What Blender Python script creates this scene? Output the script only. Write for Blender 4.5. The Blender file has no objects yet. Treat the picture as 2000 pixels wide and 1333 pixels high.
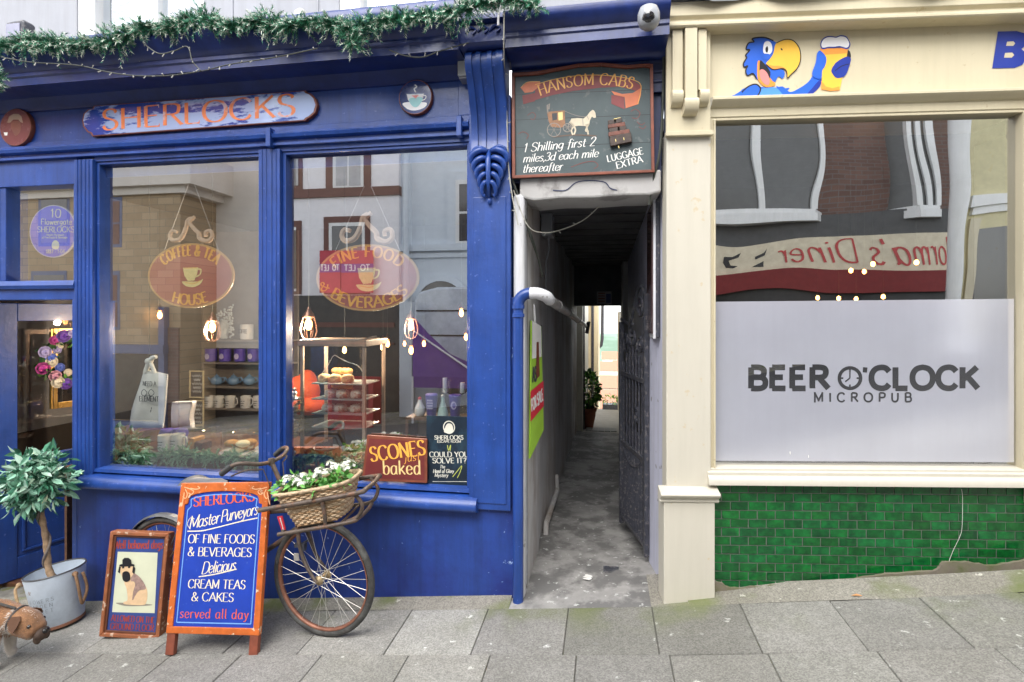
import bpy, math, random
from mathutils import Vector, Matrix

# ------------------------------------------------------------------ camera, sky, sun, exposure
sc = bpy.context.scene
col = sc.collection
FPX, CX, HY, CH = 1065.0, 1000.0, 614.0, 1.7          # focal length in photo pixels, axis, horizon, eye height
cam = bpy.data.cameras.new('camera')
cam.sensor_width = 36.0
cam.lens = 36.0 * FPX / 2000.0
cam.shift_y = -(666.5 - HY) / 2000.0
cam.clip_start = 0.05
cam.clip_end = 5000
camo = bpy.data.objects.new('camera', cam)
camo.location = (0, 0, CH)
camo.rotation_euler = (math.radians(90), 0, 0)
col.objects.link(camo)
sc.camera = camo

SUN_EL, SUN_AZ = 47.0, 200.0                           # degrees; azimuth clockwise from +Y (high sun behind thick bright cloud)
w = bpy.data.worlds.new("World")
sc.world = w
w.use_nodes = True
nt = w.node_tree
bg = nt.nodes['Background']
sky = nt.nodes.new('ShaderNodeTexSky')
sky.sky_type = 'NISHITA'
sky.sun_disc = False
sky.sun_elevation = math.radians(SUN_EL)
sky.sun_rotation = math.radians(SUN_AZ)
sky.air_density = 1.0
sky.dust_density = 1.0
sky.ozone_density = 1.0
hs = nt.nodes.new('ShaderNodeHueSaturation')            # overcast: the blue is mostly veiled by cloud
hs.inputs['Saturation'].default_value = 0.2
nt.links.new(sky.outputs[0], hs.inputs['Color'])
nt.links.new(hs.outputs[0], bg.inputs['Color'])
bg.inputs['Strength'].default_value = 0.15

sun = bpy.data.lights.new('sun', 'SUN')
sun.energy = 1.0
sun.angle = math.radians(60)
sun.color = (1.0, 0.96, 0.9)
suno = bpy.data.objects.new('sun', sun)
el, az = math.radians(SUN_EL), math.radians(SUN_AZ)
sdir = Vector((math.sin(az) * math.cos(el), math.cos(az) * math.cos(el), math.sin(el)))
suno.rotation_euler = sdir.to_track_quat('Z', 'Y').to_euler()
suno.location = (0, 0, 12)
col.objects.link(suno)
vs = sc.view_settings
vs.view_transform = 'Standard'
vs.look = 'None'
vs.exposure = 2.14
vs.gamma = 1.0
vs.use_curve_mapping = False
sc.cycles.max_bounces = 10
sc.cycles.transparent_max_bounces = 16
sc.cycles.caustics_reflective = False
sc.cycles.caustics_refractive = False

R = random.Random(11)
def rad(d): return math.radians(d)

# ------------------------------------------------------------------ frames (places with their own axes: a right, b inwards, c up)
class Fr:
    def __init__(s, M, rise=0.0):
        s.M = M; s.Mi = M.inverted(); s.rise = rise
        s.c = s.Mi @ Vector((0, 0, CH)); s.R3 = s.Mi.to_3x3()
    def at(s, px, py, b=0.0):
        d = s.R3 @ Vector(((px - CX) / FPX, 1.0, (HY - py) / FPX))
        k = (b - s.c.y) / d.y
        p = s.c + d * k
        return (p.x, p.z - s.rise * p.x)
    def loc(s, X, Y, Z):
        p = s.Mi @ Vector((X, Y, Z)); return (p.x, p.y, p.z)
    def world(s, a, b, c):
        return s.M @ Vector((a, b, c + s.rise * a))
def frame(x, y, z, yaw=0, lean=0, roll=0, rise=0):
    return Fr(Matrix.Translation((x, y, z)) @ Matrix.Rotation(rad(yaw), 4, 'Z') @ Matrix.Rotation(rad(-lean), 4, 'X') @ Matrix.Rotation(rad(-roll), 4, 'Y'), rise)
B = frame(0, 3.26, 0, -9.6)                    # the blue shop front and the passage beside it
P = frame(0.868, 3.08, 0, -3.1, rise=.0088)    # the cream pub front
G = frame(0, 0, 0)
def gz(a):                                     # the street climbs to the right
    k = max(0.0, min(a, 6.0))
    return .1 * a + .0085 * k * k
def gzw(X, Y): return gz(B.loc(X, Y, 0)[0])
def ground(px, py):
    d = 3.0
    for i in range(60):
        X = (px - CX) / FPX * d
        d = FPX * (CH - gzw(X, d)) / (py - HY)
    return X, d, gzw(X, d)

# ------------------------------------------------------------------ materials
def L(r, g, b, k=1.0):
    f = lambda v: (v / 255 / 12.92 if v / 255 <= .04045 else ((v / 255 + .055) / 1.055) ** 2.4)
    return (f(r) * k, f(g) * k, f(b) * k)
MATS = {}
def mat(name, c, rough=.5, metal=0.0, spec=.5, var=.12, vs=7.0, bump=0.0, bs=90.0, c2=None, s2=4.0, t2=.62, w2=.04, c3=None, s3=25., t3=.7, attr=False,
        coat=0.0, emit=None, es=0.0, rvar=.12, sheen=0.0, stretch=None, trans=0.0, streak=0.0):
    if name in MATS: return MATS[name]
    m = bpy.data.materials.new(name); m.use_nodes = True
    n = m.node_tree.nodes; l = m.node_tree.links
    p = n['Principled BSDF']
    tc = n.new('ShaderNodeTexCoord')
    src = tc.outputs['Object']
    if stretch:
        mp = n.new('ShaderNodeMapping'); mp.inputs['Scale'].default_value = stretch
        l.new(src, mp.inputs['Vector']); src = mp.outputs[0]
    def noise(scale, detail=5, rough=.6):
        t = n.new('ShaderNodeTexNoise'); t.inputs['Scale'].default_value = scale
        t.inputs['Detail'].default_value = detail; t.inputs['Roughness'].default_value = rough
        l.new(src, t.inputs['Vector']); return t.outputs['Fac']
    def mix(a, b, f, mode='MIX'):
        x = n.new('ShaderNodeMix'); x.data_type = 'RGBA'; x.blend_type = mode
        for sock, v in ((x.inputs[6], a), (x.inputs[7], b), (x.inputs[0], f)):
            if isinstance(v, (int, float)): sock.default_value = v
            elif isinstance(v, tuple): sock.default_value = (*v, 1)
            else: l.new(v, sock)
        return x.outputs[2]
    def ramp(f, lo, hi):
        x = n.new('ShaderNodeMapRange'); x.inputs[1].default_value = lo; x.inputs[2].default_value = hi
        l.new(f, x.inputs[0]); return x.outputs[0]
    base = mix(tuple(v * (1 - var) for v in c), tuple(v * (1 + var) for v in c), ramp(noise(vs), .3, .7))
    t2 -= .02; t3 -= .075
    if c2: base = mix(base, c2, ramp(noise(s2, 6, .65), t2 - w2, t2 + w2))
    if streak:                                          # rain runs and grime
        mp2 = n.new('ShaderNodeMapping'); mp2.inputs['Scale'].default_value = (9, 9, .7); l.new(tc.outputs['Object'], mp2.inputs['Vector'])
        ts = n.new('ShaderNodeTexNoise'); ts.inputs['Scale'].default_value = 1.6; ts.inputs['Detail'].default_value = 7; ts.inputs['Roughness'].default_value = .7; l.new(mp2.outputs[0], ts.inputs['Vector'])
        base = mix(base, mix(base, (1 - streak, 1 - streak, 1 - streak * 1.15), 1.0, 'MULTIPLY'), ramp(ts.outputs['Fac'], .42, .66))
    if c3: base = mix(base, c3, ramp(noise(s3, 4, .6), t3 - .02, t3 + .02))
    if attr:
        at = n.new('ShaderNodeVertexColor'); at.layer_name = 'Col'
        base = mix(base, at.outputs[0], 1.0, 'MULTIPLY')
    l.new(base, p.inputs['Base Color'])
    p.inputs['Metallic'].default_value = metal
    p.inputs['Specular IOR Level'].default_value = spec
    if rvar:
        r = n.new('ShaderNodeMapRange'); r.inputs[3].default_value = max(.02, rough - rvar); r.inputs[4].default_value = min(1, rough + rvar)
        l.new(noise(vs * 2.3), r.inputs[0]); l.new(r.outputs[0], p.inputs['Roughness'])
    else: p.inputs['Roughness'].default_value = rough
    if bump:
        bn = n.new('ShaderNodeBump'); bn.inputs['Strength'].default_value = min(1, bump); bn.inputs['Distance'].default_value = .004
        l.new(noise(bs, 6), bn.inputs['Height']); l.new(bn.outputs[0], p.inputs['Normal'])
    if coat:
        p.inputs['Coat Weight'].default_value = coat; p.inputs['Coat Roughness'].default_value = .08
    if sheen: p.inputs['Sheen Weight'].default_value = sheen
    if trans: p.inputs['Transmission Weight'].default_value = trans
    if emit:
        p.inputs['Emission Color'].default_value = (*emit, 1); p.inputs['Emission Strength'].default_value = es
    MATS[name] = m
    return m
def glass_mat(name, refl, tint=(1, 1, 1), wave=0.0, wscale=1.5, rough=0.0, fres=.25):
    m = bpy.data.materials.new(name); m.use_nodes = True
    n = m.node_tree.nodes; l = m.node_tree.links
    n.clear()
    out = n.new('ShaderNodeOutputMaterial')
    tr = n.new('ShaderNodeBsdfTransparent'); tr.inputs[0].default_value = (*tint, 1)
    gl = n.new('ShaderNodeBsdfGlossy'); gl.inputs['Roughness'].default_value = rough; gl.inputs[0].default_value = (.97, .98, 1, 1)
    lw0 = n.new('ShaderNodeLayerWeight'); lw0.inputs['Blend'].default_value = .5
    lw = n.new('ShaderNodeMath'); lw.operation = 'POWER'; lw.inputs[1].default_value = 4.5; l.new(lw0.outputs['Facing'], lw.inputs[0])
    ma = n.new('ShaderNodeMath'); ma.operation = 'MULTIPLY_ADD'; ma.inputs[1].default_value = fres; ma.inputs[2].default_value = refl
    l.new(lw.outputs[0], ma.inputs[0])
    mx = n.new('ShaderNodeMixShader')
    l.new(ma.outputs[0], mx.inputs[0]); l.new(tr.outputs[0], mx.inputs[1]); l.new(gl.outputs[0], mx.inputs[2])
    l.new(mx.outputs[0], out.inputs[0])
    if wave:
        tc = n.new('ShaderNodeTexCoord'); t = n.new('ShaderNodeTexNoise')
        t.inputs['Scale'].default_value = wscale; t.inputs['Detail'].default_value = 1
        l.new(tc.outputs['Object'], t.inputs['Vector'])
        bn = n.new('ShaderNodeBump'); bn.inputs['Strength'].default_value = 1; bn.inputs['Distance'].default_value = wave
        l.new(t.outputs['Fac'], bn.inputs['Height']); l.new(bn.outputs[0], gl.inputs['Normal'])
    MATS[name] = m
    return m

# ------------------------------------------------------------------ lettering: brush strokes on a skeleton, so that signs read as painted by hand
GL = {}
def _g(t):
    for line in t.strip().split('\n'):
        ch, wd, st = line.split(' ', 2)
        strokes = []
        for s_ in st.split('|'):
            sm = s_.startswith('~'); s_ = s_.lstrip('~')
            pts = [tuple(float(q) for q in p.split(',')) for p in s_.split()]
            strokes.append((sm, pts))
        GL[ch] = (float(wd), strokes)
_g('''A .8 0,0 .4,1 .8,0|.15,.36 .65,.36
B .66 .08,0 .08,1|~.08,1 .4,1 .56,.9 .58,.75 .54,.6 .4,.53 .08,.53|~.08,.53 .44,.53 .6,.43 .64,.27 .6,.1 .44,0 .08,0
C .78 ~.74,.8 .62,.95 .44,1 .22,.93 .08,.74 .04,.5 .08,.26 .22,.07 .44,0 .62,.05 .74,.2
D .78 .08,0 .08,1|~.08,1 .36,1 .58,.92 .72,.72 .74,.5 .72,.28 .58,.08 .36,0 .08,0
E .62 .08,0 .08,1|.08,1 .58,1|.08,.53 .5,.53|.08,0 .6,0
F .6 .08,0 .08,1|.08,1 .58,1|.08,.5 .48,.5
G .82 ~.74,.8 .62,.95 .44,1 .22,.93 .08,.74 .04,.5 .08,.26 .22,.07 .44,0 .62,.05 .74,.18|.74,.04 .74,.44 .5,.44
H .78 .08,0 .08,1|.7,0 .7,1|.08,.52 .7,.52
I .2 .1,0 .1,1
J .46 ~.36,1 .36,.6 .36,.3 .3,.06 .14,0 .02,.1
K .7 .08,0 .08,1|.64,1 .08,.4|.26,.58 .68,0
L .58 .08,0 .08,1|.08,0 .56,0
M .92 .08,0 .08,1 .46,.15 .84,1 .84,0
N .78 .08,0 .08,1 .7,0 .7,1
O .88 ~.44,1 .22,.93 .08,.74 .04,.5 .08,.26 .22,.07 .44,0 .66,.07 .8,.26 .84,.5 .8,.74 .66,.93 .44,1
P .64 .08,0 .08,1|~.08,1 .38,1 .56,.93 .62,.74 .56,.55 .38,.48 .08,.48
R .7 .08,0 .08,1|~.08,1 .38,1 .56,.93 .6,.76 .54,.58 .38,.52 .08,.52|.34,.5 .7,0
S .62 ~.54,.82 .46,.95 .3,1 .14,.94 .07,.77 .14,.6 .3,.52 .48,.42 .56,.25 .48,.07 .3,0 .13,.05 .04,.2
T .72 .36,0 .36,1|.02,1 .7,1
U .74 ~.08,1 .08,.6 .09,.28 .18,.07 .37,0 .56,.07 .65,.28 .66,.6 .66,1
V .78 .02,1 .39,0 .76,1
W 1.1 .02,1 .29,0 .55,.8 .81,0 1.08,1
X .74 .04,1 .7,0|.7,1 .04,0
Y .74 .02,1 .37,.48 .72,1|.37,.48 .37,0
Z .7 .06,1 .64,1 .06,0 .66,0
a .56 ~.46,.5 .36,.61 .24,.62 .1,.52 .05,.32 .09,.1 .22,0 .36,.07 .46,.24|~.47,.62 .46,.3 .47,.08 .56,.02
b .54 ~.08,1 .08,.5 .08,.06|~.08,.4 .2,.58 .33,.62 .46,.52 .5,.32 .45,.1 .32,0 .18,.02 .08,.16
c .48 ~.43,.5 .34,.6 .25,.62 .1,.53 .05,.32 .1,.1 .25,0 .36,.04 .45,.14
d .56 ~.46,.48 .36,.6 .24,.62 .1,.52 .05,.32 .09,.1 .22,0 .36,.07 .46,.24|~.48,1 .47,.5 .47,.08 .56,.02
e .5 ~.06,.3 .44,.36 .42,.52 .26,.62 .1,.54 .05,.32 .1,.1 .26,0 .38,.04 .46,.14
f .36 ~.38,.94 .28,1 .18,.9 .17,.6 .16,.2 .13,-.15|.02,.6 .34,.6
g .54 ~.44,.5 .34,.61 .23,.62 .1,.52 .05,.34 .1,.16 .22,.08 .36,.16 .45,.34|~.46,.62 .45,.2 .42,-.14 .26,-.26 .08,-.18
h .54 ~.08,1 .08,.5 .08,0|~.08,.36 .2,.57 .34,.62 .45,.5 .45,.25 .45,0
i .2 ~.1,.62 .1,.3 .1,0|.1,.8 .1,.88
j .24 ~.14,.62 .14,.1 .1,-.18 -.04,-.26|.14,.8 .14,.88
k .52 ~.08,1 .08,.5 .08,0|.44,.62 .08,.24|.2,.36 .5,0
l .22 ~.1,1 .1,.5 .11,.1 .2,.01
m .84 ~.08,.62 .08,.3 .08,0|~.08,.36 .18,.57 .3,.62 .4,.5 .41,.25 .41,0|~.41,.36 .51,.57 .63,.62 .74,.5 .74,.25 .74,0
n .54 ~.08,.62 .08,.3 .08,0|~.08,.36 .2,.57 .33,.62 .44,.5 .45,.25 .45,0
o .54 ~.27,.62 .11,.53 .05,.31 .11,.09 .27,0 .43,.09 .49,.31 .43,.53 .27,.62
p .54 ~.08,.62 .08,.2 .08,-.26|~.08,.4 .2,.58 .33,.62 .46,.52 .5,.32 .45,.1 .32,0 .18,.02 .08,.16
r .38 ~.08,.62 .08,.3 .08,0|~.08,.34 .16,.54 .26,.62 .36,.58
s .42 ~.36,.52 .28,.61 .2,.62 .09,.56 .08,.44 .2,.34 .33,.25 .36,.12 .24,.01 .12,.01 .03,.1
t .34 ~.16,.86 .15,.5 .16,.12 .24,.01 .33,.06|.02,.6 .32,.6
u .54 ~.08,.62 .08,.25 .14,.05 .24,0 .36,.08 .45,.26|~.45,.62 .45,.3 .46,.08 .54,.02
v .48 .03,.62 .24,0 .45,.62
w .72 .03,.62 .2,0 .36,.52 .52,0 .69,.62
y .5 .04,.62 .26,.06|~.46,.62 .3,.14 .18,-.18 .06,-.26 .0,-.2
1 .34 ~.04,.8 .16,.92 .2,1 .2,.5 .2,0
0 .62 ~.31,1 .14,.9 .06,.5 .14,.1 .31,0 .48,.1 .56,.5 .48,.9 .31,1
2 .56 ~.06,.76 .14,.95 .28,1 .44,.92 .48,.74 .38,.5 .2,.24 .06,0|.06,0 .52,0
3 .54 ~.06,.86 .18,.98 .32,.99 .44,.88 .42,.66 .3,.54 .2,.53|~.24,.53 .4,.47 .48,.28 .4,.07 .24,0 .1,.04 .03,.16
8 .56 ~.28,1 .12,.92 .1,.72 .28,.54 .46,.34 .44,.08 .28,0 .12,.08 .1,.34 .28,.54 .46,.72 .44,.92 .28,1
7 .5 .04,1 .48,1 .2,0
6 .56 ~.44,.92 .3,1 .12,.8 .06,.4 .12,.08 .28,0 .44,.08 .5,.3 .4,.52 .26,.54 .1,.36
4 .56 .42,0 .42,1 .04,.3 .54,.3
& .8 ~.74,.5 .6,.2 .42,.02 .22,0 .06,.12 .06,.34 .22,.52 .42,.68 .46,.86 .34,1 .2,.94 .18,.76 .3,.52 .52,.22 .76,0
. .16 .08,0 .08,.09
, .16 ~.1,.08 .09,-.02 .04,-.14
' .16 .08,1 .06,.76
- .36 .04,.36 .32,.36
? .48 ~.05,.8 .14,.96 .26,1 .4,.92 .42,.74 .3,.56 .22,.44 .22,.28|.22,0 .22,.09''')
GL[' '] = (.34, [])
def cr(pts, n=5, closed=False):
    if len(pts) < 3: return [tuple(p) for p in pts]
    out = []; N = len(pts)
    rng = range(N) if closed else range(N - 1)
    for i in rng:
        if closed: p0, p1, p2, p3 = pts[(i - 1) % N], pts[i], pts[(i + 1) % N], pts[(i + 2) % N]
        else: p0, p1, p2, p3 = pts[max(i - 1, 0)], pts[i], pts[i + 1], pts[min(i + 2, N - 1)]
        for k in range(n):
            t = k / n
            out.append(tuple(.5 * (2 * b_ + (c_ - a_) * t + (2 * a_ - 5 * b_ + 4 * c_ - d_) * t * t + (3 * b_ - a_ - 3 * c_ + d_) * t ** 3)
                             for a_, b_, c_, d_ in zip(p0, p1, p2, p3)))
    if not closed: out.append(tuple(pts[-1]))
    return out
def stroke_quads(pts, wt, con, smooth):
    """2-D polyline to quads; broad where it runs upright, thin where it runs level"""
    q = []
    def wid(dx, dy):
        d = math.hypot(dx, dy) or 1
        return wt * (con + (1 - con) * (abs(dy) / d) ** 1.3) * .5
    if smooth:
        N = len(pts); offs = []
        closed = math.dist(pts[0], pts[-1]) < 1e-6
        for i in range(N):
            if closed and i in (0, N - 1): a_, b_ = pts[-2], pts[1]
            else: a_, b_ = pts[max(i - 1, 0)], pts[min(i + 1, N - 1)]
            dx, dy = b_[0] - a_[0], b_[1] - a_[1]; d = math.hypot(dx, dy) or 1
            h = wid(dx, dy); offs.append((-dy / d * h, dx / d * h))
        for i in range(N - 1):
            (x0, y0), (x1, y1) = pts[i], pts[i + 1]; (u0, v0), (u1, v1) = offs[i], offs[i + 1]
            q.append([(x0 - u0, y0 - v0), (x1 - u1, y1 - v1), (x1 + u1, y1 + v1), (x0 + u0, y0 + v0)])
        return [q]
    out = []
    for i in range(len(pts) - 1):
        (x0, y0), (x1, y1) = pts[i], pts[i + 1]
        dx, dy = x1 - x0, y1 - y0; d = math.hypot(dx, dy)
        if d < 1e-6: continue
        h = wid(dx, dy); ux, uy = dx / d, dy / d; e = wt * .5 * (con if con < .9 else .92)
        if i > 0 or con >= .9 and len(pts) > 2: x0 -= ux * e; y0 -= uy * e
        if i < len(pts) - 2: x1 += ux * e; y1 += uy * e
        nx, ny = -uy * h, ux * h
        out.append([[(x0 - nx, y0 - ny), (x1 - nx, y1 - ny), (x1 + nx, y1 + ny), (x0 + nx, y0 + ny)]])
    return out
def glyph_polys(ch, h, xs, wt, con, serif, slant):
    wd, strokes = GL.get(ch, GL['-'])
    res = []
    for sm, pts in strokes:
        P2 = [(x * h * xs + y * h * slant, y * h) for x, y in pts]
        if sm: P2 = cr(P2, 4)
        res += stroke_quads(P2, wt * h, con, sm)
        if serif and ch.isalpha():
            for (x, y), (x2, y2) in ((P2[0], P2[1]), (P2[-1], P2[-2])):
                if abs(y2 - y) > abs(x2 - x) * .9 and (abs(y) < .02 * h or abs(y - h) < .02 * h or (ch.islower() and abs(y - .62 * h) < .02 * h)):
                    k = serif * h; t = wt * h * .16
                    yy = y + (t if y < .1 * h else -t)
                    res.append([[(x - k, yy - t), (x + k, yy - t), (x + k, yy + t), (x - k, yy + t)]])
                elif abs(x2 - x) > abs(y2 - y) * 2 and sm is False and (abs(y) < .02 * h or abs(y - h) < .02 * h) and x > x2:
                    k = .13 * h; t = wt * h * .3; s_ = 1 if y < .1 * h else -1
                    res.append([[(x - t, y), (x, y), (x, y + s_ * k), (x - t * .3, y + s_ * k)]])
    return wd * h * xs, res

# ------------------------------------------------------------------ mesh builder, working in a frame's axes
class MB:
    def __init__(s, fr=None):
        s.fr = fr or B; s.v = []; s.f = []; s.m = []; s.mats = []; s.mi = 0; s.fc = []; s.c = (1, 1, 1); s.k = 0
    def use(s, m):
        if m not in s.mats: s.mats.append(m)
        s.mi = s.mats.index(m); return s
    def face(s, idx):
        s.f.append(idx); s.m.append(s.mi); s.fc.append(s.c)
    def poly(s, pts):
        n = len(s.v); s.v += [tuple(p) for p in pts]; s.face(list(range(n, n + len(pts)))); return s
    def box(s, a0, a1, b0, b1, c0, c1):
        n = len(s.v)
        s.v += [(a0, b0, c0), (a1, b0, c0), (a1, b1, c0), (a0, b1, c0), (a0, b0, c1), (a1, b0, c1), (a1, b1, c1), (a0, b1, c1)]
        for q in ((0, 1, 5, 4), (1, 2, 6, 5), (2, 3, 7, 6), (3, 0, 4, 7), (4, 5, 6, 7), (3, 2, 1, 0)): s.face([n + i for i in q])
        return s
    def prism(s, outl, b0, b1):
        n = len(s.v); N = len(outl)
        s.v += [(a, b0, c) for a, c in outl] + [(a, b1, c) for a, c in outl]
        s.face([n + i for i in range(N)]); s.face([n + N + i for i in reversed(range(N))])
        for i in range(N):
            j = (i + 1) % N; s.face([n + j, n + i, n + N + i, n + N + j])
        return s
    def ex(s, prof, a0, a1):                       # moulding: profile of (b, c) run along a
        n = len(s.v); N = len(prof)
        s.v += [(a0, b, c) for b, c in prof] + [(a1, b, c) for b, c in prof]
        s.face([n + i for i in reversed(range(N))]); s.face([n + N + i for i in range(N)])
        for i in range(N):
            j = (i + 1) % N; s.face([n + i, n + j, n + N + j, n + N + i])
        return s
    def exv(s, prof, c0, c1):                      # upright moulding: outline of (a, b) run upwards
        n = len(s.v); N = len(prof)
        s.v += [(a, b, c0) for a, b in prof] + [(a, b, c1) for a, b in prof]
        s.face([n + i for i in reversed(range(N))]); s.face([n + N + i for i in range(N)])
        for i in range(N):
            j = (i + 1) % N; s.face([n + i, n + j, n + N + j, n + N + i])
        return s
    def tube(s, pts, r, n=8, caps=True, closed=False):
        pts = [Vector(p) for p in pts]; N = len(pts)
        if not hasattr(r, '__len__'): r = [r] * N
        base = len(s.v); up = None
        for i, p in enumerate(pts):
            if closed: t = pts[(i + 1) % N] - pts[i - 1]
            else: t = pts[min(i + 1, N - 1)] - pts[max(i - 1, 0)]
            if t.length < 1e-9: t = Vector((0, 0, 1))
            t.normalize()
            if up is None:
                up = Vector((0, 0, 1)) if abs(t.z) < .9 else Vector((1, 0, 0))
            x = t.cross(up)
            if x.length < 1e-6: x = t.cross(Vector((.3, 1, .2)))
            x.normalize(); up = x.cross(t).normalized()
            for k in range(n):
                q = p + (x * math.cos(2 * math.pi * k / n) + up * math.sin(2 * math.pi * k / n)) * r[i]
                s.v.append((q.x, q.y, q.z))
        for i in range(N if closed else N - 1):
            j = (i + 1) % N
            for k in range(n):
                k2 = (k + 1) % n
                s.face([base + i * n + k, base + i * n + k2, base + j * n + k2, base + j * n + k])
        if caps and not closed:
            s.face([base + k for k in reversed(range(n))]); s.face([base + (N - 1) * n + k for k in range(n)])
        return s
    def lathe(s, o, prof, n=20, axis=(0, 0, 1), sx=1.0, cap=True):
        ax = Vector(axis).normalized()
        x = ax.cross(Vector((0, 1, 0)) if abs(ax.y) < .9 else Vector((0, 0, 1))); x.normalize(); y = ax.cross(x)
        base = len(s.v); o = Vector(o)
        for r, h in prof:
            for k in range(n):
                q = o + ax * h + (x * math.cos(2 * math.pi * k / n) * sx + y * math.sin(2 * math.pi * k / n)) * max(r, 1e-5)
                s.v.append((q.x, q.y, q.z))
        for i in range(len(prof) - 1):
            for k in range(n):
                k2 = (k + 1) % n
                s.face([base + i * n + k, base + i * n + k2, base + (i + 1) * n + k2, base + (i + 1) * n + k])
        if cap:
            if prof[0][0] > 1e-4: s.face([base + k for k in reversed(range(n))])
            if prof[-1][0] > 1e-4: s.face([base + (len(prof) - 1) * n + k for k in range(n)])
        return s
    def sph(s, o, r, n=14, m=9):
        if not hasattr(r, '__len__'): r = (r, r, r)
        base = len(s.v)
        for i in range(m + 1):
            t = math.pi * i / m
            for k in range(n):
                p = 2 * math.pi * k / n
                s.v.append((o[0] + r[0] * math.sin(t) * math.cos(p), o[1] + r[1] * math.sin(t) * math.sin(p), o[2] + r[2] * math.cos(t)))
        for i in range(m):
            for k in range(n):
                k2 = (k + 1) % n
                s.face([base + i * n + k, base + (i + 1) * n + k, base + (i + 1) * n + k2, base + i * n + k2])
        return s
    def ell(s, cx, cz, rx, rz, b, n=40):
        return s.poly([(cx + rx * math.cos(2 * math.pi * i / n), b, cz + rz * math.sin(2 * math.pi * i / n)) for i in range(n)])
    # --- flat painted shapes given by their place in the photograph's grid, laid on the plane b
    def decal(s, pts, b, smooth=False, n=4):
        q = [s.fr.at(x, y, b) for x, y in pts]
        if smooth: q = cr(q, n, True)
        return s.poly([(a, b, c) for a, c in q])
    def line(s, pts, w, b, smooth=True, con=1.0, closed=False):
        q = [s.fr.at(x, y, b) for x, y in pts]
        if smooth: q = cr(q, 5, closed)
        if closed: q = q + [q[0]]
        for st in stroke_quads(q, w, con, smooth or len(q) > 2):
            for f in st: s.poly([(x, b, z) for x, z in f])
        return s
    def _put(s, polys, fn, b):
        for st in polys:
            s.k = (s.k + 1) % 9; bb = b - s.k * 6e-5
            for f in st:
                s.poly([(fn(x, z)[0], bb, fn(x, z)[1]) for x, z in f])
    def text(s, t, p0, p1, h, b, wt=.14, con=.4, serif=.07, slant=0.0, track=.09):
        """line of lettering from baseline start p0 to baseline end p1 (local a, c)"""
        dx, dz = p1[0] - p0[0], p1[1] - p0[1]; W = math.hypot(dx, dz); ux, uz = dx / W, dz / W
        nat = sum(GL.get(ch, GL['-'])[0] for ch in t); tr = track * (len(t) - 1)
        xs = (W / h) / (nat + tr)
        x = 0.0
        for ch in t:
            wd, po = glyph_polys(ch, h, xs, wt, con, serif, slant)
            if ch != ' ': s._put(po, lambda gx, gz_, x=x: (p0[0] + (x + gx) * ux - gz_ * uz, p0[1] + (x + gx) * uz + gz_ * ux), b)
            x += wd + track * h * xs
        return s
    def textpx(s, t, q0, q1, hpx, b, **k):
        p0, p1 = s.fr.at(*q0, b), s.fr.at(*q1, b)
        t0, t1 = s.fr.at(q0[0], q0[1] - hpx, b), p0
        return s.text(t, p0, p1, abs(t0[1] - t1[1]), b, **k)
    def arctext(s, t, cx, cz, rx, rz, g0, g1, h, b, inward=False, wt=.15, con=.4, serif=.07):
        """lettering along an ellipse from angle g0 to g1 (degrees, clockwise from the top when upright)"""
        ws = [GL.get(ch, GL['-'])[0] for ch in t]; tot = sum(ws) + .12 * (len(t) - 1); x = 0
        pt = lambda g: (cx + rx * math.sin(rad(g)), cz + rz * math.cos(rad(g)))
        N = 60; cum = [0]
        gs = [g0 + (g1 - g0) * i / N for i in range(N + 1)]
        for i in range(N): cum.append(cum[-1] + math.dist(pt(gs[i]), pt(gs[i + 1])))
        xs = cum[-1] / h / tot
        for ch, wd in zip(t, ws):
            mid = (x + wd / 2) / tot * cum[-1]
            i = max(j for j in range(N) if cum[j] <= mid + 1e-9)
            g = gs[i] + (gs[i + 1] - gs[i]) * (mid - cum[i]) / (cum[i + 1] - cum[i] + 1e-9)
            p = pt(g); q = pt(g + (1 if g1 > g0 else -1)); ux, uz = q[0] - p[0], q[1] - p[1]; d = math.hypot(ux, uz); ux /= d; uz /= d
            W, po = glyph_polys(ch, h, xs, wt, con, serif, 0)
            if ch != ' ': s._put(po, lambda gx, gz_: (p[0] + (gx - W / 2) * ux - gz_ * uz, p[1] + (gx - W / 2) * uz + gz_ * ux), b)
            x += wd + .12
        return s
    def build(s, name, m=None, parent=None, smooth=False, bev=0.0, base=None):
        me = bpy.data.meshes.new(name)
        rise = s.fr.rise
        vv = [(a, b, c + rise * a) for a, b, c in s.v]
        if parent is not None: o0 = ORG[parent.name]
        else:
            if base is None:
                xs = [p[0] for p in vv]; ys = [p[1] for p in vv]; zs = [p[2] for p in vv]
                base = ((min(xs) + max(xs)) / 2, (min(ys) + max(ys)) / 2, min(zs))
            else: base = (base[0], base[1], base[2] + rise * base[0])
            o0 = base
        me.from_pydata([(a - o0[0], b - o0[1], c - o0[2]) for a, b, c in vv], [], s.f)
        for q in (s.mats or [m]): me.materials.append(q)
        if s.mats: me.polygons.foreach_set('material_index', s.m)
        if any(c != (1, 1, 1) for c in s.fc):
            ca = me.color_attributes.new('Col', 'FLOAT_COLOR', 'CORNER')
            d = []
            for pl, c in zip(me.polygons, s.fc): d += [c[0], c[1], c[2], 1.0] * pl.loop_total
            ca.data.foreach_set('color', d)
        if smooth:
            me.polygons.foreach_set('use_smooth', [True] * len(me.polygons))
            if smooth != 'all' and hasattr(me, 'set_sharp_from_angle'): me.set_sharp_from_angle(angle=rad(45))
        me.update()
        o = bpy.data.objects.new(name, me); col.objects.link(o)
        if parent is not None:
            o.parent = parent
            ORG[o.name] = o0
        else:
            o.matrix_basis = s.fr.M @ Matrix.Translation(o0); ORG[o.name] = o0
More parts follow.
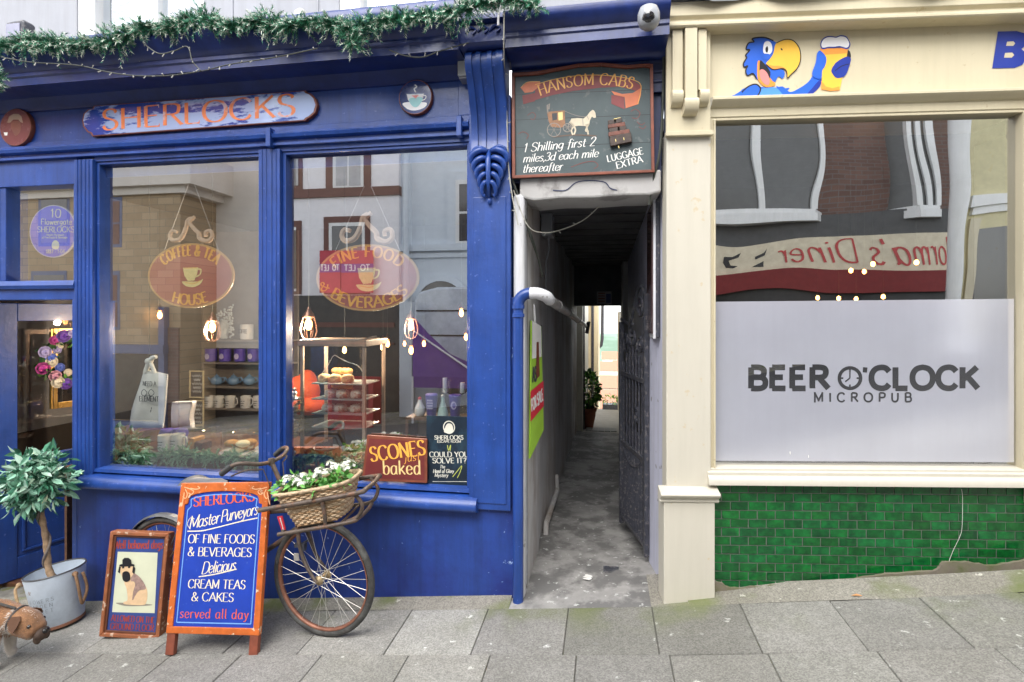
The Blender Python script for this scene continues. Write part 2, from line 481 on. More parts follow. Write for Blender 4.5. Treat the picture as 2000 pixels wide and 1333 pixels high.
        if bev:
            md = o.modifiers.new('bevel', 'BEVEL'); md.width = bev; md.segments = 2; md.limit_method = 'ANGLE'; md.angle_limit = rad(50)
            if hasattr(md, 'harden_normals'): md.harden_normals = False
        return o
ORG = {}
def tag(o, label, cat, group=None):
    o['label'] = label; o['category'] = cat
    if group: o['group'] = group
    return o
def kind(o, k): o['kind'] = k; return o
def thing(name, label, cat, fr, base, group=None):
    o = bpy.data.objects.new(name, None); o.empty_display_size = .1; col.objects.link(o)
    b3 = (base[0], base[1], base[2] + fr.rise * base[0])
    o.matrix_basis = fr.M @ Matrix.Translation(b3); ORG[o.name] = b3
    return tag(o, label, cat, group)
def dup(o, fr, d, label=None):
    """copy a thing with its parts and sub-parts, moved by d in the frame's axes"""
    def cp(x, par):
        c = x.copy(); col.objects.link(c)
        if par: c.parent = par; c.matrix_parent_inverse = x.matrix_parent_inverse.copy()
        for ch in list(x.children): cp(ch, c)
        return c
    r = cp(o, None)
    r.matrix_basis = Matrix.Translation(fr.M.to_3x3() @ Vector(d)) @ o.matrix_basis
    if label: r['label'] = label
    return r

# ------------------------------------------------------------------ surfaces of the place
BLUE = mat('royal blue gloss paint', (.017, .060, .275), .36, var=.22, vs=3.5, bump=.35, bs=26, c3=(.07, .12, .38), s3=34, t3=.745, coat=.15, streak=0.22)
BLUEW = mat('weathered blue masonry paint', (.016, .052, .265), .5, var=.2, vs=3.5, bump=.3, bs=28, c2=(.012, .024, .17), s2=2.2, t2=.6, w2=.12, c3=(.2, .3, .55), s3=18, t3=.765, streak=0.25)
def scuffs(m):
    n = m.node_tree.nodes; l = m.node_tree.links; p = n['Principled BSDF']; old = p.inputs['Base Color'].links[0].from_socket
    tc = n.new('ShaderNodeTexCoord'); sx = n.new('ShaderNodeSeparateXYZ'); l.new(tc.outputs['Object'], sx.inputs[0])
    a = n.new('ShaderNodeMapRange'); a.inputs[1].default_value = .9; a.inputs[2].default_value = 1.55; a.inputs[4].default_value = .13; l.new(sx.outputs[0], a.inputs[0])
    t = n.new('ShaderNodeTexNoise'); t.inputs['Scale'].default_value = 9; t.inputs['Detail'].default_value = 8; t.inputs['Roughness'].default_value = .7; l.new(tc.outputs['Object'], t.inputs['Vector'])
    ad = n.new('ShaderNodeMath'); ad.operation = 'ADD'; l.new(a.outputs[0], ad.inputs[0]); l.new(t.outputs['Fac'], ad.inputs[1])
    r = n.new('ShaderNodeMapRange'); r.inputs[1].default_value = .715; r.inputs[2].default_value = .745; l.new(ad.outputs[0], r.inputs[0])
    x = n.new('ShaderNodeMix'); x.data_type = 'RGBA'; x.inputs[7].default_value = (.30, .42, .68, 1); l.new(r.outputs[0], x.inputs[0]); l.new(old, x.inputs[6]); l.new(x.outputs[2], p.inputs['Base Color'])
scuffs(BLUEW)
BLUED = mat('deep blue cornice paint', (.013, .031, .16), .36, var=.2, vs=6, bump=.15, bs=40, coat=.15, streak=0.2)
NAVY = mat('blackened navy timber', (.012, .02, .075), .5, var=.25, vs=9)
GREYR = mat('pale grey render', (.33, .34, .37), .8, var=.06, vs=3, bump=.2, bs=60, streak=0.1)
WHITEP = mat('white window paint', (.78, .78, .77), .4, var=.04, vs=5, streak=0.08)
PLASTER = mat('white passage plaster', (.62, .62, .64), .75, var=.12, vs=2.5, bump=.6, bs=14, c2=(.36, .35, .34), s2=1.6, t2=.63, w2=.12, c3=(.16, .14, .12), s3=9, t3=.74, streak=0.25)
PLASTERD = mat('damp grey passage plaster', (.60, .595, .59), .85, var=.2, vs=1.6, bump=.7, bs=12, c2=(.36, .31, .265), s2=1.5, t2=.56, w2=.1, stretch=(1, 1, .5), streak=0.14)
LILAC = mat('pale lilac painted brick', (.58, .59, .72), .6, var=.07, vs=3, bump=.7, bs=9, c3=(.2, .19, .2), s3=10, t3=.75, streak=0.16)
SOOT = mat('sooty boarded ceiling', (.085, .085, .09), .85, var=.4, vs=4, bump=.6, bs=20)
CREAM = mat('cream gloss paint', (.59, .525, .37), .4, var=.035, vs=2.2, bump=.1, bs=25, c3=(.5, .42, .27), s3=20, t3=.76, streak=0.06)
CREAML = mat('pale cream paint', (.57, .535, .45), .42, var=.03, vs=2.2, bump=.08, bs=25, c3=(.55, .47, .33), s3=16, t3=.755, streak=0.05)
BLACKM = mat('black painted iron', (.045, .047, .06), .42, var=.3, vs=30, bump=.4, bs=120, c3=(.13, .12, .12), s3=40, t3=.66)
SLATE = mat('lead flashing', (.2, .2, .21), .6, var=.2, bump=.6, bs=18)
GLASS = glass_mat('shop window glass', .42, (.95, .98, .97), .00035, 1.2, fres=.9)
CLEAR = glass_mat('clear display glass', .10, (.95, .98, .97), fres=.9)
PUBGLASS = glass_mat('old wavy pub glass', .52, (.8, .82, .82), .012, 1.15, fres=.9)
UPGLASS = glass_mat('upstairs glass', .25, (.9, .95, 1), .0005, 2.0, fres=.9)
WHITE = mat('white sign paint', (.80, .79, .75), .5, var=.05)
ORANGE = mat('orange sign paint', (.80, .20, .04), .5, var=.12, vs=20)
ORANGEF = mat('orange painted frame', (.52, .12, .022), .42, var=.22, vs=14, bump=.2, c3=(.62, .45, .3), s3=26, t3=.71)
RUST = mat('red-brown painted frame', (.20, .055, .03), .45, var=.25, vs=14, bump=.2)
DKRED = mat('dark red sign paint', (.16, .018, .018), .4, var=.2, vs=12)
GOLDL = mat('gold leaf lettering', (.85, .42, .07), .4, var=.12, vs=20)
YELLOW = mat('pale yellow paint', (.85, .68, .25), .45, var=.1, vs=20)
SLATEB = mat('slate green signboard', (.055, .08, .085), .5, var=.2, vs=5, bump=.1, c3=(.1, .12, .12), s3=18, t3=.7)
SIGNBLUE = mat('bright blue signboard', (.016, .05, .36), .32, var=.12, vs=8, c3=(.05, .1, .4), s3=30, t3=.74)
CORD = mat('green-black cable', (.05, .055, .045), .6, var=.2)
BULB = mat('clear fairy bulb', (.7, .7, .66), .25, var=.05)
WHITEPL = mat('white plastic pipe', (.66, .66, .68), .35, var=.08, vs=8, c3=(.35, .34, .33), s3=30, t3=.7)
GREYPL = mat('grey plastic', (.25, .26, .28), .4, var=.1)
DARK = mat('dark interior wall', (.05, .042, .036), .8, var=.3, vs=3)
WOODD = mat('dark counter wood', (.11, .05, .025), .45, var=.35, vs=6, bump=.2, stretch=(1, 6, 6))
WOODM = mat('mid brown wood', (.26, .14, .075), .5, var=.3, vs=8, bump=.25, stretch=(6, 6, 1))

# paving: slabs laid as one sheet, each slab its own tone
def paving_mat():
    m = mat('concrete paving', (.255, .248, .23), .85, var=.13, vs=26, bump=.5, bs=160, c2=(.19, .185, .165), s2=1.3, t2=.56, w2=.15, c3=(.5, .5, .47), s3=13, t3=.755, attr=True)
    n = m.node_tree.nodes; l = m.node_tree.links; p = n['Principled BSDF']
    old = p.inputs['Base Color'].links[0].from_socket
    tc = n.new('ShaderNodeTexCoord')
    def noise(sc_, d=4):
        t = n.new('ShaderNodeTexNoise'); t.inputs['Scale'].default_value = sc_; t.inputs['Detail'].default_value = d; l.new(tc.outputs['Object'], t.inputs['Vector']); return t.outputs['Fac']
    # exposed grit
    v = n.new('ShaderNodeTexVoronoi'); v.inputs['Scale'].default_value = 170; l.new(tc.outputs['Object'], v.inputs['Vector'])
    r = n.new('ShaderNodeMapRange'); r.inputs[1].default_value = 0; r.inputs[2].default_value = 1; r.inputs[3].default_value = .72; r.inputs[4].default_value = 1.28
    sp = n.new('ShaderNodeSeparateColor'); l.new(v.outputs['Color'], sp.inputs[0]); l.new(sp.outputs[0], r.inputs[0])
    mx = n.new('ShaderNodeMix'); mx.data_type = 'RGBA'; mx.blend_type = 'MULTIPLY'; mx.inputs[0].default_value = 1
    l.new(old, mx.inputs[6]); l.new(r.outputs[0], mx.inputs[7])
    # trodden gum and old drips
    v2 = n.new('ShaderNodeTexVoronoi'); v2.inputs['Scale'].default_value = 5.5; v2.inputs['Randomness'].default_value = 1; l.new(tc.outputs['Object'], v2.inputs['Vector'])
    sp2 = n.new('ShaderNodeSeparateColor'); l.new(v2.outputs['Color'], sp2.inputs[0])
    th = n.new('ShaderNodeMath'); th.operation = 'MULTIPLY_ADD'; th.inputs[1].default_value = .16; th.inputs[2].default_value = -.045; l.new(sp2.outputs[0], th.inputs[0])
    ls = n.new('ShaderNodeMath'); ls.operation = 'LESS_THAN'; l.new(v2.outputs['Distance'], ls.inputs[0]); l.new(th.outputs[0], ls.inputs[1])
    gm = n.new('ShaderNodeMix'); gm.data_type = 'RGBA'; l.new(sp2.outputs[1], gm.inputs[0]); gm.inputs[6].default_value = (.10, .10, .095, 1); gm.inputs[7].default_value = (.34, .335, .31, 1)
    ff = n.new('ShaderNodeMath'); ff.operation = 'MULTIPLY'; ff.inputs[1].default_value = .55; l.new(ls.outputs[0], ff.inputs[0])
    mx2 = n.new('ShaderNodeMix'); mx2.data_type = 'RGBA'; l.new(ff.outputs[0], mx2.inputs[0]); l.new(mx.outputs[2], mx2.inputs[6]); l.new(gm.outputs[2], mx2.inputs[7]); mx = mx2
    # moss along the foot of the walls: grows where b is near 0
    sx = n.new('ShaderNodeSeparateXYZ'); l.new(tc.outputs['Object'], sx.inputs[0])
    a = n.new('ShaderNodeMapRange'); a.inputs[1].default_value = -.42; a.inputs[2].default_value = -.05; l.new(sx.outputs[1], a.inputs[0])
    mu = n.new('ShaderNodeMath'); mu.operation = 'MULTIPLY'; l.new(a.outputs[0], mu.inputs[0])
    r2 = n.new('ShaderNodeMapRange'); r2.inputs[1].default_value = .5; r2.inputs[2].default_value = .66; l.new(noise(3.1, 6), r2.inputs[0]); l.new(r2.outputs[0], mu.inputs[1])
    m2 = n.new('ShaderNodeMix'); m2.data_type = 'RGBA'; m2.inputs[7].default_value = (.13, .15, .055, 1)
    l.new(mu.outputs[0], m2.inputs[0]); l.new(mx.outputs[2], m2.inputs[6])
    l.new(m2.outputs[2], p.inputs['Base Color'])
    return m
PAVE = paving_mat()
JOINT = mat('dirty paving joints', (.19, .182, .158), .95, var=.4, vs=12, bump=.8, bs=60, c2=(.13, .14, .05), s2=5, t2=.6)
ASPH = mat('worn asphalt', (.07, .07, .07), .9, var=.2, vs=40, bump=.5, bs=150)

# ground sheet to the horizon, road, paving
mb = MB(B)
for i in range(-60, 60):
    a0, a1 = i * .5 if abs(i) < 59 else i * 12, (i + 1) * .5 if abs(i + 1) < 59 else (i + 1) * 12
    for b0, b1 in ((-600, -9.2), (-9.2, -1.9), (-1.9, -0.02), (-.02, 4.)):
        if b0 == -.02 and (a0 >= -1.0): continue
        z0, z1 = gz(a0), gz(a1)
        d = .012
        mb.poly([(a0, b0, z0 - d), (a1, b0, z1 - d), (a1, b1, z1 - d), (a0, b1, z0 - d)])
kind(mb.build('ground', JOINT, base=(0, 0, 0)), 'structure')
mb = MB(B)
for i in range(-40, 40):
    a0, a1 = i * .6, (i + 1) * .6
    mb.poly([(a0, -6.2, gz(a0) - .006), (a1, -6.2, gz(a1) - .006), (a1, -2.35, gz(a1) - .006), (a0, -2.35, gz(a0) - .006)])
kind(mb.build('road', ASPH, base=(0, -2.2, 0)), 'structure')
mb = MB(B); rr = random.Random(3)
rows = [(-.115, -.545), (-.549, -.98), (-.984, -1.5), (-1.508, -2.1), (-2.108, -2.34)]
offs = [.03, -.01, .02, .3, .1]
for (b0, b1), of in zip(rows, offs):
    a = -9.0 + of
    if b0 > -.98: a = -9.0 + .06
    while a < 8.5:
        wd = .455 + (rr.uniform(-.035, .035) if b0 > -1.4 else rr.uniform(-.04, .3))
        t = rr.choice([.8, .88, .95, 1.0, 1.0, 1.08, 1.16]) * rr.uniform(.96, 1.04)
        if b0 == -.115 and -.72 < a < -.3 or (b0 == -.552 and -1.95 < a < -1.2): t = 1.42
        tint = (t, t * rr.uniform(.985, 1.0), t * rr.uniform(.95, .99))
        mb.c = tint
        g = .0015; a0, a1 = a + g, a + wd - g
        h = rr.uniform(-.003, .002)
        z = lambda q: gz(q) + h
        P4 = [(a0, b1, z(a0)), (a1, b1, z(a1)), (a1, b0, z(a1)), (a0, b0, z(a0))]
        n = len(mb.v)
        e = .003
        mb.v += [(x + (e if i in (0, 3) else -e), y + (e if i < 2 else -e), q) for i, (x, y, q) in enumerate(P4)]
        mb.v += [(x, y, q - .006) for x, y, q in P4]
        mb.face([n, n + 1, n + 2, n + 3])
        for i in range(4):
            j = (i + 1) % 4; mb.face([n + j, n + i, n + 4 + i, n + 4 + j])
        a += wd
pv = kind(mb.build('pavement', PAVE, base=(0, 0, 0)), 'structure')
# fillet of concrete between slabs and walls
mb = MB(B); mb.c = (1.04, 1.0, .92)
for i in [q for q in range(-44, 44) if not -.05 < q * .2 < .75]:
    a0, a1 = i * .2, (i + 1) * .2
    w0 = lambda a: -.112 + .006 * math.sin(a * 5)
    h1 = .03 if not -.05 < a0 < .85 else .004
    back = .05 if not -.05 < a0 < .85 else .25
    mb.poly([(a0, w0(a0), gz(a0) - .002), (a1, w0(a1), gz(a1) - .002), (a1, back, gz(a1) + h1), (a0, back, gz(a0) + h1)])
kind(mb.build('pavement_edge', PAVE, smooth=True, base=(0, 0, 0)), 'structure')

# ------------------------------------------------------------------ the coffee shop
shop = thing('coffee_shop', 'royal blue corner coffee shop front with two tall windows and a moulded cornice', 'shop', B, (-1.5, 0, -.2))
mb = MB(B)
mb.box(-3.05, .062, 0, .3, -.6, .545)
mb.box(-.006, .03, 0.0, .3, .545, 1.8)
mb.box(-4.75, -4.1, 0, .3, -.8, 3.0)
mb.build('stall_riser', BLUEW, shop, bev=.004)
mb = MB(B)                                             # sill with a rounded nose
mb.ex([(.05, .615), (-.035, .60), (-.055, .592), (-.075, .565), (-.078, .54), (-.068, .522), (-.02, .505), (.05, .505)], -2.975, -.205)
mb.ex([(.05, .645), (-.005, .64), (-.01, .62), (.05, .612)], -2.905, -.26)
mb.build('sill', BLUE, shop, smooth=True)
def upright(name, a0, a1, c0, c1, b=-.02, beads=(.02, .05)):
    mb = MB(B); mb.box(a0, a1, b, .12, c0, c1)
    for d in beads:
        for x in (a0 + d, a1 - d - .012): mb.exv([(x, b), (x + .006, b - .008), (x + .012, b)], c0, c1)
    return mb.build(name, BLUE, shop, bev=.004)
upright('door_post', -3.05, -2.905, .56, 2.76)
upright('mullion', -1.655, -1.505, .605, 2.76)
mb = MB(B)
mb.box(-.258, -.004, -.028, .12, .53, 3.0)
mb.box(-.232, -.03, -.034, .0, .57, 2.40)
mb.build('pilaster', BLUE, shop, bev=.004)
# acanthus drop and console bracket
mb = MB(B)
def scroll_profile():
    pr = [(.0, 2.60), (-.045, 2.615), (-.05, 2.66), (-.04, 2.74), (-.05, 2.84), (-.085, 2.94), (-.14, 3.03), (-.19, 3.10), (-.205, 3.15), (-.19, 3.19), (-.15, 3.205), (0, 3.205)]
    return cr(pr, 4)
pr = scroll_profile()
mb.ex([(b + .012, c) for b, c in pr], -.242, -.018)
for x0, x1 in ((-.238, -.200), (-.176, -.150), (-.110, -.084), (-.060, -.022)):
    mb.ex(pr, x0, x1)
mb.build('console_bracket', BLUE, shop, smooth=True)
mb = MB(B)
cxl = -.128
mb.prism([(cxl - .085, 2.665), (cxl - .09, 2.60), (cxl - .06, 2.50), (cxl - .02, 2.40), (cxl + .02, 2.40), (cxl + .06, 2.50), (cxl + .09, 2.60), (cxl + .085, 2.665)], -.045, -.03)
for i in range(5):                                     # curled leaf lobes, widest at the top
    for sgn in (-1, 1):
        t = i / 4; z = 2.655 - .19 * t; k = 1 - .62 * t
        mb.tube(cr([(cxl + sgn * .01, -.055, z + .01), (cxl + sgn * .05 * k, -.075, z + .012), (cxl + sgn * .098 * k, -.070, z - .012), (cxl + sgn * .108 * k, -.062, z - .05), (cxl + sgn * .085 * k, -.058, z - .072), (cxl + sgn * .070 * k, -.060, z - .055)], 4), [(.008 + .013 * math.sin(math.pi * min(1, (q + 2) / 17))) * (.6 + .4 * k) for q in range(21)], 7)
mb.tube([(cxl, -.05, 2.67), (cxl, -.085, 2.60), (cxl, -.078, 2.48), (cxl, -.055, 2.385)], [.012, .017, .014, .009], 8)
mb.sph((cxl, -.05, 2.372), (.013, .013, .024), 8, 6)
for sgn in (-1, 1): mb.tube(cr([(cxl + sgn * .02, -.055, 2.675), (cxl + sgn * .06, -.06, 2.69), (cxl + sgn * .095, -.055, 2.675), (cxl + sgn * .085, -.055, 2.655)], 4), .010, 6)
mb.build('acanthus_leaf', BLUE, shop, smooth='all')
mb = MB(B)
mb.ex([(0, 3.205), (-.215, 3.205), (-.235, 3.225), (-.235, 3.245), (-.215, 3.25), (-.215, 3.335), (-.25, 3.345), (-.25, 3.37), (0, 3.38)], -.262, .002)
for x in (-.2, -.13, -.06): mb.tube(cr([(x - .03, -.218, 3.29), (x, -.225, 3.315), (x + .03, -.22, 3.30), (x + .01, -.222, 3.28)], 4), .006, 5)
mb.build('bracket_block', BLUED, shop, smooth=True)
# window heads, fascia, cornice
mb = MB(B)
mb.box(-2.91, -.258, .0, .12, 2.748, 2.83)
mb.ex([(.02, 2.775), (-.03, 2.78), (-.03, 2.795), (-.012, 2.80), (-.012, 2.815), (-.045, 2.825), (-.052, 2.845), (-.03, 2.86), (-.03, 2.872), (0.02, 2.88)], -4.75, -.258)
mb.build('head_moulding', BLUE, shop, smooth=True)
for px in (525, 897):
    a, c = B.at(px, 255, -.05); mb = MB(B); mb.box(a - .016, a + .016, -.062, 0, 2.765, 2.885); mb.build('moulding_clip', BLUE, shop, bev=.004)
mb = MB(B)
mb.box(-4.75, -.258, 0, .25, 2.84, 3.22)
mb.box(-4.75, -.258, -.008, 0, 2.872, 2.905)
mb.box(-.33, -.258, -.006, .001, 2.905, 3.13)
mb.build('fascia', BLUE, shop, bev=.003)
mb = MB(B)
mb.ex([(0, 3.115), (-.012, 3.12), (-.018, 3.135), (-.06, 3.19), (-.235, 3.192), (-.25, 3.185), (-.25, 3.232), (-.262, 3.24), (-.262, 3.262), (-.275, 3.268), (-.30, 3.30), (-.335, 3.345), (-.345, 3.365), (-.345, 3.405), (-.33, 3.425), (.16, 3.47), (.16, 3.115)], -4.75, -.262)
mb.build('cornice', BLUED, shop, smooth=True)
# windows: frame and glass
for (a0, a1) in ((-2.905, -1.655), (-1.505, -.258)):
    mb = MB(B)
    mb.box(a0, a0 + .022, .012, .09, .62, 2.748); mb.box(a1 - .022, a1, .012, .09, .62, 2.748)
    mb.box(a0 + .022, a1 - .022, .01, .09, .62, .642); mb.box(a0 + .022, a1 - .022, .012, .09, 2.728, 2.748)
    wf = mb.build('window_frame', BLUE, shop, bev=.003)
    mb = MB(B); mb.box(a0 + .022, a1 - .022, .068, .082, 2.655, 2.728); mb.build('blind_box', BLUE, wf)
    mb = MB(B); mb.poly([(a0 + .022, .06, .642), (a1 - .022, .06, .642), (a1 - .022, .06, 2.728), (a0 + .022, .06, 2.728)]); mb.build('glass_pane', GLASS, wf)
# doorway: transom light, door standing open inwards
mb = MB(B)
mb.box(-4.1, -3.05, .0, .12, 1.80, 1.935); mb.ex([(0, 1.87), (-.02, 1.875), (-.03, 1.9), (-.02, 1.93), (0, 1.935)], -4.1, -3.05)
mb.box(-4.1, -3.05, .0, .12, 2.60, 2.78)
mb.box(-3.09, -3.05, .01, .12, 1.935, 2.6); mb.box(-3.70, -3.655, .01, .12, 1.935, 2.6); mb.box(-4.1, -3.70, .01, .2, 1.935, 2.6)
mb.box(-3.09, -3.05, .0, .3, -.42, 1.8)
mb.build('door_frame', BLUE, shop, bev=.004)
mb = MB(B); mb.poly([(-3.655, .06, 1.935), (-3.09, .06, 1.935), (-3.09, .06, 2.6), (-3.655, .06, 2.6)]); mb.build('transom_pane', GLASS, shop)
D = frame(*B.world(-4.03, .24, -.375), -9.6 + 70)
door = MB(D)
door.box(0, .12, 0, .045, 0, 2.16); door.box(.68, .80, 0, .045, 0, 2.16); door.box(.12, .68, 0, .045, 2.02, 2.16)
door.box(.12, .68, 0, .045, 0, .17); door.box(.12, .68, 0, .045, .78, .94)
door.box(.12, .68, .012, .033, .17, .78)
for q in ((.15, .65, .2, .22), (.15, .65, .73, .75)): door.box(q[0], q[1], -.004, .014, q[2], q[3])
for x in (.15, .63): door.box(x, x + .02, -.004, .014, .22, .73)
def build_in(mbx, name, m, parent, **k):               # a part whose own axes differ from its thing's
    o = mbx.build(name, m, None, **k)
    def wm(x): return x.matrix_basis.copy() if x.parent is None else wm(x.parent) @ x.matrix_parent_inverse @ x.matrix_basis
    pm = wm(parent)
    o.parent = parent; o.matrix_parent_inverse = pm.inverted()
    return o
dr = build_in(door, 'door', BLUE, shop, bev=.004, base=(0, 0, 0))
mb = MB(D); mb.poly([(.12, .02, .94), (.68, .02, .94), (.68, .02, 2.02), (.12, .02, 2.02)]); build_in(mb, 'door_glass', glass_mat('door glass', .06, (.9, .92, .92), fres=.5), dr)
mb = MB(D); mb.tube([(.74, -.004, .98), (.74, -.05, .98), (.74, -.05, 1.1), (.74, -.004, 1.1)], .008, 8); build_in(mb, 'door_handle', mat('brass', (.6, .4, .15), .3, 1.0), dr, smooth=True)
# upper storey, set back a little above the cornice
def upx(px, py, b=.16): return B.at(px, py, b)
WIN = [(150, 397), (662, 905)]
mb = MB(B); cb = 3.66; x = -6.5
for p0, p1 in WIN:
    a0 = upx(p0, 30)[0]; a1 = upx(p1, 30)[0]
    mb.box(x, a0, .16, .45, 3.42, 5.6); mb.box(a0, a1, .16, .45, 3.42, cb); mb.box(a0, a1, .16, .45, 5.3, 5.6); x = a1
mb.box(x, .95, .16, .45, 3.36, 5.6)
for px in (455, 622): # flat render bands
    a = upx(px, 20)[0]; mb.box(a - .004, a + .004, .153, .161, 3.45, 5.6)
mb.build('upper_wall', GREYR, shop, bev=.003)
for (p0, p1), mul in zip(WIN, (295, 815)):
    a0 = upx(p0, 30)[0]; a1 = upx(p1, 30)[0]; am = upx(mul, 30)[0]
    mb = MB(B)
    mb.box(a0 - .01, a1 + .01, .10, .2, cb - .05, cb + .005)
    mb.box(a0, a0 + .14, .17, .3, cb + .005, 5.3); mb.box(a1 - .05, a1, .17, .3, cb + .005, 5.3); mb.box(am - .022, am + .022, .19, .3, cb + .05, 5.3)
    mb.box(a0 + .14, a1 - .05, .185, .3, cb + .005, cb + .05); mb.box(a0 + .14, a1 - .05, .185, .3, 5.22, 5.3)
    wf = mb.build('upper_window', WHITEP, shop, bev=.004)
    mb = MB(B); mb.poly([(a0 + .14, .24, cb + .05), (a1 - .05, .24, cb + .05), (a1 - .05, .24, 5.22), (a0 + .14, .24, 5.22)]); mb.build('glass_pane', UPGLASS, wf)
    mb = MB(B); mb.box(a0 + .05, a1 - .02, .9, .92, cb - .1, 5.4); mb.build('net_curtain', mat('net curtain', (.34, .33, .38), .9, var=.1, vs=3, stretch=(6, 1, .5)), wf)
# rooms behind the windows
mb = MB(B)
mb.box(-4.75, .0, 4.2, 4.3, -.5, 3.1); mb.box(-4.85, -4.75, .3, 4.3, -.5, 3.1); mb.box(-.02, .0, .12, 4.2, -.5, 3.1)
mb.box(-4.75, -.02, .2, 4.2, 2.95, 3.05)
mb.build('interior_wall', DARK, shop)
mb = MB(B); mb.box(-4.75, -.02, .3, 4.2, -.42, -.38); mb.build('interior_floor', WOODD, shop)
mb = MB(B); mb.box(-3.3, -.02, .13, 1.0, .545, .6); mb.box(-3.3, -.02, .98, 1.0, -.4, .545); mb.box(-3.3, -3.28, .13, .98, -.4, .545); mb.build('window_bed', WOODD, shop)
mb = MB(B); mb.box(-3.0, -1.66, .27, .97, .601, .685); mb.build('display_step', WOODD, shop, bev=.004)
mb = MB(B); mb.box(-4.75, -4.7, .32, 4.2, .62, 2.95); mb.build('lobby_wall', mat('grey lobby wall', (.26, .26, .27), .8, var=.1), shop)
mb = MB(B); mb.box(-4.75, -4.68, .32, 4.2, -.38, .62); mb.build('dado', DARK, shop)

# ------------------------------------------------------------------ the covered passage
psg = thing('covered_passage', 'narrow roofed passage between the blue shop and the cream pub, white plaster at its mouth', 'passage', B, (.45, 1, 0))
def apx(px, py, b): return B.at(px, py, b)
mb = MB(B)                                             # left wall, uneven plaster, its front return pale
N = 30
mb.box(.006, .075, .0, .12, -.1, 2.42)
mb.build('wall_end', PLASTER, psg, bev=.02)
mb = MB(B)
rr = random.Random(5)
bs_ = [.12 + i * (5.5 / N) for i in range(N + 1)]
wig = [.075 + .016 * math.sin(i * .9) * (i > 2) + (.015 * min(1, max(0, (i - 4) / 20))) for i in range(N + 1)]
zs_ = [-.5, .3, .9, 1.5, 2.0, 2.6]
idx = {}
for i in range(N + 1):
    for j, z in enumerate(zs_):
        idx[i, j] = len(mb.v); mb.v.append((wig[i] + rr.uniform(-.0015, .0015), bs_[i], z))
for i in range(N):
    for j in range(len(zs_) - 1): mb.face([idx[i, j], idx[i + 1, j], idx[i + 1, j + 1], idx[i, j + 1]])
mb.build('left_wall', PLASTERD, psg, smooth='all')
mb = MB(B)
mb.exv([(.905, .0), (.97, .0), (.97, 5.6), (.88, 5.6), (.84, .55)], -.3, 2.6)
mb.build('right_wall', LILAC, psg, bev=.015)
mb = MB(B); mb.box(.80, .88, 4.6, 5.6, -.4, 2.6); mb.build('inner_pier', PLASTERD, psg, bev=.01)
mb = MB(B); mb.box(.0, .97, .34, 5.6, 2.44, 2.6)
for i in range(14): mb.box(.0, .95, .5 + i * .36, .52 + i * .36, 2.432, 2.442)
mb.build('ceiling', SOOT, psg)
mb = MB(B)
ol = [(.045, 2.53), (.045, 2.40), (.13, 2.375), (.30, 2.385), (.48, 2.38), (.66, 2.388), (.80, 2.385), (.865, 2.40), (.865, 2.53)]
mb.prism(ol, .005, .34)
mb.build('lintel', mat('cracked lintel render', (.42, .41, .40), .8, var=.1, vs=3, bump=.6, bs=14, c2=(.26, .25, .24), s2=3, t2=.6), psg, bev=.012)
mb = MB(B); mb.line([(1080, 372), (1105, 372), (1125, 357), (1150, 353), (1180, 356), (1192, 368), (1205, 372)], .006, .002, smooth=True); mb.build('lintel_crack', NAVY, psg)
mb = MB(B); mb.box(.06, .9, 5.2, 5.6, 1.83, 2.6); mb.build('header_beam', SOOT, psg, bev=.01)
mb = MB(B); mb.prism([(.0, 3.0), (.0, 2.49), (.87, 2.49), (.87, 3.0)], .03, .2); mb.box(.0, .885, .0, .3, 2.97, 3.2)
for c in (3.02, 3.075, 3.13): mb.ex([(0, c), (-.008, c + .008), (-.008, c + .018), (0, c + .026)], .0, .885)
mb.build('board_backing', NAVY, psg, bev=.003)
mb = MB(B)
mb.ex([(0, 3.15), (-.03, 3.17), (-.05, 3.19), (-.21, 3.192), (-.225, 3.185), (-.225, 3.232), (-.236, 3.24), (-.236, 3.262), (-.25, 3.268), (-.27, 3.29), (-.29, 3.31), (-.295, 3.325), (-.295, 3.35), (-.28, 3.36), (.16, 3.39), (.16, 3.15)], .0, .885)
mb.build('passage_cornice', BLUED, psg, smooth=True)
mb = MB(B)
mb.box(.885, .925, -.0, .05, 2.5, 3.36); mb.build('end_board', NAVY, psg, bev=.003)
# passage floor, falling gently away from the street
PATH = mat('stained passage concrete', (.31, .30, .285), .75, var=.25, vs=5, bump=.7, bs=40, c2=(.15, .146, .14), s2=3.4, t2=.52, w2=.06, c3=(.5, .5, .48), s3=21, t3=.725)
mb = MB(B); n0 = 24
pts = {}
for i in range(n0 + 1):
    b = -.113 + i * (5.763 / n0)
    for j in range(7):
        a = -.02 + j * .95 / 6
        f = min(1, max(0, b / .8)); z = gz(a) * (1 - f) + (.045) * f - .042 * max(0, b) + .006 * min(1, i) - .003 * (i == 0) + rr.uniform(-.004, .004) * (0 < i) - .012 * math.sin(j / 6 * math.pi) * f
        pts[i, j] = len(mb.v); mb.v.append((a, b, z))
for i in range(n0):
    for j in range(6): mb.face([pts[i, j], pts[i, j + 1], pts[i + 1, j + 1], pts[i + 1, j]])
kind(mb.build('passage_path', PATH, smooth='all', base=(.45, 0, 0)), 'structure')
def pz(b): return .045 - .042 * b + .006

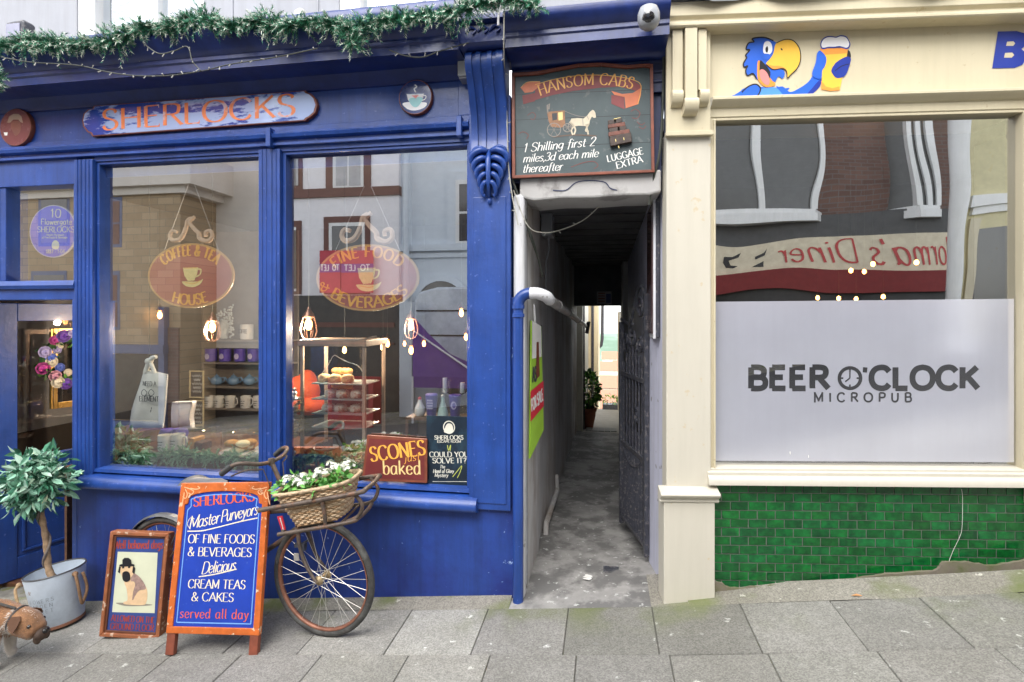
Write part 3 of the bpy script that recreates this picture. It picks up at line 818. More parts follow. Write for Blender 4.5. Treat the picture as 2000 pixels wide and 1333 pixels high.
# ------------------------------------------------------------------ the pub
TILE = mat('green glazed tile', (.005, .125, .026), .07, rvar=.04, spec=.5, var=.45, vs=16, bump=.06, bs=30, attr=True, coat=.0, c2=(.003, .055, .018), s2=24, t2=.58, w2=.14)
GROUT = mat('tile grout', (.12, .13, .11), .9, var=.3)
pub = thing('micropub', 'cream painted pub front with a half frosted window above green glazed tiles', 'pub', P, (1, 0, .1))
mb = MB(P)
mb.box(0, .245, -.02, .09, .6, 2.72); mb.build('pilaster', CREAML, pub, bev=.005)
mb = MB(P); mb.box(1.97, 2.23, -.02, .4, .6, 2.72); mb.build('pilaster', CREAML, pub, bev=.005)
for x in (0, 1.97):
    mb = MB(P)
    mb.box(x - .022, x + .256, -.055, .09, -.1, .655)
    mb.ex([(.0, .655), (-.058, .655), (-.064, .665), (-.058, .674), (-.066, .68), (-.085, .694), (-.092, .705), (-.085, .714), (-.02, .735), (.0, .735)], x - .045, x + .278)
    mb.build('plinth', CREAML, pub, bev=.004)
    mb = MB(P)
    mb.box(x - .006, x + .235, -.045, -.02, 2.715, 3.27); mb.box(x - .01, x + .25, -.055, -.02, 2.69, 2.715)
    for q0, q1, lo, d in ((.02, .075, 2.93, .078), (.085, .15, 2.88, .095), (.16, .205, 2.93, .078)):
        mb.box(x + q0, x + q1, -d, -.045, lo, 3.265)
    for q0, q1, z0 in ((.015, .075, 2.93), (.165, .215, 2.93), (.078, .155, 2.88)):
        d = .09 if z0 > 2.9 else .105
        mb.ex(cr([(-.045, z0), (-d, z0 - .002), (-d - .012, z0 - .03), (-d + .002, z0 - .065), (-d + .03, z0 - .082), (-.045, z0 - .085)], 4), x + q0, x + q1)
    mb.build('bracket', CREAM, pub, bev=.003)
mb = MB(P)
mb.box(.245, 1.97, .0, .4, 2.895, 3.27)
mb.ex([(0, 2.80), (-.005, 2.805), (-.005, 2.85), (-.02, 2.856), (-.045, 2.875), (-.055, 2.885), (-.055, 2.90), (-.02, 2.908), (0, 2.908)], .245, 1.97)
mb.box(.245, 1.97, .0, .4, 2.80, 2.895)
mb.build('fascia', CREAM, pub, bev=.002)
mb = MB(P)
mb.ex([(0, 3.268), (-.098, 3.268), (-.105, 3.275), (-.105, 3.29), (-.085, 3.296), (-.08, 3.315), (-.10, 3.33), (-.10, 3.405), (.4, 3.44), (.4, 3.268)], -.006, 3.6)
mb.build('cornice', CREAM, pub, bev=.003)
mb = MB(P); rr = random.Random(2)
ol = [(-.03, 3.41)]
pts = [(-.13 - .02 * math.sin(i * 1.3), 3.415 + .012 * math.sin(i * 2.1) + rr.uniform(-.006, .006)) for i in range(30)]
for i in range(29):
    a0, a1 = -.03 + i * .125, -.03 + (i + 1) * .125
    (b0, c0), (b1, c1) = pts[i], pts[i + 1]
    mb.poly([(a0, b0, c0 - .02), (a1, b1, c1 - .02), (a1, b1, c1), (a0, b0, c0)]); mb.poly([(a0, b0, c0), (a1, b1, c1), (a1, .4, 3.53), (a0, .4, 3.53)])
mb.build('lead_flashing', SLATE, pub, smooth=True)
mb = MB(P); mb.box(2.2, 6, 0, .4, -.2, 3.45); mb.box(-.0, 6, .0, .4, 3.47, 5.4)
mb.build('wall', CREAM, pub)
mb = MB(P)                                             # window frame and sill
mb.box(.245, .278, -.0, .12, .82, 2.80); mb.box(1.925, 1.97, -.0, .12, .82, 2.80); mb.box(.278, 1.925, .0, .12, 2.785, 2.80)
mb.exv([(.262, 0), (.266, -.01), (.274, -.01), (.278, 0)], .83, 2.79); mb.exv([(1.925, 0), (1.93, -.01), (1.94, -.01), (1.945, 0)], .83, 2.79)
fr_ = mb.build('window_frame', CREAM, pub, bev=.003)
mb = MB(P)
mb.ex([(.09, .842), (.0, .836), (-.012, .832), (-.012, .822), (-.03, .816), (-.03, .80), (-.045, .793), (-.055, .78), (-.055, .752), (.09, .752)], .225, 1.975)
mb.build('sill', CREAML, pub, smooth=True)
mb = MB(P)                                             # pane, finely divided so that its waves read in reflections
mb.poly([(.278, .05, .836), (1.925, .05, .836), (1.925, .05, 2.786), (.278, .05, 2.786)])
gp = mb.build('glass_pane', PUBGLASS, fr_)
def gloss_over(m, refl, rough):                        # a sheet that mirrors the street on top of its own colour
    n = m.node_tree.nodes; l = m.node_tree.links; p = n['Principled BSDF']; o = n['Material Output']
    g = n.new('ShaderNodeBsdfGlossy'); g.inputs['Roughness'].default_value = rough; g.inputs[0].default_value = (.97, .97, 1, 1)
    x = n.new('ShaderNodeMixShader'); x.inputs[0].default_value = refl
    l.new(p.outputs[0], x.inputs[1]); l.new(g.outputs[0], x.inputs[2]); l.new(x.outputs[0], o.inputs[0]); return m
FROST = gloss_over(mat('frosted window film', (.53, .54, .62), .5, var=.08, vs=1.3, streak=.03, spec=.2, rvar=.05), .44, .12)
mb = MB(P); mb.poly([(.282, .046, .862), (1.915, .046, .862), (1.915, .046, 1.768), (.282, .046, 1.768)])
ff = mb.build('frosted_film', FROST, gp)
CUT = gloss_over(mat('clear lettering cut in the film', (.012, .011, .012), .1, var=.1, rvar=0), .48, .01)
mb = MB(P); b_ = .0455
mb.textpx("BEER", (1463, 759), (1618, 759), 41, b_, wt=.27, con=1, serif=0, track=.16)
mb.textpx("'", (1686, 759), (1694, 759), 41, b_, wt=.2, con=1, serif=0)
mb.textpx("CLOCK", (1700, 759), (1911, 759), 41, b_, wt=.27, con=1, serif=0, track=.13)
cx_, cz_ = P.at(1660, 739, b_); ro = P.at(1684, 739, b_)[0] - cx_
ring = [(cx_ + (ro - .009) * math.cos(i * math.pi / 20), cz_ + (ro - .009) * math.sin(i * math.pi / 20)) for i in range(41)]
mb._put(stroke_quads(ring, .019, 1, True), lambda x, z: (x, z), b_)
for g in (0, 90, 180, 270):
    u = (math.cos(rad(g)), math.sin(rad(g))); mb._put(stroke_quads([(cx_ + u[0] * .05, cz_ + u[1] * .05), (cx_ + u[0] * .036, cz_ + u[1] * .036)], .009, 1, False), lambda x, z: (x, z), b_)
mb._put(stroke_quads([(cx_, cz_), (cx_, cz_ + .046)], .007, 1, False), lambda x, z: (x, z), b_)
mb._put(stroke_quads([(cx_, cz_), (cx_ - .026, cz_ - .02)], .008, 1, False), lambda x, z: (x, z), b_)
mb.textpx("MICROPUB", (1590, 785), (1780, 785), 17, b_, wt=.2, con=1, serif=0, track=.62)
mb.build('window_lettering', CUT, gp)
mb = MB(P); a_, c_ = P.at(1543, 885, .044); mb.sph((a_, .043, c_), (.003, .002, .01), 6, 4); a_, c_ = P.at(1579, 892, .044); mb.sph((a_, .043, c_), (.0025, .002, .009), 6, 4)
mb.build('bird_dropping', WHITE, gp)
# tiles, each a shallow cushion with its own glaze
mb = MB(P); rr = random.Random(9)
mb.box(.25, 1.97, .0062, .4, -.3, .75)
mb.build('riser_backing', GROUT, pub)
mb = MB(P)
tw, th = .0985, .0492
z = .742; row = 0
while z > .02:
    x = .262 - (tw / 2 if row % 2 else 0)
    while x < 1.965:
        x0, x1 = max(x, .252), min(x + tw, 1.968)
        if x1 - x0 > .015:
            k = rr.uniform(.68, 1.12); mb.c = (k * rr.uniform(.85, 1.25), k, k * rr.uniform(.8, 1.15))
            g = .0016; e = .0022; jb = rr.uniform(-.0006, .0006)
            t = [rr.uniform(-.0005, .0005) for _ in range(4)]
            zc = z + rr.uniform(-.0005, .0005)
            n = len(mb.v)
            mb.v += [(x0 + g, .0085, zc - th + g), (x1 - g, .0085, zc - th + g), (x1 - g, .0085, zc - g), (x0 + g, .0085, zc - g),
                     (x0 + g + e, .003 + jb + t[0], zc - th + g + e), (x1 - g - e, .003 + jb + t[1], zc - th + g + e), (x1 - g - e, .003 + jb + t[2], zc - g - e), (x0 + g + e, .003 + jb + t[3], zc - g - e)]
            for q in ((4, 5, 6, 7), (0, 1, 5, 4), (1, 2, 6, 5), (2, 3, 7, 6), (3, 0, 4, 7)): mb.face([n + i for i in q])
        x += tw
    z -= th; row += 1
mb.build('tiled_riser', TILE, pub)
mb = MB(P)
mb.line([(1878, 956), (1880, 975), (1879, 1030), (1874, 1050), (1862, 1075), (1853, 1098)], .0022, .001, smooth=True); mb.build('crack', WHITE, pub)
mb = MB(P); rr = random.Random(14)
top = [(.25, .21), (.30, .215), (.36, .185), (.5, .195), (.7, .215), (.9, .225), (1.2, .275), (1.45, .30), (1.5, .345), (1.62, .35), (1.75, .335), (1.9, .36), (1.97, .37)]
mb.prism([(a, c - .02 + rr.uniform(-.004, .004)) for a, c in cr(top, 5)] + [(1.97, -.1), (.25, -.1)], -.012, .02)
mb.build('mortar_skirt', mat('crumbled mortar', (.20, .17, .13), .95, var=.3, vs=12, bump=1, bs=30, c2=(.11, .12, .05), s2=6, t2=.55, w2=.1), pub)
# inside
mb = MB(P)
mb.box(.83, 4.2, 3.6, 3.7, -.2, 3.3); mb.exv([(.262, .1), (.25, .1), (.83, 3.6), (.85, 3.6)], -.2, 3.3); mb.box(4.1, 4.2, .1, 3.6, -.2, 3.3); mb.box(.3, 4.1, .1, 3.6, 3.2, 3.3); mb.box(.3, 4.1, .1, 3.6, -.2, -.1)
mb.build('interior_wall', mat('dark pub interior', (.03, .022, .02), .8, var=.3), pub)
LAMP = mat('glowing filament bulb', (.9, .5, .2), .4, emit=(1.0, .42, .10), es=7.0, var=.02)
LAMPW = mat('glowing warm globe', (.9, .8, .6), .4, emit=(1.0, .72, .38), es=5.0, var=.02)
for i, (px, py, b) in enumerate([(1662, 529, 2.6), (1688, 531, 2.8), (1705, 516, 2.4), (1790, 513, 2.2), (1597, 582, 3), (1638, 583, 3), (1672, 584, 3), (1725, 580, 2.7), (1955, 580, 2.9)]):
    a, c = P.at(px, py, b); mb = MB(P); mb.sph((a, b, c), (.02, .02, .026), 10, 7)
    t = tag(mb.build('pub_bulb', LAMP), 'small glowing bulb inside the dark pub, seen through the clear upper glass', 'bulb', 'bulbs glowing inside the pub')
    mb = MB(P); mb.tube([(a, b, c + .024), (a, b, 3.2)], .004, 5); build_in(mb, 'bulb_cord', CORD, t)
# lettering and the painted bird on the fascia
PB = mat('vivid blue sign paint', (.02, .12, .62), .4, var=.05); PBD = mat('deep blue sign paint', (.012, .035, .30), .4, var=.05); PBL = mat('light blue sign paint', (.08, .27, .80), .4, var=.05)
PY = mat('golden yellow sign paint', (.86, .50, .06), .4, var=.06); PO = mat('amber sign paint', (.85, .30, .05), .4, var=.06); PK = mat('black sign paint', (.012, .012, .016), .4, var=.1); PW = mat('clean white sign paint', (.85, .85, .87), .4, var=.02); PP = mat('pink sign paint', (.8, .25, .24), .4, var=.05)
mb = MB(P); mb.use(PBD).decal([(1949, 62), (1986, 61), (2000, 65), (2007, 75), (2005, 88), (1995, 96), (2003, 103), (2004, 115), (1997, 127), (1982, 133), (1938, 134)], -.0025)
mb.use(CREAM).decal([(1967, 82), (1979, 81), (1983, 85), (1979, 90), (1965, 90)], -.0032); mb.decal([(1963, 104), (1977, 103), (1981, 108), (1976, 113), (1961, 113)], -.0032)
mb.build('fascia_letter', None, pub)
Z = lambda pts: [(1280 + x / 2.777, y / 2.777) for x, y in pts]
mb = MB(P)
def lay(m, pts, k, smooth=True): mb.use(m).decal(Z(pts), -.002 - k * .00035, smooth)
def out(pts, k, w_=.0075): mb.use(PK).line(Z(pts), w_, -.0022 - k * .00035)
lay(PB, [(380, 538), (430, 515), (470, 490), (520, 460), (560, 470), (640, 480), (690, 470), (730, 500), (780, 480), (830, 445), (865, 400), (900, 420), (890, 470), (850, 512), (815, 524), (600, 533)], 0)
lay(PBD, [(815, 522), (850, 512), (892, 470), (902, 430), (880, 445), (850, 480)], 1)
lay(PBL, [(560, 530), (565, 490), (600, 478), (650, 475), (680, 500), (690, 527)], 1, True)
lay(PB, [(470, 525), (478, 500), (468, 488), (505, 470), (540, 458), (568, 470), (566, 500), (545, 530)], 2)
out([(470, 500), (505, 470), (545, 458), (570, 480), (562, 510), (545, 530)], 3)
lay(PB, [(655, 468), (690, 480), (728, 478), (715, 495), (728, 505), (705, 524), (680, 500)], 2)
lay(PB, [(660, 235), (640, 222), (600, 206), (560, 204), (525, 212), (535, 228), (505, 235), (492, 268), (512, 272), (490, 300), (495, 315), (478, 345), (482, 365), (500, 358), (490, 385), (500, 410), (530, 400), (548, 428), (570, 440), (640, 400), (665, 330)], 4, False)
out([(640, 222), (600, 206), (560, 204), (525, 212), (535, 228), (505, 235), (492, 268), (512, 272), (490, 300), (495, 315), (478, 345), (482, 365), (500, 358), (490, 385), (500, 410), (530, 400), (548, 428)], 5)
lay(PO, [(558, 330), (552, 380), (556, 430), (580, 462), (612, 474), (650, 462), (640, 440), (600, 400), (590, 350)], 6)
lay(PK, [(568, 330), (566, 390), (580, 430), (610, 440), (625, 400), (612, 372), (590, 345)], 7)
lay(PP, [(566, 385), (585, 378), (608, 400), (620, 440), (612, 462), (590, 455), (570, 425)], 8)
lay(PB, [(622, 400), (640, 380), (690, 380), (702, 400), (690, 428), (668, 415), (648, 445), (628, 430)], 7)
lay(PY, [(655, 235), (700, 216), (745, 220), (780, 260), (788, 320), (770, 370), (735, 405), (716, 424), (712, 390), (690, 372), (640, 378), (600, 350), (622, 320), (640, 290)], 9)
lay(PO, [(600, 350), (640, 378), (690, 372), (712, 390), (716, 420), (708, 378), (680, 360), (640, 358)], 10)
out([(655, 235), (700, 216), (745, 220), (780, 260), (788, 320), (770, 370), (735, 405), (716, 424), (712, 390), (690, 372), (640, 378), (600, 350)], 11, .005)
lay(PW, [(585, 260), (592, 232), (612, 224), (630, 240), (634, 275), (620, 296), (598, 294), (586, 285)], 10)
lay(PK, [(600, 258), (608, 252), (612, 268), (608, 286), (600, 284), (597, 270)], 11)
lay(PB, [(570, 300), (600, 292), (628, 300), (622, 318), (595, 325)], 11)
lay(PK, [(680, 262), (688, 266), (690, 274), (682, 272)], 11)
lay(PK, [(1000, 330), (1030, 275), (1055, 280), (1058, 320), (1020, 360)], 6)
lay(PY, [(895, 265), (1045, 262), (1035, 330), (1000, 490), (950, 494), (900, 485), (905, 380)], 7, False)
lay(PO, [(895, 265), (1045, 262), (1040, 290), (900, 300)], 8, False); lay(PO, [(900, 440), (925, 470), (960, 480), (998, 470), (1000, 490), (950, 494), (900, 485)], 8, False)
lay(PBD, [(960, 400), (955, 380), (975, 345), (1010, 320), (1040, 308), (1060, 318), (1055, 350), (1030, 410), (985, 425)], 9)
out([(975, 385), (1010, 360), (1052, 348)], 10, .004)
lay(PB, [(850, 400), (870, 340), (876, 295), (890, 276), (912, 290), (928, 320), (920, 360), (905, 385), (900, 425), (870, 425)], 9)
lay(PBD, [(895, 240), (905, 215), (925, 200), (950, 196), (980, 200), (1005, 192), (1035, 198), (1050, 220), (1058, 245), (1040, 268), (1000, 258), (970, 262), (940, 262), (905, 268)], 9)
lay(PW, [(900, 241), (909, 219), (927, 206), (950, 202), (980, 206), (1005, 198), (1032, 204), (1046, 222), (1052, 243), (1038, 260), (1000, 251), (970, 255), (940, 255), (908, 260)], 10)
out([(380, 540), (600, 534), (830, 524)], 1, .004)
mb.build('painted_bird', None, pub)

# ------------------------------------------------------------------ the other side of the street (what the windows mirror)
def mir(fr, px, py, bv, bg): a, c = fr.at(px, py, bv); return a, 2 * bg - bv, c
STONE = bpy.data.materials.new('coursed sandstone'); STONE.use_nodes = True
def brickmat(m, c1, c2_, mortar, sx, sy, rough=.85):
    n = m.node_tree.nodes; l = m.node_tree.links; p = n['Principled BSDF']
    tc = n.new('ShaderNodeTexCoord'); mp = n.new('ShaderNodeMapping'); mp.inputs['Rotation'].default_value = (rad(90), 0, 0)
    l.new(tc.outputs['Object'], mp.inputs[0])
    br = n.new('ShaderNodeTexBrick'); br.inputs['Color1'].default_value = (*c1, 1); br.inputs['Color2'].default_value = (*c2_, 1); br.inputs['Mortar'].default_value = (*mortar, 1)
    br.inputs['Scale'].default_value = 1; br.inputs['Brick Width'].default_value = sx; br.inputs['Row Height'].default_value = sy; br.inputs['Mortar Size'].default_value = .008
    l.new(mp.outputs[0], br.inputs[0]); l.new(br.outputs[0], p.inputs['Base Color']); p.inputs['Roughness'].default_value = rough
brickmat(STONE, (.46, .34, .21), (.34, .24, .14), (.25, .20, .14), .42, .17)
BRICK = bpy.data.materials.new('red brick'); BRICK.use_nodes = True
brickmat(BRICK, (.20, .115, .09), (.14, .08, .065), (.17, .15, .14), .225, .075)
PALE = mat('pale render opposite', (.86, .84, .86), .8, var=.04); BEIGE = mat('beige render opposite', (.66, .60, .53), .8, var=.1, vs=1)
BGREY = mat('blue grey render opposite', (.64, .70, .76), .8, var=.04); DGLASS = mat('dark window opposite', (.02, .02, .022), .12, spec=.8); MAROON = mat('maroon window trim', (.13, .05, .04), .6)
SLBLUE = mat('slate blue shop paint', (.08, .11, .22), .5, var=.1); BLKSHOP = mat('black shop front opposite', (.02, .02, .022), .4, var=.3); PURPLE = mat('purple canopy cloth', (.10, .035, .22), .7, var=.1)
bgl = .06
def rbox(mbx, x0, x1, y0, y1, bv, dep, fr=None, front=0.0):
    fr = fr or mbx.fr; g = bgl if fr is B else .05
    a0, bb, c1 = mir(fr, x0, y0, bv - front, g); a1, _, c0 = mir(fr, x1, y1, bv - front, g)
    mbx.box(min(a0, a1), max(a0, a1), bb - dep, bb, min(c0, c1), max(c0, c1)); return mbx
G_ = 1500                                              # photo rows below this are under the street
sb = thing('stone_house', 'honey coloured stone house across the street, mirrored in the left shop window', 'house', B, (-6, -7.5, -.5))
mb = MB(B); rbox(mb, -500, 352, 372, G_, 8.0, 4); mb.build('wall', STONE, sb)
mb = MB(B); rbox(mb, -500, 372, 343, 358, 8.0, 4.2, front=.25); rbox(mb, -500, 362, 358, 376, 8.0, 4, front=.1); mb.build('eaves', BEIGE, sb)
mb = MB(B); rbox(mb, -500, 350, 150, 343, 8.3, 3.5); mb.build('roof', mat('pantile', (.35, .12, .06), .8), sb)
for x0, x1, y0, y1 in ((205, 238, 386, 483), (203, 234, 530, 645), (75, 135, 378, 480), (60, 130, 530, 640), (-60, 0, 378, 480)):
    mb = MB(B); rbox(mb, x0, x1, y0, y1, 8.0, .1, front=.012); o = mb.build('window', SLBLUE, sb)
    mb = MB(B); rbox(mb, x0 + 5, x1 - 5, y0 + 8, (y0 + y1) / 2, 8.0, .06, front=.02); rbox(mb, x0 + 5, x1 - 5, (y0 + y1) / 2 + 4, y1 - 6, 8.0, .06, front=.02); mb.build('pane', MAROON if x0 > 200 else DGLASS, o)
mb = MB(B); rbox(mb, -300, 318, 668, 692, 8.0, .3, front=.2); rbox(mb, 198, 205, 692, G_, 8.0, .2, front=.1); rbox(mb, 309, 320, 600, G_, 8.0, .2, front=.15); rbox(mb, 200, 312, 822, 1010, 8.0, .2, front=.12); mb.build('shop_surround', SLBLUE, sb)
mb = MB(B); rbox(mb, 205, 309, 692, 822, 8.0, .1, front=.03); mb.build('shop_glass', DGLASS, sb)
mb = MB(B); rbox(mb, 322, 348, 640, G_, 8.0, .2, front=.04); mb.build('brick_pier', BRICK, sb)
hb = thing('rendered_house', 'beige rendered house across the street, mirrored at the right of the left shop window', 'house', B, (-5, -8.5, -.5))
mb = MB(B); rbox(mb, 330, 548, 270, G_, 9.2, 4); mb.build('wall', BEIGE, hb)
for x0, x1, y0, y1, m in ((374, 412, 388, 475, MAROON), (368, 412, 540, 650, SLBLUE), (505, 530, 445, 520, MAROON), (505, 530, 580, 660, DGLASS), (360, 400, 680, 830, DGLASS), (405, 520, 680, 900, DGLASS)):
    mb = MB(B); rbox(mb, x0, x1, y0, y1, 9.2, .1, front=.02); o = mb.build('window', m, hb); mb = MB(B); rbox(mb, x0 + 4, x1 - 4, y0 + 6, y1 - 6, 9.2, .06, front=.028); mb.build('pane', DGLASS, o)
wb = thing('white_house', 'white rendered house across the street with maroon window trims, mirrored in the right shop window', 'house', B, (-3, -7.9, -.4))
mb = MB(B); rbox(mb, 552, 779, 120, 578, 8.0, 4); mb.build('wall', PALE, wb)
mb = MB(B); rbox(mb, 552, 779, 372, 380, 8.0, .2, front=.06); mb.build('string_course', MAROON, wb)
for x0, x1, y0, y1, pan in ((636, 724, 210, 374, 1), (562, 590, 210, 374, 1), (562, 588, 432, 575, 0), (632, 722, 424, 575, 0)):
    mb = MB(B); rbox(mb, x0, x1, y0, y1, 8.0, .1, front=.03); o = mb.build('window', MAROON, wb)
    mb = MB(B); k = 14 if pan else 10
    rbox(mb, x0 + k, x1 - k, y0 + 12, y1 - 6, 8.0, .06, front=.04); mb.build('sash', WHITEP, o)
    mb = MB(B); rbox(mb, x0 + k + 6, (x0 + x1) / 2 - 2, y0 + 18, y1 - 11, 8.0, .05, front=.05); rbox(mb, (x0 + x1) / 2 + 2, x1 - k - 6, y0 + 18, y1 - 11, 8.0, .05, front=.05); mb.build('pane', mat('blind behind glass', (.45, .45, .46), .4) if pan else DGLASS, o)
mb = MB(B); rbox(mb, 540, 779, 578, G_, 8.0, .4, front=.1); mb.build('black_shop_front', BLKSHOP, wb)
mb = MB(B); rbox(mb, 560, 770, 630, 640, 8.0, .1, front=.13); rbox(mb, 560, 770, 668, 674, 8.0, .1, front=.13); mb.build('shop_rail', MAROON, wb)
mb = MB(B); mb.use(mat('red agency board', (.50, .03, .06), .5)); rbox(mb, 624, 664, 490, 572, 8.0, .04, front=.16); rbox(mb, 666, 728, 490, 572, 8.0, .04, front=.16)
mb.use(mat('purple board band', (.10, .04, .30), .5)); rbox(mb, 624, 664, 516, 532, 8.0, .04, front=.165); rbox(mb, 666, 728, 516, 532, 8.0, .04, front=.165)
mb.use(PW)
def rtext(t, x0, x1, y, h, bv, **k):                   # lettering facing the shops
    (a0, bb, c0), (a1, _, _) = mir(mb.fr, x0, y, bv, bgl if mb.fr is B else .05), mir(mb.fr, x1, y, bv, bgl if mb.fr is B else .05)
    hh = abs(mir(mb.fr, x0, y - h, bv, .05)[2] - c0)
    lo, hi = min(a0, a1), max(a0, a1)
    n0 = len(mb.v); mb.text(t, (-hi, c0), (-lo, c0), hh, 0, **k)
    for i in range(n0, len(mb.v)): a, b, c = mb.v[i]; mb.v[i] = (-a, bb + .002 - b, c)
rtext("TO  LET", 626, 662, 529, 11, 7.83, wt=.2, con=.9, serif=0); rtext("TO  LET", 672, 722, 529, 11, 7.83, wt=.2, con=.9, serif=0)
tag(mb.build('letting_board'), 'pair of red and purple letting boards on the white house, mirrored behind the oval sign', 'board')
gb = thing('grey_house', 'blue grey rendered house across the street, mirrored at the right of the right shop window', 'house', B, (-1, -7.9, -.3))
mb = MB(B); rbox(mb, 779, 1500, 200, G_, 8.1, 4); mb.build('wall', BGREY, gb)
mb = MB(B); rbox(mb, 779, 1010, 478, 486, 8.1, .2, front=.12); rbox(mb, 779, 1010, 496, 500, 8.1, .2, front=.06); mb.build('string_course', BGREY, gb)
mb = MB(B); rbox(mb, 872, 960, 335, 478, 8.1, .2, front=.05); mb.build('window_surround', BGREY, gb)
mb = MB(B); rbox(mb, 890, 940, 352, 474, 8.1, .2, front=.07); o = mb.build('window', WHITEP, gb)
mb = MB(B); rbox(mb, 897, 933, 360, 412, 8.1, .2, front=.08); rbox(mb, 897, 933, 418, 470, 8.1, .2, front=.08); mb.build('pane', DGLASS, o)
mb = MB(B); mb.use(BGREY)
a0, bb, c0 = mir(B, 862, 600, 8.1, bgl); r_ = 52 / FPX * 11.3
mb.lathe((a0, bb + .0, c0), [(r_ * 1.25, -.05), (r_ * 1.25, .08), (r_, .08), (r_, -.05)], 40, (0, 1, 0)); mb.build('arch_surround', None, gb)
mb = MB(B); mb.lathe((a0, bb + .01, c0), [(r_, -.05), (r_, .04)], 40, (0, 1, 0)); mb.build('arched_light', DGLASS, gb)
mb = MB(B); (a1, b1, c1), (a2, _, c2) = mir(B, 793, 200, 7.9, bgl), mir(B, 793, 1300, 7.9, bgl); mb.tube([(a1, b1, c1), (a1, b1, c2)], .06, 10)
tag(mb.build('downpipe', BGREY, smooth=True), 'grey rainwater pipe between the white and blue grey houses, mirrored in the shop window', 'pipe')
mb = MB(B); rbox(mb, 780, 804, 590, 815, 6.9, .2); tag(mb.build('awning_post', BGREY), 'grey square post beside the purple canopy, mirrored in the right shop window', 'post')
cn = MB(B)
cu = [mir(B, x, y, bv, bgl) for x, y, bv in ((806, 618, 6.6), (840, 655, 6.5), (880, 692, 6.4), (940, 722, 6.3), (1010, 742, 6.3))]
lo_ = [mir(B, x, 736 + (x - 806) * .02, bv, bgl) for x, bv in ((806, 6.3), (840, 6.3), (880, 6.3), (940, 6.3), (1010, 6.3))]
for i in range(4): cn.poly([cu[i], cu[i + 1], lo_[i + 1], lo_[i]])
for i in range(4): cn.poly([cu[i], cu[i + 1], tuple(v - .9 * (k == 1) for k, v in enumerate(lo_[i + 1])), tuple(v - .9 * (k == 1) for k, v in enumerate(lo_[i]))])
for i in range(4): cn.poly([lo_[i], lo_[i + 1], (lo_[i + 1][0], lo_[i + 1][1], lo_[i + 1][2] - .2), (lo_[i][0], lo_[i][1], lo_[i][2] - .2)])
gz_t = thing('canopy', 'purple cloth canopy sloping down across the street, mirrored in the right shop window', 'canopy', B, (lo_[0][0], lo_[0][1], 0))
cn.build('cloth', PURPLE, gz_t)
for p in (lo_[0], lo_[4]):
    mb = MB(B); mb.tube([(p[0], p[1], p[2]), (p[0], p[1], gz(p[0]))], .02, 6); mb.build('leg', WHITEPL, gz_t)
mb = MB(B); mb.tube([(cu[0][0], cu[0][1] + .05, cu[0][2] - .25), (lo_[3][0], lo_[3][1] + .05, lo_[3][2] + .02)], .018, 6); mb.build('brace', WHITEPL, gz_t)
vb = thing('parked_van', 'white panel van across the street, mirrored in the right shop window', 'van', B, (-.6, -7, -.1))
a0, bb, c1 = mir(B, 812, 592, 7.6, bgl)
mb = MB(B); pr = [(0, .5), (0, 2.0), (.08, 2.2), (.5, 2.3), (4.1, 2.3), (4.5, 1.5), (5.2, 1.25), (5.3, .5)]
mb.prism([(a0 + x, c - .05) for x, c in pr], bb - .9, bb + .1); mb.build('body', mat('van paint', (.55, .60, .66), .25, coat=.5), vb, bev=.05)
for x in (.9, 4.4):
    mb = MB(B); mb.lathe((a0 + x, bb + .12, .37), [(.33, -.1), (.33, .02), (.2, .03)], 20, (0, 1, 0)); mb.build('wheel', BLKSHOP, vb, smooth=True)
for c in (1.75, 1.25):
    mb = MB(B); mb.box(a0 + .05, a0 + 4.2, bb + .1, bb + .115, c, c + .03); mb.build('body_strip', BLKSHOP, vb)
mb = MB(B); x0, bb, z0 = mir(B, 640, 860, 6.2, bgl); x1, _, z1 = mir(B, 728, 752, 6.2, bgl)
zb = gz(x0)
mb.use(mat('red pavement board', (.36, .02, .025), .5)).box(min(x0, x1), max(x0, x1), bb - .03, bb, zb, z1 + .1); mb.box(min(x0, x1), max(x0, x1), bb - .4, bb - .37, zb, z1 + .1)
mb.use(DKRED).box(min(x0, x1) + .08, max(x0, x1) - .08, bb, bb + .004, zb + .35, z1)
tag(mb.build('red_sandwich_board'), 'red sandwich board across the street, mirrored behind the cake cabinet', 'sign')
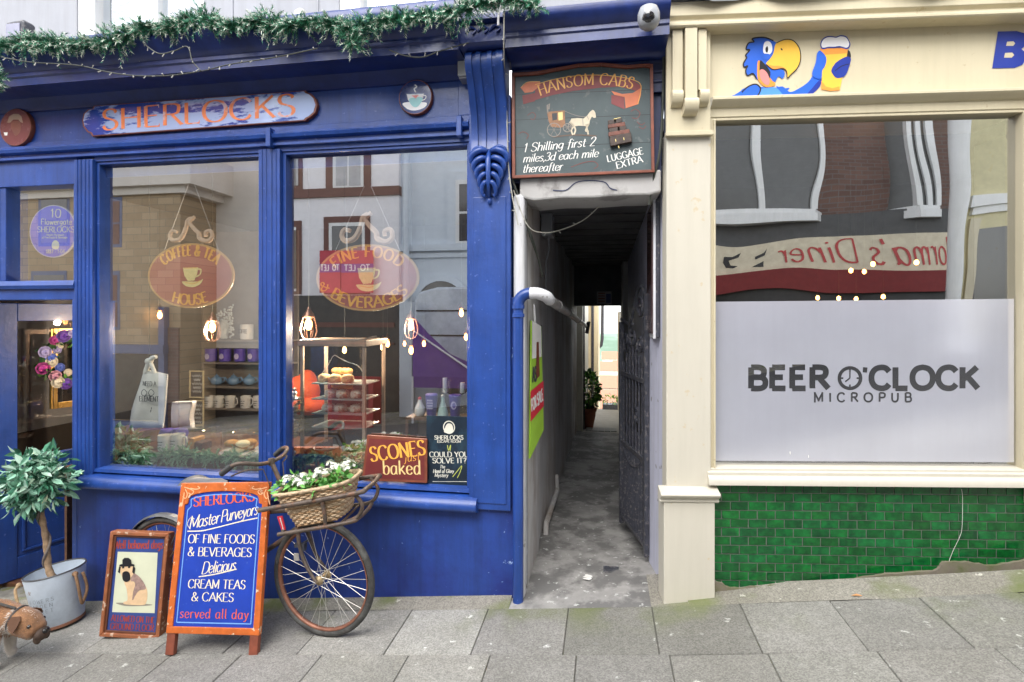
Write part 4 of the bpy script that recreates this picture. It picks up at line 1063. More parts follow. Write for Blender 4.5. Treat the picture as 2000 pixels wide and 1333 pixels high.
# opposite the pub
ob = thing('brick_terrace', 'red brick terrace across the street with white bay windows, mirrored in the pub window', 'house', P, (4, -8, 0))
mb = MB(P); rbox(mb, 1150, 1872, -200, 478, 8.0, 4); mb.build('wall', BRICK, ob)
mb = MB(P); rbox(mb, 1150, 1872, 415, 478, 8.0, .5, front=.25); mb.build('bay_soffit', mat('grey soffit', (.10, .10, .10), .8), ob)
for x0, x1, yb, yt in ((1330, 1636, 420, -100), (1742, 1862, 418, -100)):
    mb = MB(P)
    a0, b0, c0 = mir(P, x0, yb, 7.6, .05); a1, _, c1 = mir(P, x1, yt, 7.6, .05); b1 = b0 - .6
    lo, hi = min(a0, a1), max(a0, a1)
    def strip(z0, z1, e): mb.prism_pts = None; n = len(mb.v); ring = [(lo - .1 - e, b1), (lo + .35 - e * .5, b0 + e), (hi - .35 + e * .5, b0 + e), (hi + .1 + e, b1)]; mb.exv(ring, z0, z1)
    strip(c0 - .05, c0 + .12, .06); strip(c0 + .12, c0 + .2, .02)
    strip(c1 - .3, c1, .06)
    xs = [lo - .1, lo + .35, lo + .35 + (hi - lo - .7) * .5, hi - .35, hi + .1]
    for i, x in enumerate(xs):
        bb = b1 if i in (0, 4) else b0
        mb.box(x - .055, x + .055, bb - .12, bb + .01, c0 + .2, c1 - .3)
    o = mb.build('bay_window', WHITEP, ob)
    mb = MB(P); mb.exv([(lo - .05, b1), (lo + .36, b0 - .05), (hi - .36, b0 - .05), (hi + .05, b1)], c0 + .2, c1 - .3); mb.build('pane', mat('grey bay glass', (.09, .09, .085), .2), o)
sf = thing('diner_front', 'diner front across the street with red script, mirrored in the pub window', 'shop', P, (4, -7.8, 0))
mb = MB(P); rbox(mb, 1150, 1880, 470, 531, 7.7, .4); mb.build('name_board', mat('cream name board', (.70, .62, .46), .6), sf)
mb = MB(P); rbox(mb, 1150, 1880, 538, 570, 7.6, .2); mb.build('awning', mat('dark red awning', (.20, .02, .02), .7), sf)
mb = MB(P); rbox(mb, 1150, 1880, 531, G_, 7.85, .4); mb.build('shop_front', BLKSHOP, sf)
mb = MB(P); mb.use(mat('red script paint', (.50, .05, .05), .5))
rtext("Diner", 1533, 1682, 521, 50, 7.69, wt=.09, con=.7, serif=0, slant=-.25 * -1); rtext("Norma's", 1708, 1893, 521, 50, 7.69, wt=.09, con=.7, serif=0, slant=.25)
mb.build('script_lettering', None, sf)
mb = MB(P); mb.use(PK)
for pts in ([(1400, 505), (1404, 490), (1425, 490), (1445, 480), (1440, 492), (1415, 500), (1420, 512), (1440, 515), (1430, 520), (1408, 518)], [(1478, 495), (1495, 488), (1500, 478), (1498, 495), (1480, 503)], [(1475, 522), (1498, 510), (1500, 525)]):
    mb.poly([mir(P, x, y, 7.69, .05) for x, y in pts])
mb.build('brush_mark', None, sf)
cd = thing('cream_doorway', 'cream shop doorway across the street, mirrored at the right of the pub window', 'shop', P, (6.5, -7.9, 0))
mb = MB(P); rbox(mb, 1872, 2400, -200, G_, 8.0, 4); mb.build('wall', mat('yellow cream render', (.62, .56, .34), .8), cd)
mb = MB(P); rbox(mb, 1900, 2400, 380, 395, 8.0, .2, front=.12); rbox(mb, 1905, 2300, 405, 415, 8.0, .2, front=.06); mb.build('string_course', WHITEP, cd)
mb = MB(P); rbox(mb, 1921, 2010, 455, G_, 8.0, .2, front=.03); mb.build('door', DGLASS, cd)
mb = MB(P); rbox(mb, 1905, 1921, 430, G_, 8.0, .2, front=.05); mb.build('door_frame', CREAM, cd)
mb = MB(P); (a1, b1, c1), (a2, _, _) = mir(P, 1873, 100, 6.3, .05), mir(P, 1891, 100, 6.3, .05)
mb.tube([(a1, b1, 5.2), (a1, b1, gz(a1))], abs(a2 - a1), 20); mb.lathe((a1, b1, gz(a1)), [(.22, 0), (.22, .25), (.17, .3)], 20); 
tag(mb.build('white_column', WHITEP, smooth=True), 'tall white round column across the street, mirrored as a pale band in the pub window', 'column')

# ------------------------------------------------------------------ things fixed to the blue shop front
def board(fr, outl, b, th, m, name, parent, bev=.003):
    mb = MB(fr); mb.prism(outl, b - th, b); return mb.build(name, m, parent, bev=bev)
def circ(cx, cz, rx, rz=None, n=36): rz = rz or rx; return [(cx + rx * math.cos(2 * math.pi * i / n), cz + rz * math.sin(2 * math.pi * i / n)) for i in range(n)]
# long shop name board with rounded lugs
bb = -.028
Q = lambda x, y: B.at(x, y, bb)
ctr = lambda t, off=0: (0, 0)
t = thing('name_board', 'long blue shop name board with rounded ends and patchy orange capitals', 'sign', B, (*[Q(390, 220)[0], bb], Q(390, 220)[1]))
top = lambda x: 207 - (x - 183) / (597 - 183) * 30
bot = lambda x: 267 - (x - 180) / (597 - 180) * 31
pxs = [(183, top(183)), (597, top(597)), (600, 181), (607, 183), (616, 192), (620, 205), (616, 220), (606, 229), (600, 232), (597, bot(597)), (180, bot(180)), (177, 261), (170, 258), (162, 247), (160, 236), (163, 222), (172, 214), (180, 213)]
ol = [Q(*p) for p in pxs]
mb = MB(B); mb.prism(ol, bb, 0); mb.build('board_edge', RUST, t, bev=.002)
NB = mat('blue name board with painted glare', (.018, .06, .33), .14, var=.1, vs=6, coat=.8, c2=(.36, .46, .72), s2=3.4, t2=.5, w2=.02, stretch=(.6, 1, 2.2))  # pale patches are glare painted into the blue
ccx = sum(p[0] for p in ol) / len(ol); ccz = sum(p[1] for p in ol) / len(ol)
mb = MB(B); mb.poly([(ccx + (a - ccx) * .985, bb - .002, ccz + (c - ccz) * .94) for a, c in ol]); mb.build('board_face', NB, t)
mb = MB(B); mb.use(mat('patchy orange lettering', (.80, .22, .07), .35, var=.2, vs=20, c2=(.62, .45, .48), s2=9, t2=.62))  # orange with paler patches mixed in
mb.textpx("SHERLOCKS", (200, 255), (577, 226), 40, bb - .003, wt=.2, con=.3, serif=.1, track=.1); mb.build('lettering', None, t)
# round plaques
def plaque(name, label, px, py, rpx, face, rim, paint):
    a, c = B.at(px, py, -.03); r = B.at(px + rpx, py, -.03)[0] - a
    t = thing(name, label, 'plaque', B, (a, 0, c - r))
    mb = MB(B); mb.lathe((a, 0, c), [(r, .0), (r, .024), (r * .97, .03), (r * .93, .03)], 40, (0, -1, 0)); mb.build('rim', rim, t, smooth=True)
    mb = MB(B); mb.ell(a, c, r * .94, r * .94, -.0305); mb.build('disc', face, t)
    mb = MB(B); paint(mb); mb.build('painting', None, t)
def p_hat(mb):
    z = -.0312
    mb.use(mat('tan sign paint', (.42, .28, .20), .5)).decal([(14, 240), (18, 228), (26, 223), (36, 223), (42, 228), (45, 241), (40, 239), (36, 234), (26, 234), (20, 240)], z)
    mb.use(RUST).decal([(24, 238), (38, 238), (41, 250), (38, 260), (30, 266), (24, 256), (21, 248)], z, True)
    mb.use(WHITE).decal([(7, 259), (15, 259), (14, 265), (9, 265)], z)
plaque('round_plaque', 'round red-brown plaque with a tan deerstalker hat, left of the name board', 30, 249, 31, mat('red brown plaque', (.17, .045, .05), .25, coat=.5), RUST, p_hat)
def p_cup(mb):
    z = -.0312
    mb.use(PW).decal([(786, 204), (795, 200), (826, 200), (834, 203), (828, 211), (812, 216), (797, 214)], z, True)
    mb.use(PW).decal([(794, 184), (828, 183), (826, 192), (820, 201), (803, 203), (797, 196)], z - .0006)
    mb.use(mat('mint sign paint', (.35, .68, .70), .45)).decal([(800, 193), (825, 191), (820, 204), (812, 210), (803, 205)], z - .0012, True)
    mb.use(PP).decal([(804, 187), (818, 186), (812, 193)], z - .0018)
    mb.use(PW).line([(826, 187), (832, 188), (830, 194), (823, 197)], .006, z - .001); mb.line([(812, 181), (809, 174), (814, 170), (810, 166)], .008, z)
    mb.use(mat('thin light line', (.3, .4, .6), .5)).line([(797, 184), (825, 183)], .003, z - .002, False)
plaque('round_plaque', 'round dark blue plaque with a white cup and saucer, near the console bracket', 811, 190, 33, mat('dark blue plaque', (.012, .03, .16), .25, coat=.5), RUST, p_cup)
# alarm box, floodlight, dome lamp, camera
a, c = B.at(908, 131, -.1)
t = thing('alarm_box', 'small off-white box under the blue cornice beside the bracket', 'box', B, (a, 0, c - .05))
mb = MB(B); mb.box(a - .045, a + .045, -.10, 0, c - .05, c + .05); mb.build('box_cover', mat('aged white plastic', (.50, .50, .46), .5), t, bev=.006)
mb = MB(B); mb.box(a - .04, a + .04, -.085, -.0, c - .062, c - .05); mb.build('box_base', GREYPL, t, bev=.003)
a, c = B.at(35, 62, -.06)
t = thing('floodlight', 'small black floodlight on the grey upper wall at the far left', 'floodlight', B, (a, .16, c - .08))
mb = MB(B); mb.prism([(a - .085, c - .07), (a + .07, c - .06), (a + .078, c + .055), (a + .06, c + .07), (a - .075, c + .06)], -.08, .0); mb.build('housing', BLACKM, t, bev=.012)
mb = MB(B); mb.box(a - .07, a + .045, -.086, -.078, c - .045, c + .045); mb.build('lens', mat('smoked lens', (.22, .22, .30), .15, coat=.5), t, bev=.004)
mb = MB(B); mb.tube([(a, 0, c), (a, .08, c + .02), (a, .165, c + .06)], .015, 8); mb.build('mount', BLACKM, t)
a, c = B.at(583, 20, .02)
t = thing('dome_lamp', 'small white domed outdoor lamp above the garland between the upstairs windows', 'lamp', B, (a, .1, c - .08))
mb = MB(B); mb.lathe((a, .05, c - .035), [(.045, 0), (.046, .01), (.04, .035), (.022, .052), (0, .058)], 20); mb.build('shade', mat('grey white enamel', (.55, .55, .53), .3), t, smooth=True)
mb = MB(B); mb.lathe((a, .05, c - .075), [(.02, 0), (.03, .02), (.042, .04)], 16); mb.build('collar', BLACKM, t, smooth=True)
mb = MB(B); mb.tube([(a, .05, c - .06), (a, .12, c - .07), (a, .17, c - .03)], .01, 6); mb.build('mount', BLACKM, t)
a, c = B.at(1267, 34, -.36)
t = thing('security_camera', 'grey domed security camera on the blue cornice over the passage', 'camera', B, (a, -.30, c))
mb = MB(B); mb.lathe((a, -.36, c - .03), [(.0, -.03), (.03, -.028), (.048, -.012), (.056, .012), (.056, .045), (.045, .075), (.02, .09), (0, .092)], 24); mb.build('housing', mat('grey camera shell', (.30, .31, .33), .35, coat=.3), t, smooth='all')
mb = MB(B); mb.lathe((a, -.36, c), [(.031, 0.04), (.031, .052), (.02, .062), (0, .064)], 16, (-.1, -.9, -.5)); mb.build('eye', mat('dark lens', (.015, .015, .018), .08, coat=1), t, smooth=True)
mb = MB(B); mb.tube([(a + .01, -.36, c + .05), (a + .02, -.3, c + .06), (a + .02, -.26, c + .03)], .02, 10); mb.build('mount', GREYPL, t, smooth=True)

# ------------------------------------------------------------------ cab fare board over the passage
bb = -.012
Q = lambda x, y, k=0: B.at(x, y, bb - k)
t = thing('fare_board', 'dark slate painted signboard with a red ribbon and a horse cab, hung over the passage', 'sign', B, (Q(1140, 340)[0], bb, Q(1140, 345)[1]))
o = [Q(*p) for p in ((1001, 350), (1278, 338), (1275, 128), (1262, 127), (1225, 130), (1175, 125), (1130, 127), (1085, 135), (1050, 142), (1000, 145))]
mb = MB(B); mb.prism(o, bb, .03); mb.build('board', SLATEB, t)
mb = MB(B)
i_ = [Q(*p) for p in ((1007, 344), (1272, 333), (1269, 135), (1258, 133), (1225, 136), (1175, 131), (1130, 133), (1085, 141), (1052, 148), (1006, 151))]
for k in range(len(o)):
    j = (k + 1) % len(o)
    mb.prism([o[k], o[j], i_[j], i_[k]], bb - .018, bb)
mb.build('frame', RUST, t, bev=.002)
mb = MB(B)
for y in (183, 232, 286): mb.use(PK).line([(1006, y + 3), (1272, y - 8)], .003, bb - .0006, False)
z = bb - .0012
mb.use(mat('ribbon red', (.22, .035, .035), .5, var=.15)).decal([(1045, 166), (1080, 156), (1120, 149), (1165, 147), (1205, 150), (1235, 156), (1252, 168), (1250, 180), (1236, 176), (1210, 170), (1170, 172), (1120, 178), (1080, 186), (1045, 196)], z, False)
mb.decal([(1020, 187), (1045, 182), (1045, 198), (1022, 204)], z); mb.decal([(1194, 186), (1219, 190), (1220, 214), (1194, 203)], z + .0002)
mb.use(mat('ribbon coral', (.62, .17, .07), .5, var=.15)).decal([(1017, 172), (1030, 161), (1055, 160), (1055, 168), (1040, 180), (1025, 182)], z - .0004, False)
mb.decal([(1194, 178), (1215, 184), (1236, 182), (1252, 172), (1252, 186), (1246, 204), (1222, 212), (1220, 190), (1200, 186)], z - .0004, False)
mb.use(GOLDL).line([(1045, 166), (1080, 156), (1120, 149), (1165, 147), (1205, 150), (1235, 156), (1252, 168), (1246, 204)], .0035, z - .0008)
mb.line([(1017, 172), (1030, 161), (1055, 160)], .003, z - .0008)
# the cab and horse
CAB = mat('cab brown paint', (.30, .14, .06), .5, var=.3, vs=30); CABG = mat('cab grey paint', (.25, .22, .19), .5); HORSE = mat('horse cream paint', (.62, .54, .40), .5, var=.12, vs=30)
mb.use(CAB).decal([(1068, 219), (1103, 216), (1104, 246), (1095, 250), (1076, 248), (1072, 238)], z)
mb.use(YELLOW).decal([(1090, 220), (1099, 219), (1099, 234), (1091, 236)], z - .0004); mb.use(PK).decal([(1078, 222), (1088, 221), (1088, 234), (1079, 236)], z - .0004)
mb.use(CABG).line([(1070, 222), (1069, 206), (1073, 203), (1072, 214)], .009, z, False); mb.line([(1102, 217), (1125, 226), (1145, 229)], .003, z); mb.line([(1100, 246), (1118, 247), (1140, 240)], .004, z)
for wx, wy, wr in ((1082, 254, 13), (1108, 250, 8)):
    mb.line([(wx + wr * math.cos(q * math.pi / 8), wy + wr * math.sin(q * math.pi / 8)) for q in range(16)], .005, z - .0002, closed=True)
    for q in range(6): mb.line([(wx, wy), (wx + wr * math.cos(q * math.pi / 3), wy + wr * math.sin(q * math.pi / 3))], .0022, z - .0002, False)
mb.use(HORSE).decal([(1112, 240), (1116, 232), (1128, 231), (1140, 232), (1147, 226), (1152, 219), (1157, 215), (1160, 216), (1163, 221), (1164, 230), (1160, 231), (1156, 228), (1152, 236), (1151, 243), (1146, 247), (1130, 246), (1119, 248)], z - .0002)
for pts in ([(1114, 240), (1120, 247), (1116, 255), (1119, 264)], [(1120, 245), (1124, 254), (1121, 263)], [(1145, 243), (1147, 254), (1149, 263)], [(1150, 242), (1146, 250), (1144, 256), (1150, 257)]): mb.line(pts, .009, z - .0002)
mb.use(CABG).line([(1112, 238), (1110, 248), (1113, 256)], .004, z); mb.line([(1138, 231), (1139, 246)], .0035, z - .0006, False); mb.line([(1146, 226), (1150, 234)], .003, z - .0006, False)
mb.use(mat('ground smudge', (.12, .08, .06), .6)).line([(1080, 268), (1120, 264), (1165, 266)], .008, z + .0002)
SC = mat('faded red scrollwork', (.16, .05, .045), .6)
mb.use(SC)
for pts in ([(1030, 226), (1040, 220), (1046, 226), (1042, 234), (1036, 232)], [(1012, 262), (1022, 258), (1032, 264), (1028, 272)], [(1232, 218), (1242, 214), (1250, 222), (1244, 232), (1234, 230)], [(1248, 248), (1256, 252), (1262, 246)], [(1115, 327), (1140, 318), (1160, 316), (1168, 324), (1160, 330)], [(1244, 238), (1252, 244), (1260, 240)]): mb.line(pts, .0045, z + .0002)
mb.build('painting', None, t)
mb = MB(B); mb.use(GOLDL).arctext("HANSOM CABS", *Q(1146, 246), .46, .235, -36, 34, .066, z - .0012, wt=.13, con=.35, serif=.08)
mb.use(WHITE)
mb.textpx("1 Shilling first 2", (1022, 298), (1162, 285), 17, z, wt=.12, con=.4, serif=0, slant=.28, track=.03)
mb.textpx("miles,3d each mile", (1021, 318), (1168, 307), 16, z, wt=.12, con=.4, serif=0, slant=.28, track=.03)
mb.textpx("thereafter", (1020, 338), (1098, 333), 16, z, wt=.12, con=.4, serif=0, slant=.28, track=.03)
mb.textpx("LUGGAGE", (1187, 317), (1257, 301), 13, z, wt=.16, con=.45, serif=.08, track=.1)
mb.textpx("EXTRA", (1205, 330), (1256, 317), 13, z, wt=.16, con=.45, serif=.08, track=.1)
mb.build('lettering', None, t)
# luggage in relief
LUG = mat('dark luggage leather', (.05, .03, .022), .45, var=.35, vs=30, bump=.3); LUGR = mat('red brown luggage', (.16, .05, .03), .45, var=.3, vs=30)
mb = MB(B)
bx = lambda pts, d, m: mb.use(m).prism([B.at(*p, bb) for p in pts], bb - d, bb - .001)
bx([(1190, 270), (1232, 262), (1234, 280), (1192, 289)], .03, LUG); bx([(1188, 262), (1229, 255), (1230, 263), (1189, 270)], .028, LUGR)
bx([(1189, 254), (1207, 251), (1207, 260), (1190, 262)], .025, LUG); bx([(1209, 250), (1222, 247), (1224, 256), (1210, 259)], .025, LUG)
bx([(1187, 247), (1220, 241), (1221, 249), (1188, 254)], .026, LUGR); bx([(1187, 238), (1200, 235), (1200, 245), (1188, 247)], .022, LUG); bx([(1202, 235), (1214, 232), (1215, 241), (1203, 244)], .022, LUG)
bx([(1198, 234), (1212, 231), (1213, 233), (1199, 236)], .015, YELLOW)
mb.use(YELLOW)
for x, y in ((1202, 272), (1218, 269), (1208, 285)): mb.line([(x, y), (x + 1, y + 5)], .004, bb - .031, False)
mb.build('luggage_relief', None, t, bev=.003)

# ------------------------------------------------------------------ pipe, agents' board, boxes and gate in the passage
t = thing('downpipe', 'blue drainpipe by the passage corner that turns white and runs back along the wall', 'drainpipe', B, (.03, -.03, 0))
r_ = .031
a0, c0 = B.at(1012, 590, -.035)
mb = MB(B); mb.tube([(a0, -.035, -.1), (a0, -.035, c0 - .02)], r_, 16)
el_ = [(a0, -.035, c0 - .02)] + [(a0 + .07 * (1 - math.cos(q)), -.035, c0 - .02 + .07 * math.sin(q)) for q in [i * math.pi / 16 for i in range(1, 9)]]
mb.tube(el_, r_ * 1.1, 16)
for z in (c0 - .03, c0 - .08): mb.lathe((a0, -.035, z), [(r_, -.012), (r_ * 1.22, -.01), (r_ * 1.22, .01), (r_, .012)], 18)
mb.build('blue_pipe', BLUE, t, smooth=True)
mb = MB(B); e = el_[-1]
el2 = [e, (e[0] + .03, e[1], e[2])] + [(e[0] + .03 + .07 * math.sin(q), e[1] + .07 * (1 - math.cos(q)), e[2] - .004 * i) for i, q in enumerate([k * math.pi / 16 for k in range(1, 9)])]
f_ = el2[-1]
mb.tube(el2 + [(f_[0], f_[1] + .08, f_[2] - .008)], r_ * 1.14, 16); mb.build('white_elbow', WHITEPL, t, smooth=True)
mb = MB(B); far = (f_[0] + .04, 5.35, 1.52)
mb.tube([(f_[0], f_[1] + .05, f_[2] - .005), tuple((u + v) / 2 for u, v in zip((f_[0], f_[1], f_[2]), far)), far], r_, 14)
for q in (.12, .3, .6): p = tuple(u + (v - u) * q for u, v in zip((f_[0], f_[1], f_[2]), far)); mb.lathe(p, [(r_ * 1.2, -.02), (r_ * 1.2, .02)], 14, (0, 1, -.05))
mb.build('grey_run', mat('grey drain pipe', (.34, .33, .32), .45, var=.25, vs=6), t, smooth=True)
mb = MB(B); mb.tube([far, (far[0] + .02, far[1] + .05, far[2] - .02), (far[0] + .05, far[1] + .08, far[2] + .05), (far[0] + .02, far[1] + .12, far[2] - .12)], .03, 8); mb.build('joint', BLACKM, t, smooth=True)
# estate agents' board hung on the passage wall, seen almost on edge
LIME = mat('lime green board', (.34, .58, .05), .5); AGR = mat('agents red', (.62, .03, .05), .45)
E_ = frame(*B.world(.085, .15, 0), -9.6 + 77)          # its own face: a runs into the passage
t = thing('sale_board', 'lime green and red agents sale board hung against the left passage wall', 'sign', E_, (.15, 0, .75))
mb = MB(E_); mb.prism([(0, .80), (.26, .93), (.21, 1.62), (.03, 1.66)], -.004, .006); mb.build('board', LIME, t, bev=.001)
mb = MB(E_)
mb.use(WHITE).poly([(.03, -.006, 1.42), (.21, -.006, 1.42), (.20, -.006, 1.62), (.03, -.006, 1.66)])
mb.use(RUST).poly([(.10, -.007, 1.28), (.17, -.007, 1.30), (.15, -.007, 1.52), (.11, -.007, 1.52)])
mb.use(AGR).poly([(.0, -.007, 1.03), (.25, -.007, 1.09), (.245, -.007, 1.26), (.0, -.007, 1.22)])
mb.use(WHITE).text("FOR SALE", (.02, 1.09), (.235, 1.135), .075, -.008, wt=.2, con=.9, serif=0)
mb.use(BLACKM).text("AS", (.04, 1.27), (.11, 1.275), .09, -.007, wt=.2, con=.8, serif=0)
mb.use(WHITE).text("your move", (.03, .93), (.23, .99), .05, -.007, wt=.14, con=.9, serif=0) if False else None
mb.build('lettering', None, t)
mb = MB(E_); mb.tube([(.1, 0, 1.64), (.08, .0, 1.76)], .006, 6); mb.build('hook', WHITEPL, t)
a, c = B.at(1078, 438, .9)
t = thing('junction_box', 'grey plastic electrical box high on the left wall of the passage', 'box', B, (.13, .9, c - .1))
mb = MB(B); mb.box(.085, .165, .78, .98, c - .10, c + .13); mb.build('box_cover', GREYPL, t, bev=.006)
mb = MB(B); mb.tube(cr([(.13, .86, c - .10), (.135, .86, c - .2), (.11, .88, c - .3), (.11, .9, c - .5)], 5), .006, 6); mb.build('conduit', GREYPL, t, smooth=True)
mb = MB(B); mb.box(.084, .10, .62, .72, 1.48, 1.62); tag(mb.build('meter_plate', BLACKM, bev=.003), 'small black plate on the passage wall behind the sale board', 'plate')
# wires and fairy lights of the passage mouth
BULBD = mat('dull fairy bulb', (.34, .34, .31), .3)
def lights(path, name, label, step=.09, m=CORD, fr=B, r=.0035, group='strings of small fairy lights'):
    t = thing(name, label, 'string lights', fr, path[0], group)
    mb = MB(fr); P_ = cr(path, 8); mb.tube(P_, r, 5); mb.build('wire', m, t, smooth=True)
    mb = MB(fr); acc = 0; rr = random.Random(len(label))
    for p, q in zip(P_, P_[1:]):
        acc += math.dist(p, q)
        if acc > step:
            acc = 0; d = Vector((rr.uniform(-.7, .7), rr.uniform(-.6, .1), rr.uniform(-1, .3))).normalized() * .022
            mb.tube([p, (p[0] + d.x, p[1] + d.y, p[2] + d.z)], [.0025, .0035], 5)
    kind(mb.build('bulbs', BULBD, t), 'stuff'); return t
W_ = lambda x, y, b: (B.at(x, y, b)[0], b, B.at(x, y, b)[1])
lights([W_(985, 10, -.36), W_(984, 90, -.30), W_(986, 150, -.1), W_(990, 230, -.05), W_(993, 320, -.045), W_(1000, 380, -.04), W_(1012, 440, -.02)], 'fairy_lights', 'pale wired fairy lights hanging down beside the console bracket', m=mat('pale cable', (.45, .44, .38), .5))
lights([W_(1003, 372, -.01), W_(1030, 440, .02), W_(1062, 455, .12), W_(1100, 448, .3), W_(1140, 430, .3), W_(1172, 402, .3)], 'fairy_lights', 'pale wired fairy lights sagging across the dark passage ceiling', step=.12, m=MATS['pale cable'])
lights([W_(2, 112, -.40), W_(60, 122, -.40), W_(150, 128, -.40), W_(205, 140, -.40), W_(260, 148, -.40), W_(330, 148, -.40), W_(400, 138, -.40), W_(450, 126, -.40), W_(540, 112, -.40), W_(620, 95, -.40)], 'fairy_lights', 'dark wired fairy lights draped along the cornice below the garland', step=.06)
lights([W_(280, 85, -.38), W_(310, 105, -.41), W_(340, 100, -.41), W_(366, 92, -.41), W_(376, 120, -.41), W_(392, 138, -.41)], 'fairy_lights', 'short loop of dark fairy lights dangling near the left end of the name board', step=.06)
lights([W_(760, 98, -.3), W_(790, 109, -.3), W_(825, 112, -.3), W_(860, 100, -.3), W_(915, 84, -.28)], 'fairy_lights', 'loop of fairy lights hanging under the cornice near the cup plaque', step=.07)
mb = MB(B); mb.tube(cr([W_(1297, 40, -.02), W_(1296, 130, -.01), W_(1294, 220, .0), W_(1288, 300, .0), W_(1276, 350, .01), W_(1268, 400, .04)], 6), .008, 6)
tag(mb.build('cable', CORD, smooth=True), 'thick dark cable running down between the fare board and the cream pilaster', 'cable')
mb = MB(B); rr = random.Random(8)
mb.tube(cr([W_(1000, 350, .0), W_(1018, 400, .02), W_(1030, 440, .06), W_(1044, 480, .15), W_(1060, 540, .3)], 6), .007, 6); mb.tube(cr([W_(1002, 390, .01), W_(1022, 420, .04), W_(1038, 470, .1), W_(1050, 500, .22)], 6), .006, 6)
tag(mb.build('cable_bundle', CORD, smooth=True), 'loose grey cables on the left corner of the passage mouth', 'cable')
# iron gate, folded back against the right wall
GT = frame(*B.world(.82, .53, .08), -9.6 + 90 + 14)
t = thing('iron_gate', 'black wrought iron gate folded back against the right passage wall', 'gate', GT, (.27, 0, 0))
gw, gh = .60, 1.66
mb = MB(GT)
for x in (0, gw): mb.box(x - .016, x + .016, -.016, .016, .0, gh + (.1 if x == 0 else -.1))
for z in (.05, .62, 1.15): mb.box(0, gw, -.01, .01, z, z + .03)
mb.build('frame', BLACKM, t, bev=.002)
mb = MB(GT)
for i in range(1, 8):
    x = i * gw / 8; mb.tube([(x, 0, .05), (x, 0, 1.17 + .22 * math.sin(math.pi * i / 8))], .0085, 6)
for i in range(0, 8): mb.tube([((i + .5) * gw / 8, 0, .05), ((i + .5) * gw / 8, 0, .63)], .0085, 6)
kind(mb.build('bars', BLACKM, t), 'thing')
def spiral(mb, o, r0, turns, dirn, start, r=.011):
    mb.tube([(o[0] + r0 * (1 - q / 40 * .8) * math.cos(start + dirn * q / 40 * turns * 2 * math.pi), 0, o[2] + r0 * (1 - q / 40 * .8) * math.sin(start + dirn * q / 40 * turns * 2 * math.pi)) for q in range(41)], r, 6)
mb = MB(GT)
mb.tube(cr([(0, 0, 1.72), (.06, 0, 1.80), (.16, 0, 1.80), (.26, 0, 1.68), (.36, 0, 1.55), (.46, 0, 1.56), (gw, 0, 1.58)], 6), .012, 6)
spiral(mb, (.12, 0, 1.66), .09, 1.4, 1, 0); spiral(mb, (.30, 0, 1.46), .09, 1.3, -1, 1.5); spiral(mb, (.47, 0, 1.42), .09, 1.4, 1, 3); spiral(mb, (.13, 0, 1.42), .07, 1.3, -1, 0)
spiral(mb, (.2, 0, .9), .06, 1.3, 1, 1)
mb.tube(cr([(.05, 0, .64), (.2, 0, .54), (.4, 0, .54), (gw - .03, 0, .64)], 5), .012, 6)
mb.build('scrollwork', BLACKM, t, smooth=True)
GS = mat('rusty black notice', (.03, .025, .022), .5, var=.3)
mb = MB(GT); mb.box(.16, .50, -.024, -.014, .78, 1.18)
s_ = thing('gate_notice', 'black painted notice with white capitals fixed to the iron gate', 'notice', GT, (.33, -.02, .78)); mb.build('board', GS, s_, bev=.002)
mb = MB(GT); mb.use(WHITE)
mb.text("PRIVATE", (.19, 1.09), (.47, 1.09), .055, -.0245, wt=.2, con=.8, serif=0); mb.text("BEWARE", (.19, 1.02), (.47, 1.02), .05, -.0245, wt=.2, con=.8, serif=0) if False else None
mb.poly([(.22, -.0245, .82), (.30, -.0245, .80), (.42, -.0245, .82), (.44, -.0245, .92), (.36, -.0245, .98), (.28, -.0245, .94)])
mb.use(RUST).poly([(.30, -.0250, .86), (.42, -.0250, .84), (.43, -.0250, .90), (.36, -.0250, .96), (.31, -.0250, .92)])
mb.build('lettering', None, s_)
mb = MB(B)
t = thing('notice_case', 'tall dark notice case with a white edge on the right passage wall, seen on edge', 'notice board', B, (.86, .35, 1.6))
mb.box(.852, .876, .20, .62, 1.56, 2.40); mb.build('case', BLACKM, t, bev=.003)
mb = MB(B); mb.box(.838, .853, .20, .62, 1.55, 2.41); mb.build('edge', WHITEPL, t, bev=.003)
mb = MB(B); mb.box(.830, .8375, .23, .59, 1.58, 2.38); mb.build('glazing', mat('dark notice glass', (.06, .03, .03), .15), t)
a, c = B.at(1180, 582, 5.19)
t = thing('passage_notice', 'small pale notice with faint print on the dark beam at the end of the passage', 'notice', B, (a, 5.19, c - .1))
mb = MB(B); mb.box(a - .11, a + .11, 5.185, 5.199, c - .095, c + .095); mb.build('sheet', mat('grey notice paper', (.30, .28, .30), .7), t)
mb = MB(B); mb.use(mat('navy print', (.03, .05, .16), .6)).poly([(a + .03, 5.183, c - .08), (a + .1, 5.183, c - .08), (a + .1, 5.183, c + .06), (a + .03, 5.183, c + .06)])
mb.use(RUST)
for k in range(4): mb.poly([(a - .09, 5.183, c + .06 - k * .04), (a + .01, 5.183, c + .06 - k * .04), (a + .01, 5.183, c + .075 - k * .04), (a - .09, 5.183, c + .075 - k * .04)])
mb.build('print', None, t)
mb = MB(B)
a, b_, _ = B.loc(*ground(1195, 1106)[:2], 0)
for i in range(5): mb.box(a - .045, a + .045, b_ - .045 + i * .02, b_ - .033 + i * .02, pz(b_) - .004, pz(b_) + .006)
mb.box(a - .055, a + .055, b_ - .055, b_ + .055, pz(b_) - .02, pz(b_) + .001)
tag(mb.build('drain_cover', BLACKM), 'small iron drain grating set in the passage floor', 'drain')
